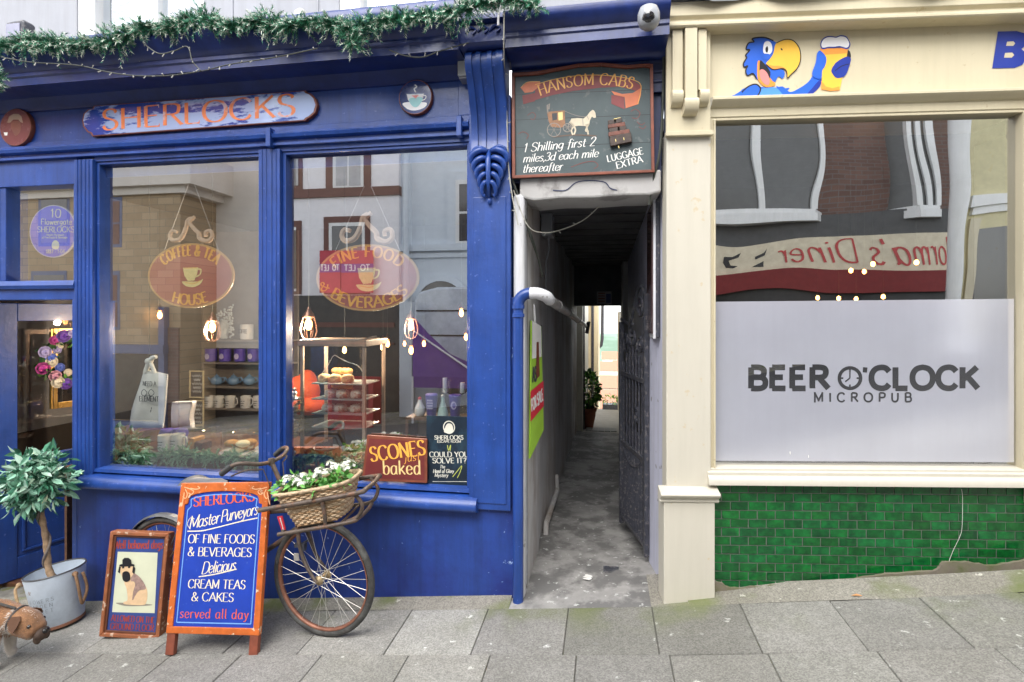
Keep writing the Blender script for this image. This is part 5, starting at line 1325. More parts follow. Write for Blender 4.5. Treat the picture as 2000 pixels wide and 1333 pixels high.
mb = MB(B); mb.tube([(.10, 1.0, .08), (.105, 1.6, .05), (.11, 1.9, .05)], .022, 8); mb.tube([(.10, 1.0, .08), (.10, .97, .0)], .022, 8); mb.tube([(.11, 1.9, .05), (.1, 1.95, .18)], .02, 8)
tag(mb.build('floor_pipe', PLASTERD, smooth=True), 'grey waste pipe along the foot of the left passage wall', 'pipe')

# ------------------------------------------------------------------ the yard beyond the passage
CREAMH = mat('pale cream render beyond', (.80, .77, .66), .85, var=.06); YELH = mat('yellow render beyond', (.80, .66, .42), .85, var=.06)
t = thing('cream_cottage', 'pale cream rendered house wall beyond the passage, left side', 'house', B, (-.3, 8, -.5))
mb = MB(B); mb.box(-3, .10, 5.6, 5.66, -.6, 5.0); mb.box(-3, .2, 5.66, 9.0, -.8, 5.2); mb.build('wall', CREAMH, t)
mb = MB(B)
t2 = thing('yellow_cottage', 'yellow rendered house wall beyond the cream one at the end of the passage', 'house', B, (0, 12, -.8)); mb.box(-3, .40, 9.0, 15, -1.2, 5.2); mb.build('wall', YELH, t2)
for (a, b, lab) in ((.175, 5.9, 'black drainpipe on the cream wall nearest the passage end'), (.26, 8.95, 'thin dark drainpipe between the cream and yellow walls')):
    mb = MB(B); mb.tube([(a + .03, b, -.5), (a + .03, b, 5)], .022 if b < 6 else .03, 8); tag(mb.build('downpipe', BLACKM, smooth=True), lab, 'drainpipe')
mb = MB(B); x_ = .5
mb.tube([(x_, 14.6, 4.6), (x_, 14.6, 3.0), (x_ - .02, 14.6, .9), (x_ - .05, 14.6, .7), (x_ - .33, 14.6, .45), (x_ - .36, 14.6, .3), (x_ - .36, 14.6, -1.2)], .05, 8)
tag(mb.build('downpipe', BLACKM, smooth=True), 'dark drainpipe with a swan neck at the far edge of the yellow wall', 'drainpipe')
mb = MB(B); mb.box(.86, 2.5, 5.6, 10, -.6, 1.75); t3 = thing('yard_wall', 'shadowed rough wall on the right beyond the passage', 'wall', B, (1, 8, -.4)); mb.build('wall', PLASTERD, t3)
mb = MB(B); mb.tube(cr([(.85, 6.2, 1.7), (.84, 6.3, 1.0), (.85, 6.25, .7), (.80, 6.2, .62)], 5), .008, 6); tag(mb.build('cable', WHITEPL, smooth=True), 'thin white cable dangling on the wall right of the passage exit', 'cable')
mb = MB(B)
Y0 = pz(5.65)
mb.poly([(-.5, 5.6, Y0 - .004), (1.2, 5.6, Y0 - .004), (1.2, 9.0, Y0 - .22), (-.5, 9.0, Y0 - .22)]); mb.poly([(-.5, 9, Y0 - .22), (2, 9, Y0 - .22), (2, 15, Y0 - 1.6), (-.5, 15, Y0 - 1.6)])
kind(mb.build('yard_paving', mat('pale yard paving', (.48, .46, .42), .85, var=.15, vs=8), base=(.5, 6, 0)), 'structure')
mb = MB(B)
for i in range(5): mb.box(.25 + i * .1, .34 + i * .1, 5.7, 5.95, Y0 - .02, Y0 + .003)
tag(mb.build('doormat', mat('pale ribbed mat', (.4, .4, .38), .9)), 'pale ribbed grating across the end of the passage floor', 'grating')
def leafy(mb, o, R_, n, l, rr, mats, flat=1.0, droop=.2, w_=.38):
    for i in range(n):
        d = Vector((rr.gauss(0, 1), rr.gauss(0, 1), rr.gauss(0, 1))).normalized()
        p = Vector(o) + Vector((d.x * R_[0], d.y * R_[1], d.z * R_[2])) * rr.uniform(.45, 1.0) ** .5
        t = (d + Vector((rr.uniform(-.8, .8), rr.uniform(-.8, .8), rr.uniform(-.6, .6) - droop))).normalized()
        s = t.cross(Vector((rr.uniform(-1, 1), rr.uniform(-1, 1), rr.uniform(-1, 1)))).normalized(); nn = s.cross(t)
        ll = l * rr.uniform(.65, 1.25); ww = ll * w_ * .5
        mb.use(rr.choice(mats))
        P_ = [(0, 0, 0), (.3, .85, .12), (.62, .95, .14), (1, 0, -.06), (.62, -.95, .14), (.3, -.85, .12)]
        pts = [p + t * (u * ll) + s * (v * ww) + nn * (w2 * ll * .6) for u, v, w2 in P_]
        m1 = p + t * (.32 * ll); m2 = p + t * (.64 * ll)
        q = [pts[0], pts[1], m1]; mb.poly(q); mb.poly([m1, pts[1], pts[2], m2]); mb.poly([m2, pts[2], pts[3]])
        mb.poly([pts[0], m1, pts[5]]); mb.poly([m1, m2, pts[4], pts[5]]); mb.poly([m2, pts[3], pts[4]])
LF = [mat('fresh green leaf', (.12, .32, .05), .4, var=.3), mat('bright green leaf', (.24, .48, .08), .4, var=.3), mat('deep green leaf', (.03, .09, .02), .4, var=.3)]
a, b_, _ = B.loc(*ground(1143, 829)[:2], 0); b_ = 6.05; a = .27; zf = Y0 - .04
t = thing('flower_pot', 'terracotta pot at the far end of the passage', 'pot', B, (a, b_, zf))
mb = MB(B); mb.lathe((a, b_, zf), [(.085, 0), (.13, .22), (.135, .29), (.15, .30), (.15, .35), (.135, .35), (.12, .30), (0, .30)], 24); mb.build('pot', mat('terracotta', (.30, .10, .055), .8, var=.15), t, smooth=True)
t = thing('potted_shrub', 'bright green shrub growing in the terracotta pot', 'plant', B, (a, b_, zf + .3))
mb = MB(B); leafy(mb, (a + .02, b_, zf + .66), (.17, .17, .30), 460, .085, random.Random(4), LF, w_=.6); mb.build('foliage', None, t)
mb = MB(B)
for k in range(5): mb.tube([(a, b_, zf + .29), (a + .05 * (k - 2), b_ + .03 * (k % 3 - 1), zf + .75)], .007, 5)
mb.build('stem', WOODM, t)
t = thing('planter', 'low dark planter with small plants far down the yard', 'planter', B, (.62, 11, -1))
mb = MB(B); zz = Y0 - .72; mb.box(.5, .95, 10.9, 11.2, zz, zz + .3); mb.build('trough', BLACKM, t, bev=.01)
mb = MB(B); leafy(mb, (.72, 11.05, zz + .4), (.22, .14, .12), 90, .09, random.Random(6), LF); mb.build('foliage', None, t)
# the far side of the valley: houses, hill
HZ = mat('green far hillside', (.20, .28, .22), .95, var=.2, vs=.05, c2=(.12, .19, .13), s2=.03, t2=.5, w2=.1)  # the hill's own green with darker patches
mb = MB(B); rr = random.Random(4)
ridge = [(-260 + i * 26, -15 + 3 * math.sin(i * .7) + rr.uniform(-2, 2)) for i in range(22)]
n = len(mb.v)
for a, h in ridge: mb.v += [(a, 220, -40), (a, 300, h - 14), (a, 420, h)]
for i in range(21):
    for j in range(2): mb.face([n + i * 3 + j, n + i * 3 + 3 + j, n + i * 3 + 4 + j, n + i * 3 + 1 + j])
kind(mb.build('hills', HZ, smooth='all'), 'structure')
RT = mat('far red roof tile', (.36, .17, .11), .9, var=.15); FW = [mat('far cream wall', (.66, .60, .50), .9), mat('far buff wall', (.52, .42, .32), .9), mat('far white wall', (.74, .73, .70), .9)]
hs_ = [(1.4, 70, -12, 7.2, 2.0, 1), (4.6, 78, -13, 6, 2.2, 2), (1.2, 110, -14, 7.5, 2.4, 0), (5.0, 120, -14, 6.5, 2.4, 2), (3.0, 160, -16, 8, 3, 0), (1.6, 40, -8.4, 5, 1.6, 2)]
labs = ['buff house with a red roof, nearest the skyline beyond the passage', 'white house with a red roof low beyond the passage', 'cream house with a red roof at the right beyond the passage', 'low white house with a red roof down the hill beyond the passage', 'large cream house high on the far slope beyond the passage', 'small white outbuilding just below the yard']
for (a, b_, z0, h, w_, mi), lab in zip(hs_, labs):
    t = thing('far_house', lab, 'house', B, (a, b_, z0), 'far houses seen through the passage')
    mb = MB(B); mb.box(a - w_, a + w_, b_, b_ + 5, z0 - 8, z0 + h * .55); mb.build('wall', FW[mi], t)
    mb = MB(B); mb.ex([(b_ - .2, z0 + h * .55), (b_ + 2.5, z0 + h * .55 + w_ * .7), (b_ + 5.2, z0 + h * .55)], a - w_ - .2, a + w_ + .2); mb.build('roof', RT, t)
    mb = MB(B)
    for k in (-.5, .5): mb.box(a + k * w_ - .35, a + k * w_ + .35, b_ - .05, b_, z0 + h * .2, z0 + h * .42)
    kind(mb.build('windows', DGLASS, t), 'thing')

# ------------------------------------------------------------------ things in the shop windows
W3 = lambda x, y, b: (B.at(x, y, b)[0], b, B.at(x, y, b)[1])
FIR = [mat('dark fir needle', (.025, .11, .055), .6, var=.3), mat('mid fir needle', (.05, .25, .14), .6, var=.3), mat('frosted fir tip', (.58, .63, .54), .7, var=.15)]
SPR = [mat('grey green sprig', (.12, .26, .16), .6, var=.3), mat('pale sage sprig', (.26, .42, .27), .6, var=.3), mat('dark sage sprig', (.05, .12, .075), .6, var=.3)]
def branch(mb, p, d, l, n, nl, mats, rr, tip=True, w_=.0022):
    """a twig with needles"""
    p = Vector(p); d = Vector(d).normalized()
    x = d.cross(Vector((.3, .2, .9))).normalized(); y = d.cross(x)
    for i in range(n):
        t = i / (n - 1); q = p + d * l * t + Vector((0, 0, -.25 * l * t * t))
        g = i * 2.4 + rr.uniform(-.5, .5)
        o = (x * math.cos(g) + y * math.sin(g)) * .8 + d * .75
        o.normalize(); nn = nl * (1 - .4 * t) * rr.uniform(.7, 1.15)
        s = o.cross(d); s = s.normalized() * w_ if s.length > 1e-5 else x * w_
        mb.use(mats[2] if tip and t > .62 and rr.random() < .42 else mats[0] if rr.random() < .5 else mats[1])
        e = q + o * nn
        mb.poly([q - s, q + s, e])
def garland(name, label, path, r, cnt, l, n, nl, mats, seed, cat='garland', tip=True, w_=.0022, fr=B, droop=.0, bmin=None):
    rr = random.Random(seed); P_ = cr(path, 8)
    L_ = [0]
    for p, q in zip(P_, P_[1:]): L_.append(L_[-1] + math.dist(p, q))
    t = thing(name, label, cat, fr, P_[len(P_) // 2])
    mb = MB(fr); mb.tube(P_, .008, 5); mb.build('stem', CORD, t)
    mb = MB(fr)
    for i in range(cnt):
        s = L_[-1] * (i + rr.random()) / cnt
        k = max(j for j in range(len(L_) - 1) if L_[j] <= s); u = (s - L_[k]) / (L_[k + 1] - L_[k] + 1e-9)
        p = [a + (b - a) * u for a, b in zip(P_[k], P_[k + 1])]
        cl = .75 + .45 * math.sin(s * 21) * math.sin(s * 9.3 + 1)
        d = (rr.uniform(-1, 1), rr.uniform(-1.1, .5), rr.uniform(-.9 - droop, 1.0))
        branch(mb, p, d, l * cl * rr.uniform(.7, 1.2), n, nl, mats, rr, tip, w_)
    mb.build('needles', None, t)
    return t
gp_ = [W3(-60, 101, -.33), W3(10, 91, -.35), W3(80, 85, -.36), W3(150, 85, -.36), W3(215, 81, -.36), W3(270, 59, -.36), W3(330, 53, -.36), W3(400, 37, -.36), W3(450, 55, -.36), W3(500, 43, -.36), W3(560, 51, -.36), W3(620, 45, -.36), W3(690, 55, -.37), W3(740, 43, -.36), W3(800, 35, -.36), W3(870, 31, -.36), W3(925, 15, -.36), W3(975, 1, -.36), W3(1020, 5, -.36), W3(1050, 15, -.36)]
garland('garland', 'long green artificial fir garland with frosted tips lying along the blue cornice', gp_, .1, 1250, .105, 36, .036, FIR, 3, w_=.0027)
garland('garland_end', 'drooping end of fir garland hanging at the far left edge', [W3(-60, 120, -.4), W3(-25, 130, -.42), W3(-6, 150, -.42), W3(-8, 175, -.42)], .1, 60, .09, 34, .036, FIR, 8, w_=.0026)
garland('garland_tail', 'clump of fir garland hanging lowest, below the white box end of the left window head', [W3(668, 58, -.39), W3(682, 72, -.40), W3(694, 88, -.41)], .06, 40, .08, 34, .034, FIR, 12, w_=.0026)
mb = MB(B); mb.tube(cr([W3(992, -6, -.37), W3(976, 20, -.37), W3(973, 50, -.36)], 6), .006, 6); tag(mb.build('cable_tie', WHITEPL, smooth=True), 'white plastic tie standing up by the garland above the bracket block', 'tie')
garland('window_garland', 'sage green foliage garland along the bottom of the left window', [W3(240, 885, .34), W3(265, 892, .25), W3(330, 890, .22), W3(400, 890, .2), W3(460, 894, .2), W3(515, 898, .2)], .1, 360, .11, 36, .024, SPR, 21, tip=False, w_=.0024)
garland('window_garland', 'dark green foliage garland along the bottom of the right window behind the bicycle basket', [W3(560, 915, .22), W3(600, 895, .25), W3(650, 895, .25), W3(705, 920, .22)], .1, 220, .10, 30, .024, SPR, 22, tip=False, w_=.0032)
rr = random.Random(31)
for k, (px, py) in enumerate([(246, 912), (300, 916), (398, 925)]):
    mb = MB(B)
    for i in range(14): p = W3(px + rr.uniform(-9, 9), py + rr.uniform(-10, 8), .13); mb.sph(p, .0065, 7, 5)
    tag(mb.build('berry_cluster', mat('blue berry', (.06, .08, .22), .4), smooth=True), ['bunch of dark blue berries at the left end of the left window', 'bunch of dark blue berries below the tote bag', 'bunch of dark blue berries above the bicycle saddle'][k], 'berries')
# oval signs with scrolled tops
MARO = mat('maroon oval board', (.36, .085, .07), .5, var=.12)
def oval(label, cx, cy, rx, ry, txt1, txt2, amp):
    b_ = .15
    (a, c), (a2, c2) = B.at(cx, cy, b_), B.at(cx + rx, cy + ry, b_); ra, rc = a2 - a, c - c2
    t = thing('oval_sign', label, 'sign', B, (a, b_, c - rc), 'oval signs hanging in the windows')
    mb = MB(B); mb.prism(circ(a, c, ra, rc, 48), b_ - .012, b_); mb.build('board', mat('gold sign edge', (.50, .28, .10), .45, var=.15), t)
    mb = MB(B); mb.ell(a, c, ra * .955, rc * .94, b_ - .0125, 48); mb.build('face', MARO, t)
    mb = MB(B); mb.use(GOLDL)
    mb.arctext(txt1, a, c, ra * .70, rc * .62, -62 if amp else -58, 62 if amp else 58, rc * .32, b_ - .0135, wt=.23, con=.45, serif=.08)
    k = .93 if not amp else .93
    mb.arctext(txt2, a, c, ra * .90, rc * .90, 180 + (28 if not amp else 52), 180 - (28 if not amp else 62), rc * .32, b_ - .0135, wt=.23, con=.45, serif=.08)
    if amp: mb.text("&", (a - ra * .88, c - rc * .42), (a - ra * .72, c - rc * .30), rc * .26, b_ - .0135, wt=.2, con=.5, serif=0)
    mb.build('lettering', None, t)
    mb = MB(B); mb.use(mat('primrose cup paint', (.80, .66, .28), .5, var=.12, vs=40)); z = b_ - .014
    s = rx / 85
    pp = lambda pts: [(cx + x * s * .92, cy + y * s * .92) for x, y in pts]
    mb.decal(pp([(-16, 12), (14, 12), (24, 7), (18, 18), (4, 24), (-12, 22), (-20, 14)]), z, True); mb.decal(pp([(-18, -17), (14, -18), (12, -4), (6, 10), (-8, 11), (-15, 0)]), z - .0008)
    mb.line(pp([(13, -14), (20, -13), (18, -3), (10, 2)]), .009 * s, z - .0004); mb.use(GOLDL).line(pp([(-16, -16), (12, -17)]), .004, z - .0016, False); mb.line(pp([(-14, 14), (4, 17), (18, 10)]), .004, z - .0016)
    mb.build('painted_cup', None, t)
    mb = MB(B)
    for sg in (-1, 1):
        mb.tube([W3(cx + sg * rx * .62, cy - ry * .8, b_ - .005), W3(cx + sg * 6, cy - ry - 115, b_ - .005)], .0025, 5)
    mb.build('chain', mat('thin grey chain', (.4, .4, .4), .4, .5), t)
    mb = MB(B); SCR = mat('pale brown scrollwork', (.50, .36, .27), .5, var=.15)
    y0 = cy - ry
    for sg in (-1, 1):
        w_ = rx * .0055 + .1
        pts = [(cx + sg * u * s, y0 - v * s) for u, v in ((6, 52), (-4, 42), (4, 30), (14, 20), (16, 10), (30, 4), (40, 12), (38, 24), (28, 22), (28, 14))] if sg > 0 else [(cx - u * s, y0 - v * s) for u, v in ((0, 50), (8, 44), (10, 34), (16, 18), (24, 8), (36, 6), (42, 14), (38, 24), (28, 22))]
        q = cr([W3(x, y, b_ - .006) for x, y in pts], 5); mb.tube(q, [.016 * s * (1 - .55 * abs(i / len(q) - .45)) for i in range(len(q))], 7)
    mb.build('scroll_top', SCR, t, smooth=True)
oval('maroon oval sign with gold lettering for coffee and tea, hanging in the left window', 374, 539, 85, 63, "COFFEE & TEA", "HOUSE", 0)
oval('maroon oval sign with gold lettering for food and beverages, hanging in the right window', 718, 543, 102, 65, "FINE FOOD", "BEVERAGES", 1)
# oval address plaque behind the transom light
a, c = B.at(108, 453, .09); ra = B.at(154, 453, .09)[0] - a; rc = c - B.at(108, 504, .09)[1]
t = thing('address_plaque', 'purple-blue oval address plaque on the glass above the door', 'plaque', B, (a, .07, c - rc))
mb = MB(B); mb.prism(circ(a, c, ra, rc, 44), .072, .085); mb.build('edge', mat('pale plaque edge', (.55, .52, .62), .5), t)
mb = MB(B); mb.ell(a, c, ra * .965, rc * .97, .0715, 44); mb.build('face', mat('violet plaque enamel', (.17, .15, .75), .3), t)
mb = MB(B); z = .0708; mb.use(mat('cream plaque lettering', (.75, .70, .55), .5))
def ctext(s_, px, py, h, wpx, **k): mb.textpx(s_, (px - wpx / 2, py), (px + wpx / 2, py), h, z, **k)
ctext("10", 109, 425, 16, 21, wt=.15, con=.5, serif=.08); ctext("Flowergate", 110, 439, 11, 60, wt=.16, con=.6, serif=.06); ctext("SHERLOCKS", 109, 454, 11, 72, wt=.16, con=.5, serif=.08)
ctext("Master Purveyors", 108, 461, 4, 34, wt=.16, con=.8, serif=0); ctext("of Fine Foods & Beverages", 107, 466, 4, 50, wt=.16, con=.8, serif=0); ctext("1887 - 1904", 108, 495, 7, 36, wt=.16, con=.7, serif=0)
mb.decal([(103, 486), (101, 478), (106, 470), (113, 472), (116, 479), (113, 487)], z, True)
mb.build('lettering', None, t)

# left window: shelf unit, jars, teapots, mugs
def shelf_unit():
    b_ = 1.9
    a0, c1 = B.at(398, 560, b_); a1, c0 = B.at(560, 810, b_)
    t = thing('shelf_unit', 'grey brown wall shelves holding jars, teapots and mugs inside the left window', 'shelves', B, ((a0 + a1) / 2, b_ + .1, c0))
    SH = mat('grey brown shelf paint', (.20, .17, .145), .6, var=.15)
    mb = MB(B); mb.box(a0, a1, b_ + .2, b_ + .23, c0 - .7, c1 + .6); mb.build('back_panel', SH, t)
    mb = MB(B); mb.box(a0 - .03, a0, b_, b_ + .23, c0 - .7, c1 + .6); mb.build('side_panel', SH, t, bev=.003)
    for y in (664, 708, 755, 798):
        c = B.at(450, y, b_)[1]; mb = MB(B); mb.box(a0, a1, b_ - .02, b_ + .2, c - .02, c); mb.build('shelf', SH, t, bev=.003)
    return b_
sb_ = shelf_unit()
PUR = mat('purple enamel', (.10, .06, .42), .3, var=.06); PURL = mat('pale violet print', (.55, .50, .75), .5); CHINA = mat('white china', (.75, .75, .73), .2, coat=.5, var=.03); TEAL = mat('pale blue glaze', (.16, .28, .45), .2, coat=.5)
def on(px, py, b): a, c = B.at(px, py, b); return a, b, c
def sc_(b): return (3.26 * .986 + b + .35) / FPX
for i, px in enumerate((412, 440, 469, 495)):
    a, b, c = on(px, 707, sb_ + .06); k = B.at(px + 10, 707, b)[0] - a
    t = thing('storage_jar', 'purple storage jar on the second shelf, ' + ['leftmost of the four', 'second from the left', 'third from the left', 'rightmost of the four'][i], 'jar', B, (a, b, c), 'purple jars in a row on the shelf')
    mb = MB(B); mb.lathe((a, b, c), [(k * .75, 0), (k * .95, .01), (k, .115), (k * .9, .12)], 18); mb.build('jar', PUR, t, smooth=True)
    mb = MB(B); mb.lathe((a, b, c + .12), [(k * 1.02, 0), (k * 1.02, .014), (k * .9, .02), (0, .021)], 18); mb.build('lid', PUR, t, smooth=True)
    mb = MB(B); mb.ell(a, c + .06, k * .45, .03, b - k * 1.0, 14); mb.build('emblem', PURL, t)
for i, px in enumerate((423, 456, 487)):
    a, b, c = on(px, 752, sb_ + .06); k = .055
    t = thing('teapot', ['pale blue teapot on the shelf, left of three', 'pale blue teapot on the shelf, between two others', 'pale blue teapot on the shelf, right of three'][i], 'teapot', B, (a, b, c), 'blue teapots on the shelf')
    mb = MB(B); mb.lathe((a, b, c), [(.03, 0), (.05, .01), (.062, .04), (.055, .07), (.028, .088), (0, .09)], 18); mb.build('body', TEAL, t, smooth=True)
    mb = MB(B); mb.lathe((a, b, c + .088), [(.026, 0), (.02, .012), (.006, .016), (.009, .024), (.0, .03)], 14); mb.build('lid', TEAL, t, smooth=True)
    mb = MB(B); mb.tube(cr([(a - .055, b, c + .035), (a - .08, b, c + .05), (a - .10, b, c + .08)], 4), [.014, .013, .012, .011, .010, .009, .009, .008, .007], 8); mb.build('spout', TEAL, t, smooth=True)
    mb = MB(B); mb.tube(cr([(a + .05, b, c + .075), (a + .085, b, c + .075), (a + .09, b, c + .04), (a + .058, b, c + .025)], 5), .006, 6); mb.build('handle', TEAL, t, smooth=True)
def mug(px, py, b, h, r, label, group, lid=None, pr_=True):
    a, b, c = on(px, py, b)
    t = thing('mug', label, 'mug', B, (a, b, c), group)
    mb = MB(B); mb.lathe((a, b, c), [(r * .9, 0), (r, .008), (r, h), (r * .93, h), (r * .9, .012), (0, .012)], 20); mb.build('cup', CHINA, t, smooth=True)
    mb = MB(B); mb.tube(cr([(a + r * .95, b - .003, c + h * .82), (a + r * 1.5, b - .003, c + h * .8), (a + r * 1.55, b - .003, c + h * .35), (a + r * .95, b - .003, c + h * .22)], 5), .006, 6); mb.build('handle', CHINA, t, smooth=True)
    mb = MB(B); mb.use(BLACKM)
    for k in range(3): mb.text("abc"[k] * 1 + "eoma"[:2 + k % 2], (a - r * .5, c + h * (.62 - .2 * k)), (a + r * .45, c + h * (.62 - .2 * k)), h * .13, b - r * 1.005, wt=.2, con=.7, serif=0) if False else mb.poly([(a - r * (.5 - .1 * k), b - r * .99 - .003, c + h * (.6 - .18 * k)), (a + r * (.45 - .12 * k), b - r * .99 - .003, c + h * (.6 - .18 * k)), (a + r * (.45 - .12 * k), b - r * .99 - .003, c + h * (.64 - .18 * k)), (a - r * (.5 - .1 * k), b - r * .99 - .003, c + h * (.64 - .18 * k))])
    mb.build('print', None, t)
    return t
for i, (px, py) in enumerate(((410, 797), (428, 797), (450, 797), (480, 797), (505, 797))):
    mug(px, py, sb_ + .05, .125, .052, 'white printed mug on the lowest shelf, ' + ['leftmost of five', 'second of five from the left', 'middle one of five', 'fourth of five from the left', 'rightmost of five'][i], 'white mugs on the lowest shelf')
mug(323, 880, .33, .115, .05, 'white mug with curly black print at the front of the left window', 'white mugs at the front of the left window')
mug(347, 878, .37, .115, .05, 'white mug half behind the glass cake dome in the left window', 'white mugs at the front of the left window')
for i, (px, py, lab) in enumerate(((327, 851, 'purple lidded canister behind the mug nearest the tote bag'), (352, 850, 'purple lidded canister below the white paper bag'))):
    a, b, c = on(px, py, .46); t = thing('canister', lab, 'canister', B, (a, b, .685))
    mb = MB(B); mb.lathe((a, b, .685), [(.045, 0), (.05, .01), (.05, c - .685)], 18); mb.build('body', PUR, t, smooth=True)
    mb = MB(B); mb.lathe((a, b, c), [(.056, 0), (.056, .025), (.045, .05), (0, .055)], 18); mb.build('lid', PUR, t, smooth=True)
a, b, c = on(482, 663, sb_ + .06)
t = thing('canister', 'white round canister with black capitals on the top shelf', 'canister', B, (a, b, c))
mb = MB(B); mb.lathe((a, b, c), [(.062, 0), (.066, .006), (.066, .15), (.06, .158), (0, .16)], 20); mb.build('body', CHINA, t, smooth=True)
mb = MB(B); mb.use(BLACKM).text("COFFEE", (a - .05, c + .065), (a + .05, c + .065), .04, b - .069, wt=.18, con=.7, serif=0); mb.build('lettering', None, t)
mug(515, 663, sb_ + .06, .12, .05, 'white mug at the right end of the top shelf', None)
mb = MB(B); rr = random.Random(17); n = 150
for i in range(n):
    x, y = rr.uniform(420, 456), rr.uniform(596, 660); 
    if (x - 420) / 36 + (660 - y) / 64 < .35 or y < 596 + (456 - x) * .5: continue
    p = W3(x, y, sb_ + rr.uniform(0, .08)); mb.sph(p, (rr.uniform(.008, .016), .01, rr.uniform(.008, .016)), 6, 4)
a, b, c = on(437, 662, sb_ + .05)
mb.lathe((a, b, c - .0), [(.03, 0), (.045, .05), (.05, .1), (.03, .2)], 10)
tag(mb.build('feathery_ornament', mat('pale grey filigree', (.55, .58, .56), .6, var=.2), smooth=True), 'pale grey frilly ornament on the top shelf beside the lamp', 'ornament')
# tote bag and paper bag
CANV = mat('natural canvas', (.80, .78, .71), .85, var=.06, vs=12, bump=.3, bs=200)
def sheet(fr, front, b0, th, name, m, parent, puff=.03, n=9, folds=()):
    """a soft bag: outline given by left and right edges from top to bottom"""
    mb = MB(fr); rows_ = len(front)
    for side in (0, 1):
        base = len(mb.v)
        for j, (l, r) in enumerate(front):
            for i in range(n):
                u = i / (n - 1); x = l[0] + (r[0] - l[0]) * u; y = l[1] + (r[1] - l[1]) * u
                bulge = puff * math.sin(math.pi * u) * math.sin(math.pi * min(1, (j + .6) / rows_)) + .006 * math.sin(u * 9 + j * 1.3) * (0 < i < n - 1)
                bb2 = b0 + (-bulge if side == 0 else bulge * .6 + th)
                a, c = fr.at(x, y, b0); mb.v.append((a, bb2, c))
        for j in range(rows_ - 1):
            for i in range(n - 1):
                q = [base + j * n + i, base + j * n + i + 1, base + (j + 1) * n + i + 1, base + (j + 1) * n + i]
                mb.face(q if side == 0 else q[::-1])
        if side == 1:
            h = n * rows_
            for j in range(rows_ - 1):
                for i in (0, n - 1): mb.face([j * n + i, (j + 1) * n + i, h + (j + 1) * n + i, h + j * n + i])
            for i in range(n - 1):
                for j in (0, rows_ - 1): mb.face([j * n + i, j * n + i + 1, h + j * n + i + 1, h + j * n + i])
    return mb.build(name, m, parent, smooth='all')
a, c = B.at(290, 835, .2)
t = thing('tote_bag', 'natural canvas tote bag hung by its knotted handles in the left window', 'bag', B, (a, .2, c))
sheet(B, [((283, 722), (291, 724)), ((279, 730), (326, 732)), ((272, 755), (325, 757)), ((263, 780), (323, 784)), ((257, 800), (321, 808)), ((254, 820), (319, 826)), ((253, 836), (317, 836))], .2, .012, 'bag_body', CANV, t, puff=.04, n=15)
mb = MB(B)
mb.tube(cr([W3(284, 728, .19), W3(288, 716, .19), W3(291, 708, .19)], 4), .016, 8); mb.tube(cr([W3(303, 732, .19), W3(298, 718, .19), W3(293, 708, .19)], 4), .014, 8)
mb.sph(W3(291, 706, .19), (.03, .022, .024), 10, 7); mb.tube(cr([W3(292, 706, .19), W3(297, 700, .19), W3(305, 697, .19)], 4), [.02, .02, .019, .018, .018, .017, .016, .015, .014], 8)
mb.build('handle', CANV, t, smooth=True)
mb = MB(B); mb.tube([W3(292, 700, .2), W3(292, 690, .2), (W3(292, 690, .2)[0], .2, 2.7)], .0025, 5); mb.build('hanging_cord', CORD, t)
mb = MB(B); z = .145; mb.use(BLACKM)
ctext2 = lambda s_, px, py, h, wpx, **k: mb.textpx(s_, (px - wpx / 2, py), (px + wpx / 2, py + 1), h, z, **k)
ctext2("NEED A", 292, 754, 9, 26, wt=.17, con=.5, serif=.06); ctext2("ELEMENT", 291, 784, 10, 38, wt=.17, con=.5, serif=.08)
for q in (0, 1): mb.line([(276 + q * 14, 768), (281 + q * 14, 761), (287 + q * 14, 768), (281 + q * 14, 774)], .005, z, closed=True)
mb.line([(296, 796), (294, 806)], .006, z, False); mb.line([(283, 776), (287, 772), (296, 776)], .004, z)
mb.build('print', None, t)
a, c = B.at(353, 838, .6)
t = thing('paper_bag', 'plain white paper bag standing in the left window', 'bag', B, (a, .6, c))
sheet(B, [((336, 786), (375, 785)), ((335, 795), (374, 794)), ((334, 806), (371, 805)), ((334, 820), (370, 818)), ((335, 838), (372, 836))], .6, .05, 'bag_body', mat('white paper', (.84, .84, .85), .8, var=.02), t, puff=.02, n=11)
for i, (y0, y1, lab) in enumerate(((724, 778, 'small framed chalkboard leaning beside the shelves'), (781, 838, 'lower small framed chalkboard behind the white paper bag'))):
    b_ = 1.5; a0, c1 = B.at(371, y0, b_); a1, c0 = B.at(399, y1, b_)
    t = thing('chalkboard', lab, 'chalkboard', B, (a0, b_, c0), 'small chalkboards in the left window')
    mb = MB(B)
    for q in ((a0, a1, c0, c0 + .012), (a0, a1, c1 - .012, c1), (a0, a0 + .012, c0 + .012, c1 - .012), (a1 - .012, a1, c0 + .012, c1 - .012)): mb.box(q[0], q[1], b_ - .012, b_, q[2], q[3])
    mb.build('frame', mat('pale wood frame', (.50, .42, .26), .6), t)
    mb = MB(B); mb.box(a0 + .01, a1 - .01, b_ - .004, b_ + .004, c0 + .01, c1 - .01); mb.build('slate', BLACKM, t)
    mb = MB(B); mb.use(mat('chalk', (.5, .5, .48), .9))
    for k in range(5): u = .2 + .14 * k; w2 = (.32, .22, .36, .26, .3)[k]; am = (a0 + a1) / 2; cc = c1 - (c1 - c0) * u; mb.text(("We", "are", "open", "all", "day")[k] if False else "oooo", (am - (a1 - a0) * w2, cc), (am + (a1 - a0) * w2, cc), .018, b_ - .0045, wt=.2, con=.6, serif=0) if False else mb.line([(385 - 28 * w2 + 56 * w2 * s / 8, y0 + (y1 - y0) * u + (2 if s % 2 else -2)) for s in range(9)], .006, b_ - .0045)
    mb.build('chalk_marks', None, t)
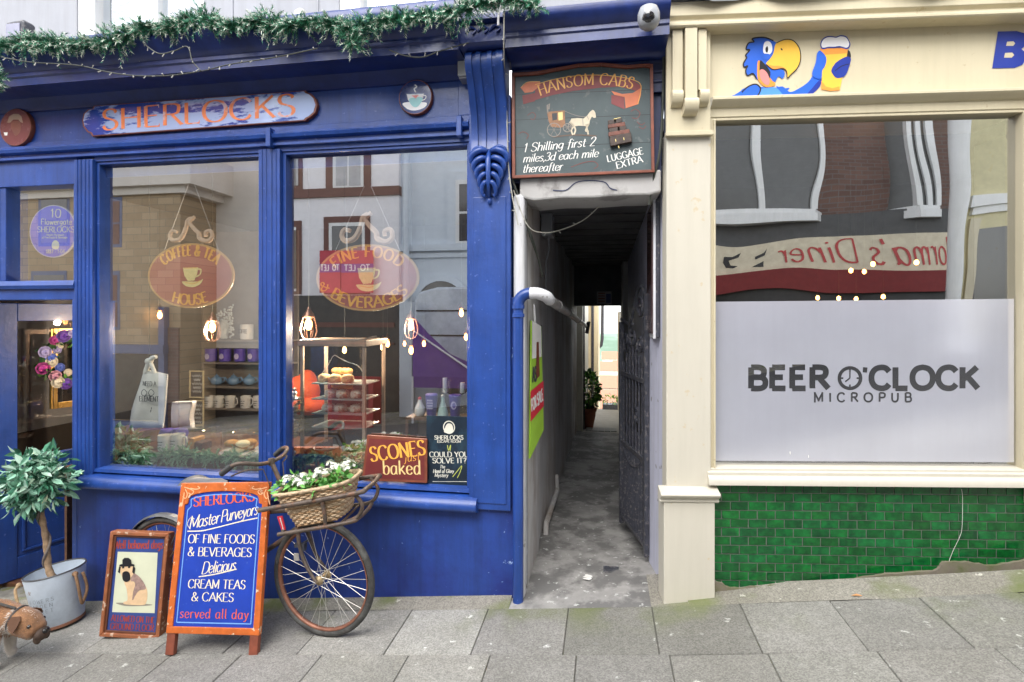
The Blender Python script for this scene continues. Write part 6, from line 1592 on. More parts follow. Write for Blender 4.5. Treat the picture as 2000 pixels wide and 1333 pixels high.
# glass cake domes
CAKE = mat('golden pastry', (.48, .24, .07), .7, var=.35, vs=25, bump=.6); CREAMC = mat('pale cream filling', (.75, .65, .42), .6); DKC = mat('dark fruit cake', (.10, .04, .03), .7, var=.4, vs=20)
for i, (px, py, r, lab) in enumerate(((394, 880, .17, 'clear cake dome over an orange slice, beside the mugs'), (476, 884, .155, 'clear cake dome over golden pastries, next to the mullion'))):
    a, b, c = on(px, py, .47 - .02 * i); h = .15
    t = thing('cake_dome', lab, 'cake dome', B, (a, b, c), 'clear cake domes in the left window')
    mb = MB(B); mb.lathe((a, b, c), [(r * .4, -.03), (r, 0), (r * 1.04, .008), (r * 1.04, .014), (0, .014)], 28); mb.build('plate', CHINA, t, smooth=True)
    mb = MB(B); mb.lathe((a, b, c + .015), [(r * .98, 0), (r * .98, h), (r * .9, h + .012), (0, h + .012)], 28, cap=False); mb.build('dome', CLEAR, t, smooth=True)
    rr = random.Random(40 + i)
    if i == 0:
        mb = MB(B); mb.use(CAKE).prism([(a - .10, c + .015), (a - .02, c + .015), (a - .02, c + .10), (a - .05, c + .105)], b - .06, b + .06); mb.use(DKC).prism([(a - .015, c + .015), (a + .05, c + .015), (a + .05, c + .07), (a - .01, c + .08)], b - .06, b + .05)
        s = thing('cake_slice', 'orange and dark cake slices on the plate under the left dome', 'cake', B, (a, b, c + .015)); mb.build('slices', None, s, bev=.006)
    else:
        mb = MB(B)
        for k in range(9):
            x = a + rr.uniform(-.08, .08); y = b + rr.uniform(-.08, .08); z = c + .03 + .025 * (k // 3)
            mb.use(CAKE if k % 4 else CREAMC).sph((x, y, z), (.055, .05, .026), 10, 6)
        s = thing('pastry_pile', 'heap of golden pastries under the right dome of the left window', 'cake', B, (a, b, c + .015)); mb.build('pastries', None, s, smooth='all')
# dark furniture at the bottom left of the left window
mb = MB(B); a0, c1 = B.at(196, 838, .5); a1, c0 = B.at(300, 930, .5)
mb.box(a0, a0 + .32, .45, .8, .6, c1 - .02); t = thing('wood_block', 'dark brown wooden stand at the left end of the left window', 'stand', B, (a0, .5, .6)); mb.build('block', WOODD, t, bev=.006)
# lamps hanging in the shop
COPPER = mat('copper lamp cap', (.50, .27, .19), .3, .9)
def pendant(px, py, b, label, cage=True, s=1.0):
    a, b, c = on(px, py, b)
    t = thing('pendant_lamp', label, 'lamp', B, (a, b, c - .08 * s), 'glowing pendant lamps inside the coffee shop')
    mb = MB(B); mb.sph((a, b, c), (.021 * s, .021 * s, .036 * s), 10, 8); bl = mb.build('bulb', LAMP, t, smooth=True)
    mb = MB(B); mb.lathe((a, b, c + .035 * s), [(.017 * s, 0), (.036 * s, .012 * s), (.03 * s, .03 * s), (.014 * s, .055 * s), (.005 * s, .075 * s)], 14); mb.build('cap', COPPER, t, smooth=True)
    mb = MB(B); mb.tube([(a, b, c + .1 * s), (a, b, 2.95)], .003, 5); mb.build('cord', CORD, t)
    if cage:
        mb = MB(B)
        for k in range(8):
            g = k * math.pi / 4
            mb.tube(cr([(a + math.cos(g) * r * s, b + math.sin(g) * r * s, c + h * s) for r, h in ((.034, .045), (.046, 0), (.05, -.045), (.034, -.085), (.0, -.10))], 4), .0017, 4)
        mb.build('cage', COPPER, t)
    return a, b, c
for px, py, b, cg, s, lab in ((603, 634, .7, True, 1.25, 'copper capped cage lamp glowing at the left of the right window'), (561, 659, 2.2, False, 1.2, 'glowing bulb just right of the mullion, deep in the shop'), (748, 678, 3.0, False, 1.3, 'lower of two glowing bulbs close together behind the cake cabinet'), (757, 672, 3.3, False, 1.2, 'upper of two glowing bulbs close together behind the cake cabinet'), (803, 636, 1.0, True, 1.1, 'cage lamp glowing in front of the mirrored purple canopy'), (803, 685, 2.6, False, 1.2, 'glowing bulb below the cage lamp by the purple canopy'), (828, 672, 3.4, False, 1.0, 'small glowing bulb over the mirrored purple canopy'), (901, 612, 2.4, False, 1.1, 'glowing bulb near the right edge of the right window'), (910, 659, 2.8, False, 1.0, 'dim glowing bulb low at the right edge of the right window'), (790, 672, 3.7, False, .9, 'tiny glowing bulb left of the cage lamp by the canopy'), (673, 684, .62, False, .7, 'small glowing bulb above the top cake shelf'), (415, 640, .9, True, 1.2, 'amber cage lamp in front of the shelves in the left window'), (312, 616, 2.4, False, 1.2, 'small pale wall candle bulb inside the left window')):
    pendant(px, py, b, lab, cg, s)
for px, py, b in ((603, 634, .7), (748, 678, 3.0), (415, 640, .9), (803, 636, 1.0), (673, 684, .62)):
    a, bb2, c = on(px, py, b); ld = bpy.data.lights.new('lamp_light', 'POINT'); ld.energy = 10 if b != .62 else 4; ld.color = (1, .80, .58); ld.shadow_soft_size = .03
    lo = bpy.data.objects.new('lamp_light', ld); lo.location = B.world(a, bb2 - .07, c - .02); col.objects.link(lo)
# glazed cake cabinet in the right window
b0, b1 = .36, .72
a0, c1 = B.at(586, 664, b0); a1 = B.at(713, 700, b0)[0]; c0 = .6
OAK = mat('worn oak', (.42, .30, .22), .55, var=.25, vs=10, bump=.2)
t = thing('cake_cabinet', 'tall glazed oak cabinet of scones and cakes in the right window', 'cabinet', B, ((a0 + a1) / 2, b0, c0))
mb = MB(B)
for x in (a0, a1 - .022):
    for y in (b0, b1 - .022): mb.box(x, x + .022, y, y + .022, c0, c1 - .045)
mb.box(a0 + .022, a1 - .022, b0, b0 + .02, c0, c0 + .03); mb.build('frame', OAK, t, bev=.002)
mb = MB(B); mb.box(a0 - .012, a1 + .012, b0 - .012, b1 + .012, c1 - .045, c1); mb.build('top', OAK, t, bev=.004)
mb = MB(B); mb.poly([(a0 + .022, b0 + .01, c0 + .03), (a1 - .022, b0 + .01, c0 + .03), (a1 - .022, b0 + .01, c1 - .05), (a0 + .022, b0 + .01, c1 - .05)]); mb.build('door_pane', CLEAR, t)
shelf_c = [B.at(660, y, b0 + .1)[1] for y in (748, 778, 806, 832, 872)]
for c in shelf_c[:4]:
    mb = MB(B); mb.box(a0 + .06, a1 - .025, b0 + .05, b1 - .05, c - .008, c); mb.build('shelf', mat('glass shelf edge', (.30, .36, .34), .2), t)
SCONE = mat('pale scone', (.52, .36, .18), .8, var=.25, vs=30, bump=.8, bs=60, c2=(.30, .16, .07), s2=22, t2=.6); ICED = mat('iced bun', (.70, .62, .50), .6, var=.15, vs=30, bump=.4, c2=(.45, .16, .10), s2=18, t2=.58)
labs = ['top', 'second', 'third', 'bottom']
rr = random.Random(50)
for si, (c, xs, m) in enumerate(((shelf_c[0], (632, 654, 678), SCONE), (shelf_c[1], (646, 668, 696), ICED), (shelf_c[2], (640, 664, 695), ICED))):
    for k, px in enumerate(xs):
        a = B.at(px, 750, b0 + .12)[0]; r = .043 if si == 0 else .048
        mb = MB(B); base = len(mb.v)
        prof = [(r * .8, 0), (r * .98, .008), (r * 1.02, .03), (r * .9, .048), (r * .5, .058), (0, .06)]
        mb.lathe((a, b0 + .13, c), prof, 16)
        mb.v = [(x + rr.uniform(-.003, .003), y + rr.uniform(-.003, .003), z + rr.uniform(-.002, .003)) for x, y, z in mb.v]
        tag(mb.build('scone' if si == 0 else 'iced_bun', m, smooth='all'), ('golden scone' if si == 0 else 'iced bun') + f' on the {labs[si]} shelf of the cake cabinet, ' + ['left one', 'middle one', 'right one'][k], 'cake', 'cakes in the glazed cabinet')
    if si < 2:
        a = B.at(664, 750, b0 + .25)[0]; mb = MB(B)
        for k in range(4): mb.sph((a - .05 + k * .035, b0 + .28, c + .065), (.035, .03, .026), 9, 6)
        tag(mb.build('cake_heap', CAKE, smooth='all'), f'heap of brown cakes behind the front row on the {labs[si]} shelf', 'cake', 'cakes in the glazed cabinet')
for k, px in enumerate((637, 690)):
    a, b, c = on(px, 880, b0 + .08); t2 = thing('cake_plate', ['white oval plate of dark cake at the foot of the cabinet', 'white oval plate of nut cakes at the foot of the cabinet'][k], 'plate', B, (a, b, c))
    mb = MB(B); mb.lathe((a, b, c), [(.05, 0), (.085, .02), (.09, .024), (.07, .02), (0, .018)], 22); mb.build('plate', CHINA, t2, smooth=True)
    mb = MB(B)
    for q in range(12 if k else 3): mb.sph((a + rr.uniform(-.05, .05), b + rr.uniform(-.04, .04), c + .03), .014 if k else .03, 7, 5)
    mb.build('food', DKC if not k else CAKE, t2, smooth='all')
mb = MB(B); mb.tube(cr([W3(625, 735, b0 + .06), W3(640, 715, b0 + .06), W3(652, 695, b0 + .06), W3(664, 700, b0 + .06), W3(680, 708, b0 + .06), W3(700, 715, b0 + .06), W3(712, 735, b0 + .06)], 6), .003, 5)
tag(mb.build('wire_ornament', mat('silver wire', (.5, .5, .5), .3, .8)), 'thin curled silver wire over the top cake shelf', 'wire')
mb = MB(B); mb.tube(cr([W3(612, 669, b0 + .05), W3(650, 664, b0 + .02), W3(700, 664, b0 + .05), W3(735, 658, b0 + .2)], 5), [.006 + .003 * math.sin(i) for i in range(16)], 6); mb.prism([B.at(668, 670, b0), B.at(700, 676, b0), B.at(708, 668, b0), B.at(690, 662, b0)], b0, b0 + .12)
tag(mb.build('folded_paper', mat('creased pale paper', (.55, .52, .48), .8)), 'crumpled pale paper lying on top of the cake cabinet', 'paper')
# stacked biscuit jars left of the cabinet
for k, (y0, y1, lab) in enumerate(((782, 812, 'upper glass jar of biscuits beside the mullion in the right window'), (818, 862, 'lower glass jar of biscuits beside the mullion in the right window'))):
    a, c1 = B.at(575, y0, .3); c0 = B.at(575, y1, .3)[1]
    t = thing('biscuit_jar', lab, 'jar', B, (a, .3, c0), 'biscuit jars beside the mullion')
    mb = MB(B); mb.lathe((a, .3, c0 - .01), [(.055, 0), (.06, .01), (.06, c1 - c0), (.045, c1 - c0 + .02)], 18, cap=False); mb.build('jar', CLEAR, t, smooth=True)
    mb = MB(B); rr = random.Random(60 + k)
    for i in range(26): mb.sph((a + rr.uniform(-.04, .04), .3 + rr.uniform(-.04, .04), c0 + rr.uniform(.01, c1 - c0 - .01)), (.016, .016, .008), 7, 5)
    kind(mb.build('biscuits', SCONE, t, smooth='all'), 'stuff')
    mb = MB(B); mb.lathe((a, .3, c1 + .005), [(.05, 0), (.05, .012), (.02, .02), (.012, .03), (.02, .045), (.01, .06), (.016, .075), (0, .085)], 14); mb.build('lid', mat('silver lid', (.5, .48, .45), .3, .9), t, smooth=True)
mb = MB(B); a, c = B.at(573, 870, .3); mb.lathe((a, .3, .6), [(.05, 0), (.05, .02), (.015, .04), (.015, c - .6 - .02), (.05, c - .6)], 14); tag(mb.build('jar_stand', mat('dark turned stand', (.12, .07, .05), .4), smooth=True), 'dark turned stand under the biscuit jars', 'stand')
ORG_ = mat('plain bright orange', (.75, .10, .02), .7, var=.15)
mb = MB(B); p = W3(590, 765, 1.4); mb.sph(p, (.17, .12, .15), 16, 10); p2 = W3(600, 748, 1.42); mb.sph(p2, (.09, .09, .12), 14, 9); p3 = W3(598, 790, 1.4); mb.sph((p3[0], 1.4, p3[2]), (.2, .14, .1), 16, 9)
tag(mb.build('orange_shape', ORG_, smooth='all'), 'bright orange rounded shape behind the glass cake cabinet', 'cover')  # unidentified orange shape, added as plain rounded lumps
# painted board, poster, low shelf with cups and bottles
FS = frame(*B.world(B.at(772, 942, .03)[0], .018, .643), -9.6, lean=1.2)
t = thing('scones_board', 'brown framed maroon board with gold lettering propped outside against the right window', 'sign', FS, (0, 0, 0))
q = [FS.at(*p, 0) for p in ((706, 939), (834, 944), (834, 858), (717, 850))]
mb = MB(FS); mb.prism(q, 0, .015); mb.build('frame', RUST, t, bev=.003)
mc = (sum(p[0] for p in q) / 4, sum(p[1] for p in q) / 4)
mb = MB(FS); mb.poly([(mc[0] + (x - mc[0]) * .92, -.002, mc[1] + (z - mc[1]) * .86) for x, z in q]); mb.build('panel', mat('maroon board', (.16, .03, .028), .4, var=.15), t)
mb = MB(FS); mb.use(GOLDL).textpx("SCONES", (725, 902), (832, 888), 28, -.003, wt=.17, con=.35, serif=.08); mb.textpx("just", (790, 903), (820, 899), 14, -.0032, wt=.1, con=.4, serif=0, slant=.25)
mb.use(mat('pale gold lettering', (.80, .58, .25), .4)).textpx("baked", (748, 927), (822, 927), 27, -.003, wt=.13, con=.3, serif=.05); mb.build('lettering', None, t)
b_ = .046; a0, c0 = B.at(833, 945, b_); a1, c1 = B.at(919, 815, b_)
t = thing('poster', 'dark blue-black escape room poster with white lettering against the right window', 'poster', B, ((a0 + a1) / 2, b_, c0))
mb = MB(B); mb.box(a0, a1, b_, b_ + .006, c0 - .01, c1); mb.build('sheet', mat('dark poster print', (.012, .022, .035), .35, var=.3, vs=5, c2=(.03, .07, .10), s2=4, t2=.6, w2=.1), t)
mb = MB(B); z = b_ - .001; mb.use(mat('off-white poster print', (.68, .66, .56), .5))
a, c = B.at(877, 835, z); r = .035
mb._put(stroke_quads([(a + r * math.cos(k * math.pi / 14), c + r * 1.08 * math.sin(k * math.pi / 14)) for k in range(29)], .006, 1, True), lambda x, y: (x, y), z)
mb.decal([(868, 845), (869, 836), (874, 828), (882, 829), (885, 838), (882, 846)], z, True)
ctext("SHERLOCKS", 877, 859, 8, 56, wt=.2, con=.5, serif=.08); ctext("ESCAPE ROOM", 877, 865, 4.5, 46, wt=.2, con=.7, serif=0); ctext("WHITBY", 877, 870, 3, 18, wt=.2, con=.7, serif=0) if False else None
ctext("COULD YOU", 877, 893, 10, 76, wt=.2, con=.45, serif=.08); ctext("SOLVE IT?", 878, 905, 10, 66, wt=.2, con=.45, serif=.08)
ctext("The", 864, 915, 6, 10, wt=.17, con=.6, serif=0, slant=.2); ctext("Hand of Glory", 866, 924, 7, 40, wt=.17, con=.6, serif=0, slant=.2); ctext("Mystery", 862, 932, 7, 26, wt=.17, con=.6, serif=0, slant=.2)
mb.line([(845, 941), (912, 941)], .003, z, False)
mb.use(mat('yellow green print', (.50, .55, .10), .5)).line([(874, 870), (876, 880), (880, 870), (879, 881)], .005, z); mb.line([(884, 932), (892, 922), (902, 910), (898, 924), (893, 934)], .004, z)
mb.build('print', None, t)
b_ = .34; a0 = B.at(800, 815, b_)[0]; a1, c1 = B.at(925, 815, b_)
t = thing('low_shelf', 'small dark wood shelf behind the poster holding cups and bottles', 'shelf', B, ((a0 + a1) / 2, b_, .6))
mb = MB(B); mb.box(a0, a1, b_ - .08, b_ + .12, c1 - .02, c1); mb.build('top', WOODD, t, bev=.003)
mb = MB(B); mb.box(a0, a0 + .02, b_ - .08, b_ + .12, .6, c1 - .02); mb.build('side_panel', WOODD, t); mb = MB(B); mb.box(a1 - .02, a1, b_ - .08, b_ + .12, .6, c1 - .02); mb.build('side_panel', WOODD, t)
for i, px in enumerate((843, 889)):
    a = B.at(px, 810, b_)[0]; t = thing('travel_cup', ['purple travel cup with white print on the low shelf, between two white bottles', 'purple travel cup with a round white emblem on the low shelf, right of the bottles'][i], 'cup', B, (a, b_, c1), 'purple travel cups on the low shelf')
    mb = MB(B); mb.lathe((a, b_, c1), [(.028, 0), (.032, .004), (.042, .135), (.044, .14), (.038, .148), (0, .15)], 20); mb.build('cup', PUR, t, smooth=True)
    mb = MB(B); mb.use(PURL)
    if i: mb.ell(a, c1 + .08, .02, .027, b_ - .041, 18); mb.use(PUR).ell(a + .003, c1 + .08, .012, .018, b_ - .0415, 12)
    else:
        for k in range(4): mb.poly([(a - .022 + .004 * (k % 2), b_ - .0405, c1 + .05 + k * .018), (a + .022 - .004 * (k % 2), b_ - .0405, c1 + .05 + k * .018), (a + .02, b_ - .0408, c1 + .06 + k * .018), (a - .02, b_ - .0408, c1 + .06 + k * .018)])
    mb.build('print', None, t)
for i, px in enumerate((821, 866)):
    a = B.at(px, 812, b_)[0]; t = thing('white_bottle', ['round white bottle with a red stopper at the left end of the low shelf', 'pale mint glass bottle between the two purple cups'][i], 'bottle', B, (a, b_ - .01, c1))
    mb = MB(B); mb.lathe((a, b_ - .01, c1), [(.026, 0), (.036, .02), (.034, .055), (.018, .085), (.013, .10), (.014, .11)] if i == 0 else [(.03, 0), (.038, .01), (.03, .05), (.012, .10), (.012, .13)], 18); mb.build('bottle', CHINA if i == 0 else mat('mint glass', (.45, .60, .56), .2), t, smooth=True)
    mb = MB(B); mb.lathe((a, b_ - .01, c1 + (.11 if i == 0 else .13)), [(.012, 0), (.014, .01), (.0, .02)], 12); mb.build('stopper', AGR if i == 0 else CHINA, t, smooth=True)
for i, px in enumerate((869, 903)):
    a, c = B.at(px, 770, b_ + .05); t = thing('tall_glass', ['tall clear glass behind the purple cups, left', 'tall clear glass behind the purple cups, right'][i], 'glass', B, (a, b_ + .07, c1))
    mb = MB(B); mb.lathe((a, b_ + .07, c1), [(.03, 0), (.035, .01), (.038, .24 - .03 * i)], 18, cap=False); mb.build('glass', CLEAR, t, smooth=True); mb = MB(B); mb.lathe((a - .005, b_ + .07, c1 + .15), [(.017, 0), (.017, .10 - .03 * i)], 12); mb.build('paper_roll', CHINA, t, smooth=True)
# wreath and gilt frame by the door
FLW = [mat('violet petal', (.14, .05, .42), .6, var=.25, vs=40), mat('magenta petal', (.42, .03, .25), .6, var=.25, vs=40), mat('cream petal', (.68, .62, .48), .6, var=.12, vs=40), mat('lilac petal', (.40, .36, .66), .6, var=.2, vs=40), mat('pink petal', (.60, .28, .38), .6, var=.2, vs=40), mat('blue petal', (.06, .12, .50), .6, var=.2, vs=40)]
a, c = D.at(120, 704, -.03)
t = thing('door_wreath', 'wreath of purple, magenta and cream artificial roses on the open blue door', 'wreath', D, (a, 0, c - .2))
mb = MB(D); wr = c - D.at(120, 745, -.03)[1]
mb.tube([(a + .06 + wr * math.cos(k * math.pi / 12), -.02, c + wr * math.sin(k * math.pi / 12)) for k in range(24)], .03, 8, closed=True); build_in(mb, 'ring', LF[2], t)
mb = MB(D)
for k in range(20):
    g = k * math.pi / 10; leafy(mb, (a + .06 + wr * math.cos(g), -.03, c + wr * math.sin(g)), (.05, .03, .05), 7, .05, random.Random(k), [LF[0], LF[2], LF[2]], w_=.5)
build_in(mb, 'leaves', None, t)
def rose(mbx, p, r, m, rr):
    mbx.use(m)
    for ring_, (n_, rr_, h_) in enumerate(((3, .25, .05), (5, .55, .02), (7, .95, -.02))):
        for k in range(n_):
            g = k * 2 * math.pi / n_ + ring_ * .6 + rr.uniform(-.15, .15)
            ax = (math.cos(g), math.sin(g)); tx = (-ax[1], ax[0]); w2 = r * (.42 + .25 * ring_)
            P_ = []
            for u, v, o in ((-.9, .35, 0), (-.55, .95, -.25), (0, 1.12, -.32), (.55, .95, -.25), (.9, .35, 0), (.35, 0, .1), (-.35, 0, .1)):
                P_.append((p[0] + ax[0] * r * rr_ * v + tx[0] * w2 * u, p[1] - r * .35 * (1 - rr_) - r * (o + .2) * (.6 - .3 * ring_), p[2] + ax[1] * r * rr_ * v + tx[1] * w2 * u))
            mbx.poly(P_)
rr = random.Random(71)
for k, (px, py, r, mi) in enumerate(((124, 657, .05, 0), (106, 665, .036, 1), (138, 652, .034, 3), (117, 676, .026, 2), (88, 688, .045, 3), (100, 700, .04, 5), (101, 707, .042, 2), (84, 720, .048, 1), (117, 718, .034, 5), (108, 735, .044, 4), (113, 747, .046, 2), (129, 750, .044, 0), (133, 728, .03, 2), (112, 684, .03, 3))):
    x, z = D.at(px, py, -.05); mb = MB(D); rose(mb, (x, -.05, z), r, FLW[mi], rr); build_in(mb, 'rose', None, t)
t = thing('gilt_frame', 'tall gilt frame with dark glass on the lobby side, half behind the wreath', 'picture frame', D, (.42, .12, 1.1))
x0, z1 = D.at(97, 642, .16); z0 = D.at(95, 800, .16)[1]; x1 = x0 + .24
mb = MB(D)
for q in ((x0, x0 + .05, z0, z1), (x1 - .05, x1, z0, z1), (x0 + .05, x1 - .05, z0, z0 + .05), (x0 + .05, x1 - .05, z1 - .05, z1)): mb.box(q[0], q[1], .14, .17, q[2], q[3]); 
mb.box(x0 + .016, x0 + .03, .132, .14, z0, z1)
build_in(mb, 'frame', mat('gilt', (.60, .34, .08), .3, .7, var=.2), t, bev=.006)
mb = MB(D); mb.poly([(x0 + .05, .16, z0 + .05), (x1 - .05, .16, z0 + .05), (x1 - .05, .16, z1 - .05), (x0 + .05, .16, z1 - .05)]); build_in(mb, 'mirror', mat('dark mirror', (.02, .02, .022), .1), t)

# what shows in the upstairs windows
b_ = .5; a, c = B.at(232, 40, b_)
t = thing('palm_plant', 'leafy green palm standing inside the left upstairs window', 'plant', B, (a, b_, c - .2))
mb = MB(B); rr = random.Random(5)
for k in range(11):
    g = -1.2 + 2.4 * k / 10; top_ = (a + .32 * math.sin(g) + rr.uniform(-.03, .03), b_ + rr.uniform(-.1, .1), c + .45 * math.cos(g) - .05)
    P_ = cr([(a, b_, c - .2), (a + .12 * math.sin(g), b_, c + .12), top_, (top_[0] + .1 * math.sin(g), top_[1], top_[2] - .06)], 6)
    for i, p in enumerate(P_[3:]):
        for sg in (-1, 1):
            mb.use(rr.choice(LF)).poly([p, (p[0] + sg * .012, p[1], p[2] + .015), (p[0] + sg * .085 + .03 * math.sin(g), p[1] - .02, p[2] - .03 + rr.uniform(-.02, .02)), (p[0] + sg * .01, p[1], p[2] - .008)])
mb.build('fronds', None, t)
mb = MB(B); mb.lathe((a, b_, c - .45), [(.1, 0), (.13, .22), (.13, .25)], 16); mb.build('pot', CHINA, t, smooth=True)
a, c = B.at(323, 38, .45)
t = thing('table_lamp', 'peach domed lamp shade inside the left upstairs window', 'lamp', B, (a, .45, c - .2))
mb = MB(B); mb.lathe((a, .45, c - .06), [(.075, 0), (.07, .04), (.05, .075), (.02, .095), (0, .1)], 20); mb.build('shade', mat('peach lamp shade', (.80, .56, .42), .6), t, smooth=True)
mb = MB(B); mb.lathe((a, .45, c - .3), [(.05, 0), (.05, .01), (.012, .03), (.012, .26)], 14); mb.build('base', CHINA, t, smooth=True)

# ------------------------------------------------------------------ pavement boards
def frame_rect(mb, fr, q, w_, b0, b1):
    c = (sum(p[0] for p in q) / 4, sum(p[1] for p in q) / 4)
    L_ = [(x + (w_ if x < c[0] else -w_), z + (w_ if z < c[1] else -w_)) for x, z in q]
    for i in range(4):
        j = (i + 1) % 4; mb.prism([q[i], q[j], L_[j], L_[i]], b0, b1)
    return L_
A = frame(-1.618, 2.961, -.155, -8, 12, 3)
t = thing('sandwich_board', 'tall blue sandwich board in an orange frame standing in front of the bicycle', 'sign', A, (0, 0, 0))
q = [A.at(*p, 0) for p in ((324, 1235), (510, 1243), (526, 942), (355, 945))]
x0 = (q[0][0] + q[3][0]) / 2; x1 = (q[1][0] + q[2][0]) / 2 - .005; z0, z1 = .105, .902
q = [(x0, z0), (x1, z0), (x1, z1), (x0, z1)]
mb = MB(A)
mb.prism([(x0, z0), (x1, z0), (x1, z0 + .035), (x0, z0 + .035)], -.004, .026)
mb.prism([(x0, z0 + .035), (x0 + .036, z0 + .035), (x0 + .036, z1), (x0, z1)], -.004, .026); mb.prism([(x1 - .036, z0 + .035), (x1, z0 + .035), (x1, z1), (x1 - .036, z1)], -.004, .026)
arch = [(x0 + .036, z1 - .12), (x0 + .055, z1 - .115), (x0 + .06, z1 - .085)] + [((x0 + x1) / 2 + (x1 - x0 - .12) / 2 * math.sin(g), z1 - .085 + .038 * (math.cos(g * .9) - math.cos(.9 * 1.57)) / (1 - math.cos(.9 * 1.57))) for g in [(-1.57 + i * .157 * 2) for i in range(1, 10)]] + [(x1 - .06, z1 - .085), (x1 - .055, z1 - .115), (x1 - .036, z1 - .12)]
mb.prism([(x0 + .036, z1)] + arch + [(x1 - .036, z1)], -.0035, .026)
mb.build('frame', ORANGEF, t, bev=.003)
mb = MB(A); mb.box(x0 + .03, x1 - .03, .004, .02, z0 + .03, z1 - .02); mb.build('panel', SIGNBLUE, t)
for x in (x0 + .005, x1 - .055):
    mb = MB(A); mb.box(x, x + .05, .0, .03, -.005, z0); mb.build('leg', RUST, t, bev=.003)
mb = MB(A); mb.use(mat('pale blue line', (.16, .34, .72), .5)); z = .003
ins = [(x0 + .055, z0 + .055), (x1 - .055, z0 + .055), (x1 - .055, z1 - .15), (x1 - .075, z1 - .13)] + [(a, c - .018) for a, c in reversed(arch[3:-3])] + [(x0 + .075, z1 - .13), (x0 + .055, z1 - .15)]
for p, r_ in zip(ins, ins[1:] + ins[:1]): mb._put(stroke_quads([p, r_], .006, 1, False), lambda x, y: (x, y), z)
mb.build('border_line', None, t)
mb = MB(A); z = .0032; ORL = mat('orange red lettering', (.70, .11, .03), .45, var=.15); CRL = mat('cream sign lettering', (.80, .70, .52), .45, var=.08)
T = lambda s_, p0, p1, h, **k: mb.textpx(s_, p0, p1, h, z, **k)
mb.use(ORL); T("SHERLOCKS", (378, 990), (497, 979), 19, wt=.19, con=.32, serif=.09, track=.08)
mb.use(CRL)
T("Master", (369, 1034), (428, 1022), 24, wt=.10, con=.45, serif=0, slant=.3, track=.0); T("Purveyors", (431, 1021), (503, 1005), 23, wt=.10, con=.45, serif=0, slant=.3, track=.0)
mb.line([(366, 1038), (395, 1037), (430, 1029), (470, 1019), (503, 1012)], .006, z)
mb.line([(372, 1034), (366, 1024), (372, 1012), (380, 1014)], .003, z)
T("OF FINE FOODS", (367, 1061), (497, 1062), 17, wt=.15, con=.3, serif=.08, track=.07)
T("& BEVERAGES", (367, 1086), (491, 1088), 17, wt=.15, con=.3, serif=.08, track=.07)
T("Delicious", (393, 1122), (459, 1114), 23, wt=.10, con=.45, serif=0, slant=.3, track=.0); mb.line([(388, 1127), (420, 1122), (462, 1112)], .006, z)
T("CREAM TEAS", (367, 1149), (479, 1151), 17, wt=.15, con=.3, serif=.08, track=.07)
T("& CAKES", (374, 1174), (456, 1176), 17, wt=.15, con=.3, serif=.08, track=.07)
mb.use(ORL); T("served all day", (351, 1207), (485, 1210), 19, wt=.12, con=.35, serif=.05, track=.12)
mb.build('lettering', None, t)
mb = MB(A); z = -.0046; mb.use(mat('peach flourish', (.75, .42, .22), .5))
for sg, cx_ in ((1, 360), (-1, 522)):
    for pts in ([(0, 0), (10, 3), (18, 8), (14, 14), (8, 11)], [(2, 4), (6, 14), (2, 22), (-3, 18)], [(12, 2), (22, 4), (30, 2), (26, -2)], [(0, 10), (-3, 26), (-5, 34)]):
        mb.line([(cx_ + sg * x, 952 + y) for x, y in pts], .005, z)
mb.build('corner_flourish', None, t)
# dog notice
N_ = frame(-2.266, 3.23, -.223, -5, 8, 0)
t = thing('dog_notice', 'small blue notice with a dog in a bowler hat, in a worn wooden frame', 'sign', N_, (0, 0, 0))
q = [(-.196, .008), (.184, .0), (.196, .602), (-.196, .602)]; q = [(-.192, .004), (.188, .004), (.188, .604), (-.192, .604)]
WF = mat('worn orange-brown wood', (.27, .09, .035), .5, var=.25, vs=14, bump=.2, c3=(.5, .36, .26), s3=24, t3=.7)
mb = MB(N_); L1 = frame_rect(mb, N_, q, .022, -.006, .05); mb.build('frame', WF, t, bev=.004)
mb = MB(N_); L2 = frame_rect(mb, N_, L1, .012, .004, .05); mb.build('inner_frame', mat('dark frame step', (.12, .04, .02), .5), t, bev=.002)
mb = MB(N_); mb.box(-.17, .165, .012, .03, .03, .58); mb.build('panel', mat('dull blue signboard', (.03, .06, .22), .4, var=.2), t)
mb = MB(N_); z = .011; mb.use(mat('dull red lettering', (.30, .045, .035), .5, var=.2))
mb.textpx("Well behaved dogs", (223, 1072), (318, 1072), 17, z, wt=.15, con=.4, serif=.04); mb.textpx("ALLOWED ON THE", (217, 1213), (301, 1218), 12, z, wt=.18, con=.4, serif=.06); mb.textpx("GROUND FLOOR", (215, 1229), (300, 1233), 12, z, wt=.18, con=.4, serif=.06)
mb.build('lettering', None, t)
mb = MB(N_); z = .0112
mb.use(mat('pale painted ground', (.58, .60, .44), .5, var=.06, vs=8)).decal([(230, 1078), (308, 1080), (302, 1198), (219, 1196)], z)
mb.use(mat('painted shadow', (.24, .22, .17), .6)).decal([(226, 1178), (250, 1178), (286, 1180), (298, 1182), (280, 1184), (245, 1184)], z - .0005, True)
DB = mat('painted dog buff', (.66, .46, .27), .5, var=.12, vs=30); DT = mat('painted dog tweed', (.30, .20, .17), .6, var=.3, vs=60)
mb.use(DB).decal([(246, 1115), (258, 1112), (262, 1124), (272, 1130), (284, 1145), (288, 1158), (286, 1176), (280, 1182), (258, 1182), (242, 1180), (242, 1176), (249, 1172), (247, 1150), (243, 1138)], z - .001, True)
mb.use(DT).decal([(256, 1120), (266, 1122), (278, 1134), (285, 1150), (272, 1154), (264, 1164), (260, 1172), (256, 1168), (262, 1148), (256, 1136)], z - .0016, True)
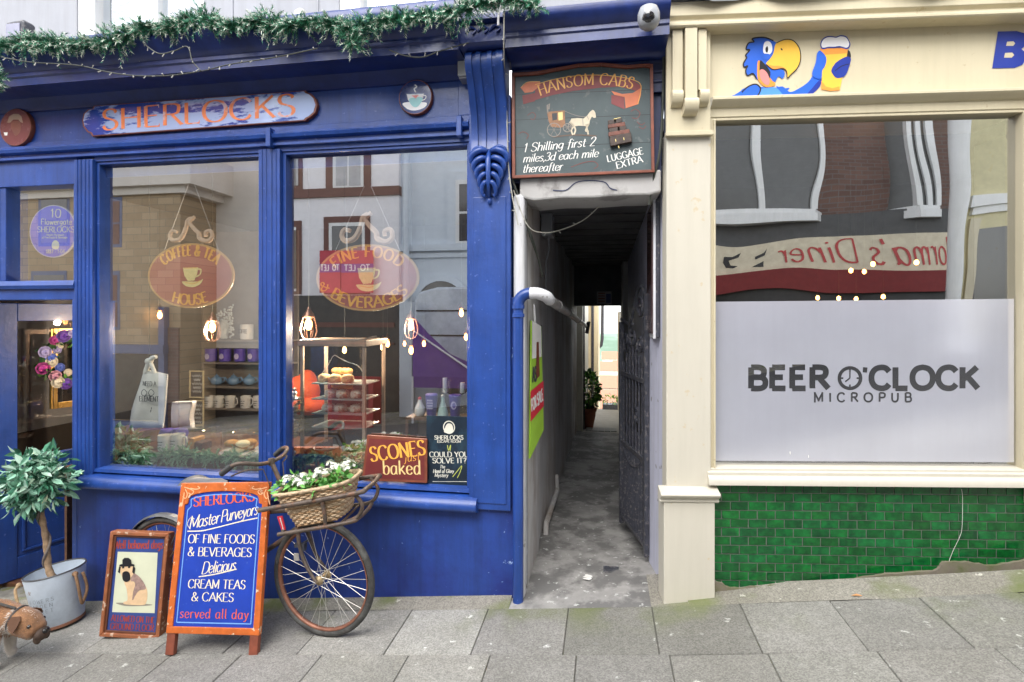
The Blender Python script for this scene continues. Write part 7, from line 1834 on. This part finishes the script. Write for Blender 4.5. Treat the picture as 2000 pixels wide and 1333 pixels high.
mb.use(DB).decal([(252, 1140), (260, 1136), (264, 1142), (260, 1156), (257, 1176), (250, 1178), (252, 1160)], z - .0022, True)
mb.use(DB).decal([(235, 1112), (240, 1104), (252, 1102), (260, 1106), (262, 1116), (256, 1128), (246, 1134), (238, 1126)], z - .0028, True)
mb.use(PK).decal([(239, 1120), (246, 1116), (253, 1120), (254, 1132), (247, 1137), (240, 1133)], z - .0034, True); mb.decal([(238, 1108), (242, 1106), (243, 1110), (239, 1111)], z - .0034); mb.decal([(250, 1106), (255, 1106), (254, 1110), (250, 1110)], z - .0034)
mb.decal([(233, 1104), (240, 1102), (256, 1102), (262, 1103), (261, 1106), (247, 1107), (236, 1107)], z - .004, True); mb.decal([(239, 1103), (239, 1094), (243, 1090), (251, 1090), (256, 1094), (257, 1103)], z - .0044); mb.decal([(233, 1106), (236, 1108), (234, 1120), (230, 1118)], z - .003); mb.decal([(260, 1105), (264, 1110), (262, 1122), (258, 1118)], z - .003)
mb.build('painting', None, t)

# ------------------------------------------------------------------ delivery bicycle
K = frame(-1.029, 3.044, gzw(-1.029, 3.044), -16.5, 0, 5.2)
RUSTY = mat('dull rusty brown tube', (.10, .075, .06), .55, .3, var=.35, vs=22, bump=.3, c2=(.17, .09, .055), s2=14, t2=.6)
TYRE = mat('dusty black tyre', (.045, .043, .04), .75, var=.3, vs=30, bump=.6, bs=220, c2=(.12, .12, .11), s2=6, t2=.6, w2=.1); RIM = mat('rusty red rim', (.22, .095, .06), .5, .4, var=.3, vs=18); SPOKE = mat('dull steel spoke', (.55, .53, .48), .4, .6, var=.15); BRASSH = mat('corroded brass hub', (.34, .26, .15), .5, .6, var=.3, vs=60)
bk = thing('bicycle', 'old brown delivery bicycle with a front carrier leaning by the blue wall', 'bicycle', K, (-.55, 0, 0))
Rw = .325
def wheel(x, full=True):
    mb = MB(K); c = (x, 0, Rw)
    n = 64; rt = .019
    mb.tube([(x + (Rw - rt) * math.cos(g), 0, max(.012, Rw + (Rw - rt) * math.sin(g))) for g in [2 * math.pi * k / n for k in range(n)]], rt, 10, closed=True)
    ty = mb.build('wheel', TYRE, bk, smooth='all')
    mb = MB(K); mb.lathe(c, [(Rw - .035, -.014), (Rw - .042, -.014), (Rw - .05, 0), (Rw - .042, .014), (Rw - .035, .014)], 56, (0, 1, 0), cap=False); mb.build('rim', RIM, ty, smooth='all')
    mb = MB(K); mb.lathe(c, [(.006, -.06), (.008, -.05), (.024, -.042), (.026, -.036), (.014, -.03), (.014, .03), (.026, .036), (.024, .042), (.008, .05), (.006, .06)], 18, (0, 1, 0)); mb.build('hub', BRASSH, ty, smooth=True)
    mb = MB(K); ns = 32
    for k in range(ns):
        g = 2 * math.pi * k / ns; s = -1 if k % 2 else 1; h = g + (1.15 if (k // 2) % 2 else -1.15)
        mb.tube([(x + .025 * math.cos(h), s * .036, Rw + .025 * math.sin(h)), (x + (Rw - .045) * math.cos(g), s * .004, Rw + (Rw - .045) * math.sin(g))], .0013, 4)
    mb.build('spokes', SPOKE, ty)
    return ty
wheel(0); wheel(-1.13)
mb = MB(K)
def mguard(x, g0, g1):
    n = 24
    for k in range(n):
        a0, a1 = rad(g0 + (g1 - g0) * k / n), rad(g0 + (g1 - g0) * (k + 1) / n); r = Rw + .022
        for y0, y1, d0, d1 in ((-.03, -.015, -.014, -.002), (-.015, .015, -.002, -.002), (.015, .03, -.002, -.014)):
            f = lambda g, y, d: (x + (r + d) * math.cos(g), y, Rw + (r + d) * math.sin(g))
            mb.poly([f(a0, y0, d0), f(a1, y0, d0), f(a1, y1, d1), f(a0, y1, d1)])
mguard(-1.13, 10, 215)
for g in (60, 150): mb.tube([(-1.13, .055, Rw), (-1.13 + (Rw + .02) * math.cos(rad(g)), .03, Rw + (Rw + .02) * math.sin(rad(g)))], .003, 5); mb.tube([(-1.13, -.055, Rw), (-1.13 + (Rw + .02) * math.cos(rad(g)), -.03, Rw + (Rw + .02) * math.sin(rad(g)))], .003, 5)
mb.build('mudguard', mat('grey black mudguard', (.09, .09, .09), .35, var=.2), bk, smooth='all')
hd = Vector((-.165, 0, .70)); hb = Vector((-.125, 0, .60)); bbk = Vector((-.66, 0, .30)); st = Vector((-.78, 0, .72)); rx = Vector((-1.13, 0, Rw))
mb = MB(K)
for p, q_, r in ((hb, bbk, .015), (hd, st + Vector((.02, 0, -.06)), .014), (bbk, st, .015)): mb.tube([p, q_], r, 10)
mb.tube([hb - Vector((0, 0, .03)), hd + Vector((0, 0, .03))], .019, 12)
for s in (-1, 1): mb.tube([bbk + Vector((0, s * .025, 0)), rx + Vector((0, s * .055, 0))], .009, 8); mb.tube([st + Vector((0, s * .02, -.02)), rx + Vector((0, s * .055, 0))], .007, 8)
mb.build('frame', RUSTY, bk, smooth=True)
mb = MB(K)
for s in (-1, 1):
    mb.tube(cr([(-.115, s * .035, .60), (-.105, s * .045, .53), (-.075, s * .05, .43), (-.02, s * .055, .345), (0, s * .056, Rw)], 6), [.0125 - .0045 * i / 24 for i in range(25)], 10)
mb.box(-.135, -.095, -.05, .05, .585, .61)
mb.build('fork', RUSTY, bk, smooth=True)
mb = MB(K); mb.box(-.14, -.07, -.045, -.025, .505, .525); mb.box(-.085, -.07, -.05, -.03, .49, .53); mb.tube([(-.10, -.03, .52), (-.10, .03, .52)], .007, 6); mb.build('brake', BLACKM, bk)
mb = MB(K)
hs0 = hd + Vector((-.125, 0, .275))
mb.tube([hd, hs0], .013, 10)
hz = hs0.z
hl = lambda s: cr([(hs0.x + .0, s * .02, hz), (hs0.x - .0, s * .10, hz + .012), (hs0.x - .025, s * .17, hz + .035), (hs0.x - .075, s * .20, hz + .035), (hs0.x - .135, s * .21, hz + .0)], 6)
for s in (-1, 1): mb.tube(hl(s), .0115, 10)
mb.lathe(hs0 - Vector((0, 0, .02)), [(.017, 0), (.02, .02), (.017, .04)], 12)
mb.build('handlebar', RUSTY, bk, smooth=True)
for s in (-1, 1):
    mb = MB(K); p = hl(s)[-6:]; mb.tube([p[0], p[3], p[-1], tuple(2 * u - v for u, v in zip(p[-1], p[-3]))], .0165, 10); mb.build('handle_grip', mat('black rubber grip', (.035, .035, .035), .6, var=.2), bk, smooth=True)
    mb = MB(K); mb.tube(cr([(hs0.x + .01, s * .09, hz - .02), (hs0.x - .03, s * .165, hz - .005), (hs0.x - .11, s * .185, hz - .03)], 5), .005, 6); mb.tube([(hs0.x + .01, s * .08, hz - .02), (hs0.x + .03, s * .06, hz - .12)], .003, 5); mb.build('brake_lever', RUSTY, bk, smooth=True)
mb = MB(K)
sp = st + Vector((0, 0, .12)); mb.tube([st, sp], .012, 8)
for i, (x, w_, h) in enumerate(((0, 0, 0),)):
    base = len(mb.v); secs = [(.17, .018, -.005), (.12, .025, .012), (.03, .045, .012), (-.06, .085, .02), (-.10, .10, .028), (-.13, .08, .02)]
    for x, w_, h in secs:
        for k in range(9):
            u = -1 + k / 4; mb.v.append((sp.x + x, w_ * u, sp.z + .03 + h - .03 * u * u))
    for i in range(len(secs) - 1):
        for k in range(8): mb.face([base + i * 9 + k, base + i * 9 + k + 1, base + (i + 1) * 9 + k + 1, base + (i + 1) * 9 + k])
mb.build('saddle', mat('worn grey leather saddle', (.10, .10, .105), .4, var=.2), bk, smooth='all')
mb = MB(K); mb.lathe((bbk.x, -.05, bbk.z), [(.095, -.002), (.095, .002)], 28, (0, 1, 0)); mb.tube([bbk + Vector((0, -.06, 0)), bbk + Vector((.12, -.06, -.11))], .01, 8); mb.box(bbk.x + .08, bbk.x + .17, -.14, -.06, bbk.z - .125, bbk.z - .10); mb.build('crank', BLACKM, bk, smooth=True)
# front carrier: a tube cradle holding the basket
KB = frame(*K.world(-.14, 0, .615), -4, 0, 11)         # the carrier tips up to the front
mb = MB(KB)
cl, cw, chh = .43, .155, .20
def loop(z, r, l0=-.10, l1=cl, w_=cw): return cr([(l0, -w_, z), (l1 - .06, -w_, z), (l1, -w_ + .06, z), (l1, w_ - .06, z), (l1 - .06, w_, z), (l0, w_, z)], 5)
mb.tube(loop(.16, .0, -.12, .47), .013, 10); mb.tube(loop(.012, .0, -.04, .40, .15), .011, 10)
for s in (-1, 1):
    for x in (.24, ): mb.tube(cr([(x, s * cw, .16), (x, s * cw, .08), (x - .01, s * .15, .012)], 4), .011, 8)
    mb.tube(cr([(.41, s * (cw - .02), .16), (.445, s * (cw - .02), .09), (.41, s * (cw - .03), .03), (.34, s * .13, .012)], 5), .011, 8)
for x in (.05, .18, .31): mb.tube([(x, -.15, .01), (x, .15, .01)], .007, 6)
mb.tube([(-.04, -.1, .012), (-.03, -.02, -.04)], .009, 6); mb.tube([(-.04, .1, .012), (-.03, .02, -.04)], .009, 6)
build_in(mb, 'carrier', RUSTY, bk, smooth=True)
# wicker basket, woven of real rods
WICK = [mat('pale wicker', (.52, .38, .24), .65, var=.25, vs=40), mat('honey wicker', (.40, .25, .13), .65, var=.25, vs=40)]
t = thing('wicker_basket', 'woven wicker basket held in the bicycle carrier', 'basket', KB, (.18, 0, .02))
def ringp(z, lo, hi, w_, n=44, off=0.0, amp=.004, ph=0):
    out = []
    for k in range(n):
        g = 2 * math.pi * k / n; cx_, cy_ = math.cos(g), math.sin(g)
        e = 4.0; r = (abs(cx_) ** e + abs(cy_) ** e) ** (-1 / e)
        m = amp * (1 if (k + ph) % 2 else -1)
        out.append(((lo + hi) / 2 + ((hi - lo) / 2 + m) * cx_ * r, (w_ + m) * cy_ * r, z))
    return out
mb = MB(KB); nr = 17
for i in range(nr):
    f = i / (nr - 1); z = .03 + .175 * f
    mb.use(WICK[0 if (i * 7) % 3 else 1]); mb.tube(ringp(z, .03 - .08 * f, .30 + .075 * f, .115 + .026 * f, 48, amp=.0045, ph=i), .0062, 6, closed=True)
mb.build('woven_side', None, t, smooth='all')
mb = MB(KB)
for d in (0, .009): mb.tube(ringp(.212 + d * .6, -.055 - d, .38 + d, .145 + d * .5, 48, amp=.003, ph=int(d * 200)), .0095, 7, closed=True)
mb.build('rim', WICK[0], t, smooth='all')
mb = MB(KB); mb.box(.05, .28, -.105, .105, .02, .034); mb.build('base', WICK[1], t)
t = thing('basket_flowers', 'white artificial flowers and bright green leaves filling the bicycle basket', 'flowers', KB, (.18, 0, .18))
rr = random.Random(91)
GR = [mat('bright spring leaf', (.16, .42, .08), .5, var=.3, vs=40), mat('mid spring leaf', (.08, .26, .05), .5, var=.3, vs=40)]
mb = MB(KB)
for i in range(26): leafy(mb, (rr.uniform(-.03, .35), rr.uniform(-.12, .12), .215 + rr.uniform(-.01, .03)), (.045, .04, .035), 14, .045, rr, GR, w_=.5)
mb.build('leaves', None, t)
mb = MB(KB); mb.use(mat('white petal', (.74, .76, .66), .6, var=.08, vs=60))
for i in range(24):
    p = (rr.uniform(-.02, .36), rr.uniform(-.12, .11), 0); zc = .245 + rr.uniform(-.01, .03) + .03 * (p[0] > .2)
    for k in range(16):
        d = Vector((rr.gauss(0, 1), rr.gauss(0, 1), abs(rr.gauss(0, 1)))).normalized(); c = Vector((p[0], p[1], zc)) + d * .022
        s = d.cross(Vector((.2, .5, .8))).normalized() * .011; u = d.cross(s).normalized() * .011
        mb.poly([c - s - u * .4, c + s - u * .4, c + s * .8 + u + d * .004, c - s * .8 + u + d * .004])
kind(mb.build('petals', None, t), 'stuff')
mb = MB(K); x, z = K.at(553, 1021, -.05)
mb.prism([(x - .03, z + .035), (x + .005, z + .04), (x + .02, z - .03), (x + .015, z - .07), (x - .005, z - .045)], -.06, -.055); mb.use(WHITE).prism([(x - .012, z + .03), (x - .006, z + .03), (x + .012, z - .05), (x + .006, z - .04)], -.0615, -.0602)
mb.mats = [AGR, WHITE]; mb.m = [0] * 7 + [1] * 6 if len(mb.f) == 13 else [0] * len(mb.f)
tag(mb.build('red_pennant'), 'small red and white cloth pennant tied below the bicycle basket', 'flag')
mb = MB(K); x, z = K.at(578, 1088, -.05); mb.box(x - .014, x + .02, -.052, -.046, z - .022, z + .02); mb.build('fork_tag', mat('pale metal tag', (.35, .33, .3), .5, .3), bk, bev=.002)

# ------------------------------------------------------------------ bucket with the little bay tree, and the dog
bx_, by_, bz_ = ground(112, 1222)
U = frame(bx_, by_ + .03, bz_ + .008, -9, 0, 8)
ZINC = mat('whitewashed zinc', (.56, .63, .71), .55, .1, var=.14, vs=6, bump=.2, bs=30, c2=(.45, .51, .58), s2=5, t2=.58, w2=.1, c3=(.22, .13, .08), s3=8, t3=.76)
t = thing('zinc_bucket', 'tilted pale zinc bucket with rope handles, in front of the blue door', 'bucket', U, (0, 0, 0))
mb = MB(U); h = .335; mb.lathe((0, 0, 0), [(.118, .0), (.120, .012), (.124, .018), (.160, h - .012), (.160, h), (.156, h), (.156, h - .01), (.146, h - .10)], 40, cap=False); mb.lathe((0, 0, 0), [(0, .004), (.118, .004)], 40, cap=False); mb.build('bucket_body', ZINC, t, smooth=True)
mb = MB(U); mb.tube([(.159 * math.cos(g), .159 * math.sin(g), h) for g in [k * math.pi / 20 for k in range(40)]], .005, 6, closed=True); mb.build('rim', mat('dark rim wire', (.08, .08, .085), .5, .4), t, smooth=True)
mb = MB(U); mb.lathe((0, 0, 0), [(.120, .0), (.126, .003), (.126, .02), (.121, .022)], 40, cap=False); mb.build('rusty_foot', mat('rusty rim', (.22, .10, .06), .8, var=.3), t, smooth=True)
mb = MB(U); mb.lathe((0, 0, 0), [(0, h - .085), (.147, h - .09)], 30, cap=False); mb.build('filling', mat('pale gravel filling', (.42, .45, .46), .9, var=.3, vs=60, bump=1, bs=90), t)
ROPE = mat('natural rope', (.40, .27, .15), .85, var=.3, vs=50, bump=.6, bs=150); ROPED = mat('dark natural rope', (.26, .15, .08), .85, var=.3, vs=50, bump=.6, bs=150)
mb = MB(U)
mb.tube(cr([(-.13, -.11, h - .04), (-.135, -.14, h - .05), (-.12, -.15, h - .12), (-.11, -.145, h - .19), (-.10, -.12, h - .17)], 5), .0085, 7); mb.sph((-.135, -.12, h - .035), (.016, .014, .016), 8, 6)
o = mb.build('rope_handle', ROPE, t, smooth='all')
mb = MB(U); mb.tube(cr([(.165, -.02, h - .03), (.185, -.03, h - .04), (.195, -.03, h - .12), (.19, -.02, h - .20), (.18, .0, h - .22), (.19, .03, h - .14), (.17, .03, h - .04)], 5), .009, 7); mb.sph((.17, -.02, h - .03), (.018, .016, .016), 8, 6); mb.build('rope_handle', ROPED, t, smooth='all')
mb = MB(U); mb.use(mat('grey stencil', (.26, .30, .34), .6))
for k, (s_, w2) in enumerate((("FLOWERS", .16), ("GARDEN", .12), ("MARKET", .12))):
    z = .19 - k * .035; r = .126 + .041 * z / h + .0015
    for i, ch in enumerate(s_):
        g = -1.35 + (i - len(s_) / 2) * .17; p = (r * math.cos(g), r * math.sin(g)); tx = (-math.sin(g), math.cos(g))
        W_g, po = glyph_polys(ch, .022, 1, .14, .6, 0, 0)
        for st_ in po:
            for f in st_: mb.poly([(p[0] + tx[0] * u, p[1] + tx[1] * u, z + v) for u, v in f])
mb.build('stencil', None, t)
t = thing('bay_tree', 'small artificial bay tree with a twisted stem growing in the zinc bucket', 'tree', U, (0, 0, h - .08))
tw = lambda x, y, b: (U.at(x, y, b)[0], b, U.at(x, y, b)[1])
tp = [(0, 0, h - .1), tw(96, 1115, 0), tw(92, 1080, 0), tw(88, 1045, 0), tw(82, 1010, 0), tw(78, 985, 0), tw(75, 950, 0)]
P_ = cr(tp, 8)
mb = MB(U); mb.tube(P_, [.021 - .007 * i / len(P_) + .0015 * math.sin(i * 1.1) for i in range(len(P_))], 9); mb.build('trunk', mat('pale twisted bark', (.30, .20, .12), .85, var=.35, vs=30, bump=.8, bs=60), t, smooth='all')
mb = MB(U); mb.tube([(p[0] + .022 * math.cos(i * .33), p[1] + .022 * math.sin(i * .33), p[2]) for i, p in enumerate(P_)], .008, 7); mb.build('vine', mat('grey brown vine', (.16, .13, .11), .85, var=.3, vs=40), t, smooth='all')
BAY = [mat('bay leaf green', (.03, .12, .07), .35, var=.3, vs=30), mat('bay leaf mid green', (.07, .24, .14), .35, var=.3, vs=30), mat('bay leaf mint', (.26, .50, .36), .4, var=.25, vs=30), mat('bay leaf pale mint', (.40, .58, .46), .45, var=.15, vs=30)]
mb = MB(U); cc = tw(72, 938, 0); rr = random.Random(33)
for i in range(120):
    d = Vector((rr.gauss(0, 1), rr.gauss(0, 1), rr.gauss(0, 1))).normalized()
    p = Vector(cc) + Vector((d.x * .19, d.y * .19, d.z * .20)) * rr.uniform(.35, .95)
    leafy(mb, p, (.035, .035, .03), 9, .064, rr, BAY if d.z > -.2 or rr.random() < .4 else BAY[:2] + BAY[2:3], w_=.42, droop=.15)
leafy(mb, cc, (.20, .20, .215), 150, .078, rr, [BAY[0], BAY[1], BAY[2], BAY[3]], w_=.4, droop=.35)
mb.build('crown', None, t)
mb = MB(U)
for i in range(14):
    d = Vector((rr.gauss(0, 1), rr.gauss(0, 1), rr.gauss(0, .8))).normalized(); mb.tube([P_[-12], tuple(Vector(cc) + d * .08), tuple(Vector(cc) + d * .18)], [.005, .004, .002], 5)
mb.build('twigs', MATS['grey brown vine'], t)

# the dog: one skinned body, sniffing at the bucket
DX, DY, DZ = ground(12, 1297)
H = frame(DX, DY, DZ, -2)
def skinned(name, nodes, edges, fr, m, sub=2):
    me = bpy.data.meshes.new(name); me.from_pydata([n[:3] for n in nodes], edges, [])
    o = bpy.data.objects.new(name, me); col.objects.link(o)
    sk = o.modifiers.new('skin', 'SKIN'); sk.use_smooth_shade = True; sk.branch_smoothing = .4
    for i, n in enumerate(nodes):
        v = me.skin_vertices[0].data[i]; r = n[3]; v.radius = (r, n[4] if len(n) > 4 else r); v.use_root = i == 0
    sb = o.modifiers.new('sub', 'SUBSURF'); sb.levels = sub; sb.render_levels = sub
    me.materials.append(m)
    return o
# coat: brown with white chest, muzzle stripe and legs, by height and position on the body
COAT = mat('brown and white dog coat', (.24, .115, .05), .85, var=.4, vs=26, bump=.9, bs=160, sheen=.3)
n_ = COAT.node_tree.nodes; l_ = COAT.node_tree.links; p_ = n_['Principled BSDF']; old = p_.inputs['Base Color'].links[0].from_socket
tcx = n_.new('ShaderNodeTexCoord'); sx_ = n_.new('ShaderNodeSeparateXYZ'); l_.new(tcx.outputs['Object'], sx_.inputs[0])
nz = n_.new('ShaderNodeTexNoise'); nz.inputs['Scale'].default_value = 14; l_.new(tcx.outputs['Object'], nz.inputs['Vector'])
ad = n_.new('ShaderNodeMath'); ad.operation = 'MULTIPLY_ADD'; ad.inputs[1].default_value = .08; l_.new(nz.outputs['Fac'], ad.inputs[0]); l_.new(sx_.outputs[2], ad.inputs[2])
mr = n_.new('ShaderNodeMapRange'); mr.inputs[1].default_value = .215; mr.inputs[2].default_value = .185; l_.new(ad.outputs[0], mr.inputs[0])
mm = n_.new('ShaderNodeMix'); mm.data_type = 'RGBA'; mm.inputs[7].default_value = (.62, .57, .50, 1); l_.new(mr.outputs[0], mm.inputs[0]); l_.new(old, mm.inputs[6]); l_.new(mm.outputs[2], p_.inputs['Base Color'])
dog = [(-.30, 0, .275, .085, .09), (-.17, 0, .28, .09, .098), (-.03, 0, .275, .094, .104), (.05, 0, .262, .076, .082), (.10, -.004, .250, .072, .074), (.14, -.008, .235, .080, .076), (.178, -.012, .208, .064, .056), (.212, -.016, .190, .056, .048),
       (-.015, -.062, .18, .040, .046), (-.015, -.066, .10, .030), (-.012, -.066, .035, .027), (.02, -.066, .018, .030, .02),
       (-.03, .062, .18, .040, .046), (-.04, .066, .10, .030), (-.04, .066, .035, .027), (-.008, .066, .018, .030, .02),
       (-.40, 0, .27, .08, .085), (-.42, -.062, .19, .05, .055), (-.40, -.068, .12, .036), (-.45, -.068, .08, .024), (-.43, -.068, .03, .023), (-.40, -.068, .018, .025, .02),
       (-.42, .062, .19, .05, .055), (-.40, .068, .12, .036), (-.45, .068, .08, .024), (-.43, .068, .03, .023), (-.40, .068, .018, .025, .02),
       (-.47, 0, .31, .026), (-.53, 0, .37, .016), (-.57, 0, .43, .009)]
ed = [(0, 1), (1, 2), (2, 3), (3, 4), (4, 5), (5, 6), (6, 7), (2, 8), (8, 9), (9, 10), (10, 11), (2, 12), (12, 13), (13, 14), (14, 15), (0, 16), (16, 17), (17, 18), (18, 19), (19, 20), (20, 21), (16, 22), (22, 23), (23, 24), (24, 25), (25, 26), (16, 27), (27, 28), (28, 29)]
dg = skinned('dog', dog, ed, H, COAT)
dg.matrix_basis = H.M; ORG['dog'] = (0, 0, 0)
tag(dg, 'brown and white dog in a dark collar sniffing at the zinc bucket', 'dog')
mb = MB(H); mb.sph((.247, -.018, .205), (.014, .02, .015), 12, 8); mb.build('nose', mat('wet black nose', (.015, .013, .012), .25), dg, smooth='all')
mb = MB(H); mb.sph((.226, -.017, .186), (.028, .046, .034), 14, 9); mb.sph((.222, -.045, .168), (.022, .014, .026), 10, 7); mb.sph((.222, .011, .168), (.022, .014, .026), 10, 7); mb.build('muzzle', mat('dark brown muzzle', (.06, .035, .022), .7, var=.3), dg, smooth='all')
for s in (-1, 1):
    mb = MB(H); mb.sph((.187, -.012 + s * .046, .246), .0105, 10, 7); mb.build('eye', mat('dark dog eye', (.02, .012, .008), .08, coat=1), dg, smooth='all')
    mb = MB(H); e0 = Vector((.118, -.008 + s * .062, .292))
    pts = [e0 + Vector(v) for v in ((-.034, -s * .012, .004), (.018, -s * .012, .008), (.034, s * .006, -.006), (.030, s * .02, -.034), (.012, s * .026, -.064), (-.012, s * .022, -.048), (-.032, s * .008, -.016))]
    mb.poly([tuple(p) for p in pts]); mb.poly([tuple(p + Vector((0, -s * .007, 0))) for p in reversed(pts)])
    for i in range(7): j = (i + 1) % 7; mb.poly([tuple(pts[i]), tuple(pts[j]), tuple(pts[j] + Vector((0, -s * .007, 0))), tuple(pts[i] + Vector((0, -s * .007, 0)))])
    mb.build('ear', mat('dark brown ear', (.10, .045, .022), .85, var=.2), dg, smooth='all')
mb = MB(H); mb.tube([(.068 + .016 * math.cos(g), -.001 + .064 * math.sin(g), .256 + .064 * math.cos(g)) for g in [k * math.pi / 12 for k in range(24)]], .008, 6, closed=True); mb.build('collar', mat('dark webbing collar', (.05, .045, .045), .7), dg, smooth='all')
mb = MB(H); mb.tube(cr([(.075, -.02, .325), (-.03, -.035, .362), (-.17, -.03, .362), (-.33, -.02, .352), (-.5, 0, .42), (-.9, .1, .8)], 6), .007, 6)
tag(mb.build('dog_lead', mat('braided lead', (.06, .055, .05), .8, var=.4, vs=80), smooth=True), 'dark braided lead running along the back of the dog', 'lead')
dgp = bpy.context.evaluated_depsgraph_get(); ev = dg.evaluated_get(dgp); em = ev.to_mesh(); em.calc_loop_triangles()
FURB = [mat('tan fur', (.42, .22, .10), .85, var=.3, vs=60), mat('brown fur', (.28, .13, .055), .85, var=.3, vs=60)]; FURW = mat('white fur', (.66, .62, .56), .85, var=.12, vs=60); FURD = mat('dark fur', (.07, .045, .03), .85)
mb = MB(H); rr = random.Random(44); vs_ = em.vertices; tris = [(t.vertices[0], t.vertices[1], t.vertices[2], t.area) for t in em.loop_triangles]
tot = sum(t[3] for t in tris)
for i0, i1, i2, ar in tris:
    if vs_[i0].co.x < -.5: continue
    k = 16000 * ar / tot; k = int(k) + (rr.random() < k % 1)
    for _ in range(k):
        u, v = rr.random(), rr.random()
        if u + v > 1: u, v = 1 - u, 1 - v
        p = vs_[i0].co * (1 - u - v) + vs_[i1].co * u + vs_[i2].co * v
        nn = (vs_[i0].normal + vs_[i1].normal + vs_[i2].normal).normalized()
        back = Vector((-1, 0, -.25)) if p.z > .16 else Vector((-.1, 0, -1))
        d = (nn * .5 + back * .8 + Vector((rr.uniform(-.3, .3), rr.uniform(-.3, .3), rr.uniform(-.3, .3)))).normalized()
        s_ = d.cross(nn); s_ = s_.normalized() * .0011 if s_.length > 1e-4 else Vector((0, .0011, 0))
        white = p.z < .15 + .02 * math.sin(p.x * 60) or (.0 < p.x < .085 and p.z < .245 + .02 * math.sin(p.y * 70)) or (p.x > .11 and abs(p.y + .01) < .012 and p.z > .2) or (.055 < p.x < .075 and p.y < 0)
        mb.use(FURD if p.x > .205 else FURW if white else rr.choice(FURB)).poly([p - s_, p + s_, p + d * (.011 if p.x < .1 else .006)])
ev.to_mesh_clear()
fu = mb.build('fur', None, dg)

# litter on the pavement and by the walls
rr = random.Random(77)
for i, (px, py, m, lab) in enumerate(((1506, 1163, ORANGEF, 'curled orange leaf on the mossy edge below the green tiles'), (1675, 1166, mat('buff leaf', (.5, .25, .1), .8), 'flat buff leaf on the paving right of the curled one'))):
    X, Y, Z_ = ground(px, py); a, b_, c = B.loc(X, Y, Z_); mb = MB(B); l = .022 + .01 * i
    mb.poly([(a - l, b_, c + .004), (a, b_ - .008, c + .010), (a + l, b_, c + .005), (a, b_ + .01, c + .012)]); tag(mb.build('fallen_leaf', m), lab, 'leaf', 'fallen leaves on the pavement')
mb = MB(B); X, Y, Z_ = ground(1148, 1128); a, b_, c = B.loc(X, Y, Z_); rr = random.Random(3)
for k in range(9): mb.ell(a + rr.uniform(-.02, .02), b_, 0, .001, .001, 0, 3) if False else mb.poly([(a + rr.uniform(-.02, .02) + .016 * math.cos(g) * (1 + .4 * math.sin(3 * g + k)), b_ + rr.uniform(-.002, .002) + .05 * (k - 4) / 9 + .016 * math.sin(g), pz(b_) + .004 + .0004 * k) for g in [q * math.pi / 4 for q in range(8)]])
tag(mb.build('bird_dropping', WHITE), 'white splash of bird dropping on the passage floor near the drain', 'dropping')
